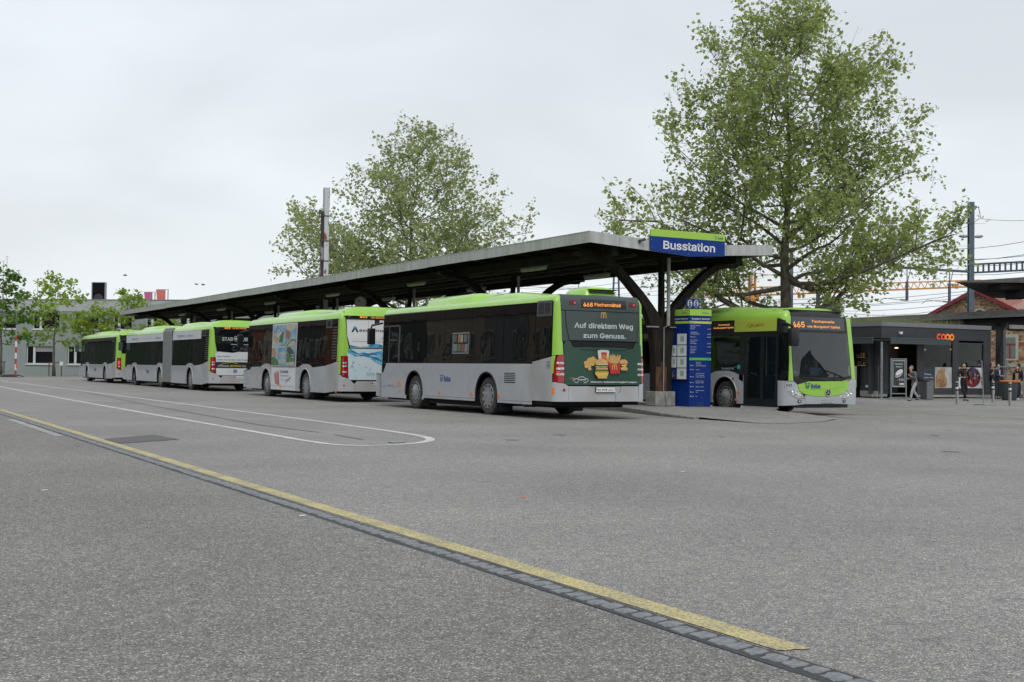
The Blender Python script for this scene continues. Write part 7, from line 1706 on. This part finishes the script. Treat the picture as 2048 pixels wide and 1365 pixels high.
P = MB(); q = at(2036, 656, 64); P.box((q.x-1.2, q.y-.6, 3.55), (q.x+2, q.y-.4, 3.75), limec); P.box((q.x-1.2, q.y-.6, 3.45), (q.x+2, q.y-.3, 3.52), under); P.build('display_case', pr)
ur = thing('upper_roof', 'pointed grey upper roof slab jutting in at the right edge', 'roof')
P = MB(); tip = at(1912, 564, 66); r1 = at(2200, 548, 60); r2 = at(2200, 560, 60); bk = at(2200, 560, 74); bt = at(1985, 560, 74)
P.add([tip, (r1.x, r1.y, r1.z+.1), (bk.x, bk.y, r1.z+.1), (bt.x, bt.y, r1.z), (tip.x, tip.y, tip.z-.03), (r2.x, r2.y, r2.z-.15), (bk.x, bk.y, r2.z-.1), (bt.x, bt.y, r2.z-.1)], [(0, 1, 2, 3), (7, 6, 5, 4), (0, 4, 5, 1), (1, 5, 6, 2), (2, 6, 7, 3), (3, 7, 4, 0)], rsheet); P.build('roof_slab', ur)
P = MB(); c0, c1 = at(1958, 573, 66.5), at(2200, 565, 61.5)
for lo, hi, dd, m in ((-.02, .12, 0, mat('soffit_grey', (.12, .12, .115), .7)),):
    P.add([(c0.x, c0.y, c0.z+hi), (c1.x, c1.y, c1.z+hi), (c1.x, c1.y, c1.z+lo-.25), (c0.x, c0.y, c0.z+lo)]+[((c0+F_*5+R_*2.6).x, (c0+F_*5+R_*2.6).y, c0.z+hi), ((c1+F_*5).x, (c1+F_*5).y, c1.z+hi), ((c1+F_*5).x, (c1+F_*5).y, c1.z+lo-.25), ((c0+F_*5+R_*2.6).x, (c0+F_*5+R_*2.6).y, c0.z+lo)], [(0, 1, 2, 3), (7, 6, 5, 4), (0, 4, 5, 1), (1, 5, 6, 2), (2, 6, 7, 3), (3, 7, 4, 0)], m)
P.build('soffit', ur)
P = MB(); c0, c1, c2_ = at(2005, 575, 64), at(2200, 575, 61), at(2042, 575, 63.5)
for a_, z0, z1 in ((c0, 5.65, 6.1), (c2_, 5.2, 6.05)):
    P.add([(a_.x, a_.y, z0), (c1.x, c1.y, z0), (c1.x, c1.y, z1), (a_.x, a_.y, z1)]+[(v.x+F_.x*2, v.y+F_.y*2, z) for v, z in ((a_, z0), (c1, z0), (c1, z1), (a_, z1))], [(0, 1, 2, 3), (7, 6, 5, 4), (0, 4, 5, 1), (1, 5, 6, 2), (2, 6, 7, 3), (3, 7, 4, 0)], under)
P.build('dark_beam', ur)
q = at(2120, 700, 63); P = MB(); P.box((q.x-.2, q.y-.2, 0), (q.x+.2, q.y+.2, 6.0), dgrey); P.build('column', ur)
# brick house
bh = thing('brick_house', 'old brick house with red gable trim and tiled roof at the right edge', 'house')
brick = bpy.data.materials.new('rough_brick'); brick.use_nodes = True; t_ = brick.node_tree; b_ = t_.nodes['Principled BSDF']
co = t_.nodes.new('ShaderNodeTexCoord'); bt_ = t_.nodes.new('ShaderNodeTexVoronoi'); bt_.inputs['Scale'].default_value = 4.5; mp_ = t_.nodes.new('ShaderNodeMapping'); mp_.inputs['Scale'].default_value = (1, 1, 2)
t_.links.new(co.outputs['Object'], mp_.inputs[0]); t_.links.new(mp_.outputs[0], bt_.inputs['Vector']); sc_ = t_.nodes.new('ShaderNodeSeparateColor'); t_.links.new(bt_.outputs['Color'], sc_.inputs[0])
rp = t_.nodes.new('ShaderNodeValToRGB'); rp.color_ramp.elements[0].color = (.14, .075, .045, 1); rp.color_ramp.elements[1].color = (.46, .35, .22, 1); x = rp.color_ramp.elements.new(.5); x.color = (.30, .19, .11, 1)
t_.links.new(sc_.outputs[0], rp.inputs[0]); t_.links.new(rp.outputs[0], b_.inputs['Base Color']); b_.inputs['Roughness'].default_value = .9
bred = mat('red_brick_band', (.24, .09, .06), .9, var=.2, vscale=8); trimr = mat('dark_red_trim', (.20, .018, .03), .5, var=.2, vscale=3); tilem = mat('clay_tiles', (.50, .27, .19), .8, col2=(.38, .18, .12), vscale=6, stretch=(1, 1, 3)); stonew = mat('pale_stone', (.40, .40, .33), .8, var=.08)
ap = at(1952, 700, 95); ap.z = 0; uh = (R_*.8-F_*.6).normalized(); dh = (R_*.6+F_*.8).normalized(); hw = 4.7; nh = -dh
o_ = ap - uh*hw
za_, ze = 7.75, 7.75-.54*hw
P = MB(); P.prism([(0, 0), (2*hw, 0), (2*hw, ze-.15), (hw, za_-.2), (0, ze-.15)], o_, uh, UZ, dh*.3, brick); P.build('wall', bh)
P = MB(); P.prism([(0, 0), (14, 0), (14, ze-.15), (0, ze-.15)], ap+uh*hw, dh, UZ, -uh*.3, brick); P.build('wall', bh)
for z0, z1 in ((3.35, 3.65), (2.30, 2.5)):
    for u0, u1 in ((0, hw+1.2), (hw+2.0, 2*hw)) if z0 > 2.4 else ((0, 2*hw),): wbox('brick_band', o_, uh, nh, u0, u1, z0, z1, bred, 0, .02, bh)
wbox('sill_band', o_, uh, nh, 0, 2*hw, 1.75, 1.95, limec, 0, .08, bh); wbox('stone_base', o_, uh, nh, 0, 2*hw, 0, .8, concrete, 0, .05, bh)
# roof: courses of tiles, each course its own piece
slope = Vector((uh.x, uh.y, -.54)).normalized(); nrf = Vector((uh.x*.54, uh.y*.54, 1)).normalized(); rl = math.hypot(hw+.5, .54*(hw+.5)); nc = 16
slopeL = Vector((-uh.x, -uh.y, -.54)).normalized(); nrl = Vector((-uh.x*.54, -uh.y*.54, 1)).normalized()
for s_, n_r in ((slope, nrf), (slopeL, nrl)):
    top_ = ap+UZ*(za_-.02)-dh*.5
    for i in range(nc):
        p0_ = top_+s_*(rl*i/nc); p1_ = top_+s_*(rl*(i+1)/nc+.04); V = []
        for p, h in ((p0_, .0), (p1_, .07)): V += [p+n_r*h, p+n_r*h+dh*15]
        V += [v-n_r*.05 for v in V]
        P = MB(); P.add(V, [(0, 1, 3, 2), (4, 6, 7, 5), (0, 2, 6, 4), (2, 3, 7, 6), (3, 1, 5, 7), (1, 0, 4, 5)], tilem); P.build('tile_course', bh)
    P = MB()
    for off, th_ in ((-.52, .05),):
        p0_ = ap+UZ*(za_-.0)+dh*off; p1_ = p0_+s_*(rl+.05); V = [p0_+n_r*.12, p1_+n_r*.12, p1_-n_r*.16, p0_-n_r*.16]; V += [v+dh*.06 for v in V]
        P.add(V, [(3, 2, 1, 0), (4, 5, 6, 7), (0, 1, 5, 4), (1, 2, 6, 5), (2, 3, 7, 6), (3, 0, 4, 7)], trimr)
    P.build('verge_board', bh)
P = MB(); P.flat(*polym([(hw+.28+.42*math.cos(a_), 5.75+.42*math.sin(a_)) for a_ in np.linspace(0, PI, 14)]), o_+nh*.03, uh, UZ, glass2); P.flat(*stroke([(hw+.28+.50*math.cos(a_), 5.75+.50*math.sin(a_)) for a_ in np.linspace(0, PI, 14)], .16), o_+nh*.05, uh, UZ, stonew)
P.flat(*stroke([(hw+.28, 5.75), (hw+.28, 6.15)], .05), o_+nh*.04, uh, UZ, trimr); P.build('arched_window', bh, fix=False)
for uc in (hw+2.55, hw-2.3):
    wd = thing_part('window', bh); wbox('surround', o_, uh, nh, uc-.62, uc+.62, 2.25, 4.25, stonew, .0, .06, wd); wbox('pane', o_, uh, nh, uc-.42, uc+.42, 2.45, 4.02, mat('net_curtain_glass', (.16, .20, .18), .2), .062, .07, wd)
    P = MB()
    for u0, u1, v0, v1 in ((uc-.42, uc+.42, 3.42, 3.54), (uc-.06, uc+.06, 2.45, 3.42), (uc-.42, uc+.42, 2.42, 2.47)): wbox('', o_, uh, nh, u0, u1, v0, v1, mat('window_red', (.25, .02, .035), .5), .072, .09, P=P)
    P.build('frame', wd)
# main catenary mast
def lattice(P, p, q, h, nseg, m, w=.10, style='box'):
    p = Vector(p); q = Vector(q); P.bar(p, q, w, w, m); P.bar(p-UZ*h, q-UZ*h, w, w, m)
    for i in range(nseg+1):
        a_ = p.lerp(q, i/nseg)
        if style == 'box': P.bar(a_, a_-UZ*h, w*.8, w*.8, m)
        elif i < nseg:
            b2 = p.lerp(q, (i+.5)/nseg); c3 = p.lerp(q, (i+1)/nseg); P.bar(a_-UZ*h, b2, w*.6, w*.6, m); P.bar(b2, c3-UZ*h, w*.6, w*.6, m)
q = at(1941, 700, 84); t = thing('catenary_mast', 'tall blue grey steel mast with two street lamp heads above the brick house', 'mast', (q.x, q.y, 0))
P = MB(); P.box((-.18, -.18, 0), (.18, -.14, 13.10), steelb, rz=-YAW, piv=(0, 0)); P.box((-.18, .14, 0), (.18, .18, 13.10), steelb, rz=-YAW, piv=(0, 0)); P.box((-.05, -.14, 0), (.08, .14, 13.06), steelb, rz=-YAW, piv=(0, 0)); P.build('mast_column', t)
P = MB(); P.tube([(0, 0, 12.79), tuple(R_*.57+UZ*12.75)], .03, steelb, 6); P.tube([tuple(R_*.52+UZ*12.75), tuple(R_*.68+UZ*11.99)], .025, steelb, 6); P.build('top_arm', t)
for sg in (-1, 1):
    P = MB(); V = []; c_ = R_*(sg*.55)+UZ*10.71; P.lathe([(.001, -.36), (.08, -.24), (.12, 0), (.09, .22), (.001, .33)], c_, R_*sg+UZ*.08, galv, 10); P.build('lamp_head', t, smooth=True)
P = MB(); P.box((-.2, -.16, 12.31), (.14, .16, 12.61), dgrey); P.build('clamp', t)
P = MB(); w0 = R_*.12+UZ*8.76; w1 = at(2250, 560, 77)-Vector((q.x, q.y, 0)); w1.z = 8.76; lattice(P, w0, w1, .57, 26, steelb, .12); P.build('lattice_beam', t)
P = MB(); w1 = at(1790, 560, 81)-Vector((q.x, q.y, 0)); w1.z = 8.25; P.bar(UZ*8.25, w1, .14, .16, steelb); P.build('side_beam', t)
for px in (1899, 1814):
    v = at(px, 560, 82.5 if px > 1850 else 81)-Vector((q.x, q.y, 0)); P = MB()
    P.tube([(v.x, v.y, 8.18), (v.x, v.y, 7.16)], .035, steelb, 6); P.tube([(v.x+.25*R_.x, v.y+.25*R_.y, 8.18), (v.x, v.y, 7.16)], .03, steelb, 6); P.box((v.x-.07, v.y-.07, 6.01), (v.x+.07, v.y+.07, 7.30), steelb); P.build('drop_tube', t)
    P = MB(); a_ = Vector((v.x, v.y, 6.05)); P.tube([a_, a_-R_*.45+UZ*.02], .045, dgrey, 6); P.tube([a_-R_*.4, a_-R_*1.5+UZ*.12, a_-R_*1.9-UZ*.15], .02, wirem, 5); P.build('registration_arm', t)
for px, Y, z1, lb, w_ in ((1582, 92, 10.6, 'blue grey steel mast half hidden by the big plane trunk', .22), (1635, 90, 7.6, 'shorter blue grey steel mast right of the big plane trunk', .22), (1499, 110, 9.8, 'slim grey mast left of the crane tower', .12), (1404, 78, 7.3, 'grey mast just right of the small information sign', .22), (1156, 115, 9.6, 'thin mast under the canopy edge above the nearest bus', .07), (1268, 100, 7.4, 'very thin pole above the right end of the nearest bus', .05)):
    q = at(px, 700, Y); t = thing('steel_mast', lb, 'mast', (q.x, q.y, 0)); P = MB(); P.box((-w_/2, -w_/2, 0), (w_/2, -w_/2+.03, z1), steelb, rz=-YAW, piv=(0, 0)); P.box((-w_/2, w_/2-.03, 0), (w_/2, w_/2, z1), steelb, rz=-YAW, piv=(0, 0)); P.box((-w_/5, -w_/2+.03, 0), (w_/5, w_/2-.03, z1-.02), steelb, rz=-YAW, piv=(0, 0)); P.build('mast_column', t)
q = at(1231, 700, 118); t = thing('signal_mast', 'narrow lattice mast seen between the bus roof and the canopy arm', 'mast', (q.x, q.y, 0)); P = MB()
for sg in (-1, 1): P.bar(R_*(.55*sg), R_*(.22*sg)+UZ*10.4, .14, .14, steelb)
for z in (8.2, 8.9, 9.6): P.bar(R_*-.3+UZ*z, R_*.3+UZ*z, .08, .08, steelb)
P.build('lattice_column', t)
for px0, px1, y0, y1, Y, lb in ((990, 1150, 589, 594, 112, 'long steel gantry beam above the roof of the nearest bus'), (620, 900, 612, 618, 118, 'faint steel gantry beam between the canopy posts above the second bus'), (1325, 1408, 603, 606, 80, 'short steel gantry beam beside the small information sign'), (400, 520, 640, 642, 125, 'dark gantry beam far under the canopy above the articulated bus')):
    t = thing('gantry_beam', lb, 'gantry', (0, 0, 0)); P = MB(); a_, b2 = at(px0, y0, Y), at(px1, y1, Y); lattice(P, a_, b2, .42, max(6, int((px1-px0)/11)), steelb, .10); P.build('lattice', t)
    P = MB()
    for v in (a_, b2): P.box((v.x-.12, v.y-.12, 0), (v.x+.12, v.y+.12, v.z), steelb)
    P.build('leg', t)
wires = [(1000, 588, 112, 1330, 552, 100), (1000, 596, 112, 1340, 580, 100), (1000, 570, 100, 1330, 574, 95), (1000, 577, 100, 1420, 566, 90), (980, 584, 110, 1345, 590, 92), (1330, 590, 88, 1700, 596, 80), (1330, 597, 88, 1740, 603, 78), (1400, 612, 84, 1935, 583, 70), (1400, 622, 84, 1935, 596, 70), (1600, 611, 80, 1935, 588, 68), (1600, 620, 80, 1935, 606, 68), (1690, 627, 78, 1900, 618, 70), (1600, 500, 90, 1905, 470, 86), (1900, 458, 86, 1959, 438, 83), (1959, 438, 83, 2140, 430, 78), (1860, 480, 88, 1938, 427, 84), (1870, 500, 66, 2140, 463, 60), (1860, 517, 66, 2140, 498, 60), (1860, 522, 66, 2140, 492, 60), (1860, 530, 66, 2140, 513, 60), (1880, 548, 70, 2140, 530, 60), (1400, 560, 90, 1870, 505, 66), (700, 606, 118, 1010, 602, 112), (880, 560, 100, 1180, 574, 98)]
t = thing('overhead_wires', 'thin overhead railway wires crossing the sky behind the trees and masts', 'wires')
for x0, y0, Y0, x1, y1, Y1 in wires:
    a_, b2 = at(x0, y0, Y0), at(x1, y1, Y1); pts = [a_.lerp(b2, i/6)-UZ*(.25*math.sin(PI*i/6)) for i in range(7)]
    P = MB(); P.tube(pts, .017, wirem, 4, cap=False); P.build('wire', t, fix=False)
# air-conditioner on the platform roof
q = at(1665, 612, 74); t = thing('air_conditioner', 'pale box air conditioner with dark grille above the facing bus', 'unit', (q.x, q.y, 4.6), -YAW-.35)
P = MB(); P.box((-.52, -.4, .0), (.52, .4, 1.12), mat('ac_grey', (.42, .43, .43), .5), .02); P.build('casing', t)
P = MB(); P.box((.04, -.42, .15), (.50, -.401, 1.0), under)
for i in range(4): P.box((.04+.14*i, -.43, .15), (.055+.14*i, -.421, 1.0), galv)
for i in range(4): P.box((.04, -.441, .2+.24*i), (.50, -.432, .215+.24*i), galv)
P.build('grille', t)
# tower crane far away
crn = mat('crane_orange', (.62, .27, .05), .6, var=.1)
q = at(1503, 700, 200); t = thing('tower_crane', 'distant orange tower crane with a long lattice jib behind the big plane tree', 'crane', (q.x, q.y, 0)); off = Vector((q.x, q.y, 0))
P = MB(); 
for i, j in ((-.5, -.5), (.5, -.5), (.5, .5), (-.5, .5)): P.bar(R_*i+F_*j, R_*i+F_*j+UZ*16.8, .16, .16, crn)
for k in range(14):
    z = 1.2*k; P.bar(R_*-.5-F_*.5+UZ*z, R_*.5-F_*.5+UZ*(z+1.2), .09, .09, crn); P.bar(R_*.5+F_*.5+UZ*z, R_*.5-F_*.5+UZ*(z+1.2), .09, .09, crn); P.bar(R_*-.5-F_*.5+UZ*z, R_*.5-F_*.5+UZ*z, .09, .09, crn)
P.build('tower', t)
P = MB(); b0 = at(1503, 592, 200)-off; b1 = at(1962, 573, 186)-off
P.bar(b0-F_*.5, b1-F_*.5, .2, .2, crn); P.bar(b0+F_*.5, b1+F_*.5, .2, .2, crn); P.bar(b0+UZ*1.35, b1+UZ*.95, .18, .18, crn); ns = 34
for k in range(ns):
    a_, c3 = b0.lerp(b1, k/ns), b0.lerp(b1, (k+1)/ns); m2 = (b0+UZ*1.35).lerp(b1+UZ*.95, (k+.5)/ns); P.bar(a_-F_*.5, m2, .09, .09, crn); P.bar(m2, c3-F_*.5, .09, .09, crn)
P.build('jib', t)
P = MB(); c0 = at(1362, 597, 204)-off; lattice(P, b0+UZ*1.2, c0+UZ*1.2, 1.2, 14, crn, .16, 'zig'); P.build('counter_jib', t)
P = MB()
for k in range(5): v = c0.lerp(b0, .06+.05*k); P.box((v.x-.35, v.y-.35, v.z-.2), (v.x+.35, v.y+.35, v.z+1.1), concrete)
P.build('counterweight', t)
P = MB(); tp_ = UZ*17.4; P.bar(tp_, b0.lerp(b1, .42)+UZ*1.3, .08, .08, crn); P.bar(tp_, c0+UZ*1.2, .08, .08, crn); P.bar(b0+UZ*1, tp_, .2, .2, crn); P.box((b0.x-.9, b0.y-.9, b0.z-.9), (b0.x+.9, b0.y+.9, b0.z+.2), crn); P.build('tie_rods', t)
P = MB(); v = b0.lerp(b1, .22); P.tube([v, v-UZ*.7], .3, crn, 6); v = b0.lerp(b1, .90); P.tube([v+UZ*.5, v-UZ*.2], .3, crn, 6); P.build('trolley', t)
# far hedge and low band of greenery beyond the bus bays, as seen under the canopy
# a few birds
for i, (px, py) in enumerate(((250, 551), (393, 569), (406, 570))):
    q = at(px, py, 60); t = thing('bird', ['lone small dark bird left in the sky above the two banners', 'left bird of the pair over the canopy roof', 'right bird of the pair over the canopy roof'][i], 'bird', q, rnd.random()*3)
    P = MB(); P.tube([(0, -.12, 0), (0, 0, .0), (0, .1, 0)], [.01, .035, .012], blackprint, 6)
    P.add([(0, -.03, .01), (0, .05, .01), (-.2, .0, .07), (.2, .0, .06), (0, 0, -.01)], [(0, 1, 2), (0, 3, 1), (0, 2, 4), (1, 4, 2), (0, 4, 3), (1, 3, 4)], blackprint); P.build('body', t, fix=False)
# tall gabled house behind the viewer's right shoulder, mirrored in the facing bus's windscreen
rh2 = thing('gabled_house', 'tall grey gabled house behind the viewer, mirrored low in the facing windscreen', 'house', (62, -52, 0), .55); rh2.scale = (1.25, 1, .88)
P = MB(); P.prism([(0, 0), (26, 0), (26, 13), (13, 21), (0, 13)], (0, 0, 0), (1, 0, 0), (0, 0, 1), (0, -14, 0), mat('house_grey', (.10, .10, .10), .9, var=.15)); P.build('wall', rh2)
for i in range(5):
    for z in (2, 5.5, 9): P = MB(); P.box((2.2+5*i, .02, z), (3.6+5*i, .1, z+2), mat('terrace_window', (.02, .02, .025), .4)); P.build('window', rh2)
P = MB(); P.prism([(-1.2, 12.4), (13, 21.2), (27.2, 12.4), (27.2, 13), (13, 22), (-1.2, 13)], (0, .8, 0), (1, 0, 0), (0, 0, 1), (0, -15.6, 0), mat('brown_roof', (.07, .045, .035), .9)); P.build('roof', rh2)
# unseen wooded ridge, added to keep sky out of the bus window reflections
P = MB(); hv = []; hf = []; rh = random.Random(6)
for i in range(30):
    y = -250+40*i; h = 52+10*math.sin(i*.7)+rh.uniform(-5, 5)
    hv += [(-45, y, -1), (-75, y, h*.5+rh.uniform(-3, 3)), (-130, y, h), (-220, y, h*.9), (-300, y, -1)]
for i in range(29):
    for j in range(4): hf.append((i*5+j, i*5+j+1, (i+1)*5+j+1, (i+1)*5+j))
P.add(hv, hf, mat('woodland_green', (.018, .035, .012), .95, col2=(.05, .075, .025), vscale=.12, bump=.5, bscale=.4)); struct(P.build('sky_blocking_hill'))
# the street opposite (behind the photographer), which the bus windows mirror
rf = thing('street_terrace', 'brown terrace across the road behind the viewer, mirrored in the bus windows', 'building', (-24, 0, 0))
tm = mat('brown_render', (.11, .075, .052), .9, var=.45, vscale=.6); tm2 = mat('red_awning', (.30, .05, .02), .8); tr_ = mat('brown_roof', (.07, .045, .035), .9)
tcol = [tm, mat('cream_render', (.36, .30, .22), .9, var=.1), mat('rust_render', (.26, .10, .05), .9, var=.2), mat('dark_render', (.06, .055, .05), .9), mat('grey_render', (.20, .20, .20), .9, var=.1)]
rq = random.Random(8); y_ = -60; k_ = 0
while y_ < 460:
    wd_ = rq.uniform(7, 15); P = MB(); P.box((-10, y_, 0), (rq.uniform(-.3, -.02), y_+wd_-.05, 9.5), tcol[(k_*2+rq.randint(0, 1)) % 5] if y_ < 185 else (mat('garden_hedge', (.02, .04, .012), .9, var=.6, vscale=1.5) if k_ % 3 else tcol[3])); P.build('wall', rf); y_ += wd_; k_ += 1
P = MB(); P.box((-.2, -60, 3.0), (.45, 185, 3.3), tcol[1]); P.build('cornice', rf)
P = MB(); P.prism([(-11, 9.5), (.8, 9.5), (-5, 14)], (0, -60, 0), (1, 0, 0), (0, 0, 1), (0, 520, 0), tr_); P.build('roof', rf)
rn_ = random.Random(2)
wmesh = None
for i in range(55):
    for z in (1.0, 4.6):
        P = MB() if wmesh is None else None
        if P:
            P.box((0, -.8, 0), (.08, .8, 2.2), mat('terrace_window', (.02, .02, .025), .4)); P.box((.08, -1.0, -.15), (.14, 1.0, 0), stonew); P.box((.08, -1.0, 2.2), (.14, 1.0, 2.4), stonew); P.box((.081, -.08, 0), (.12, .08, 2.2), stonew); P.box((.081, -1.0, 0), (.12, -.8, 2.2), stonew); P.box((.081, .8, 0), (.12, 1.0, 2.2), stonew); o = P.build('window', rf); wmesh = o.data
        else: o = bpy.data.objects.new('window', wmesh); COL.objects.link(o); o.parent = rf
        o.location = (0, -55+4.4*i+rn_.uniform(-.5, .5), z)
for i in range(17):
    P = MB(); y = -55+14*i; P.box((0, y, 3.4), (1.4, y+rn_.uniform(5, 9), 3.75), tm2 if i % 3 else mat('orange_awning', (.40, .12, .03), .8)); P.build('awning', rf)
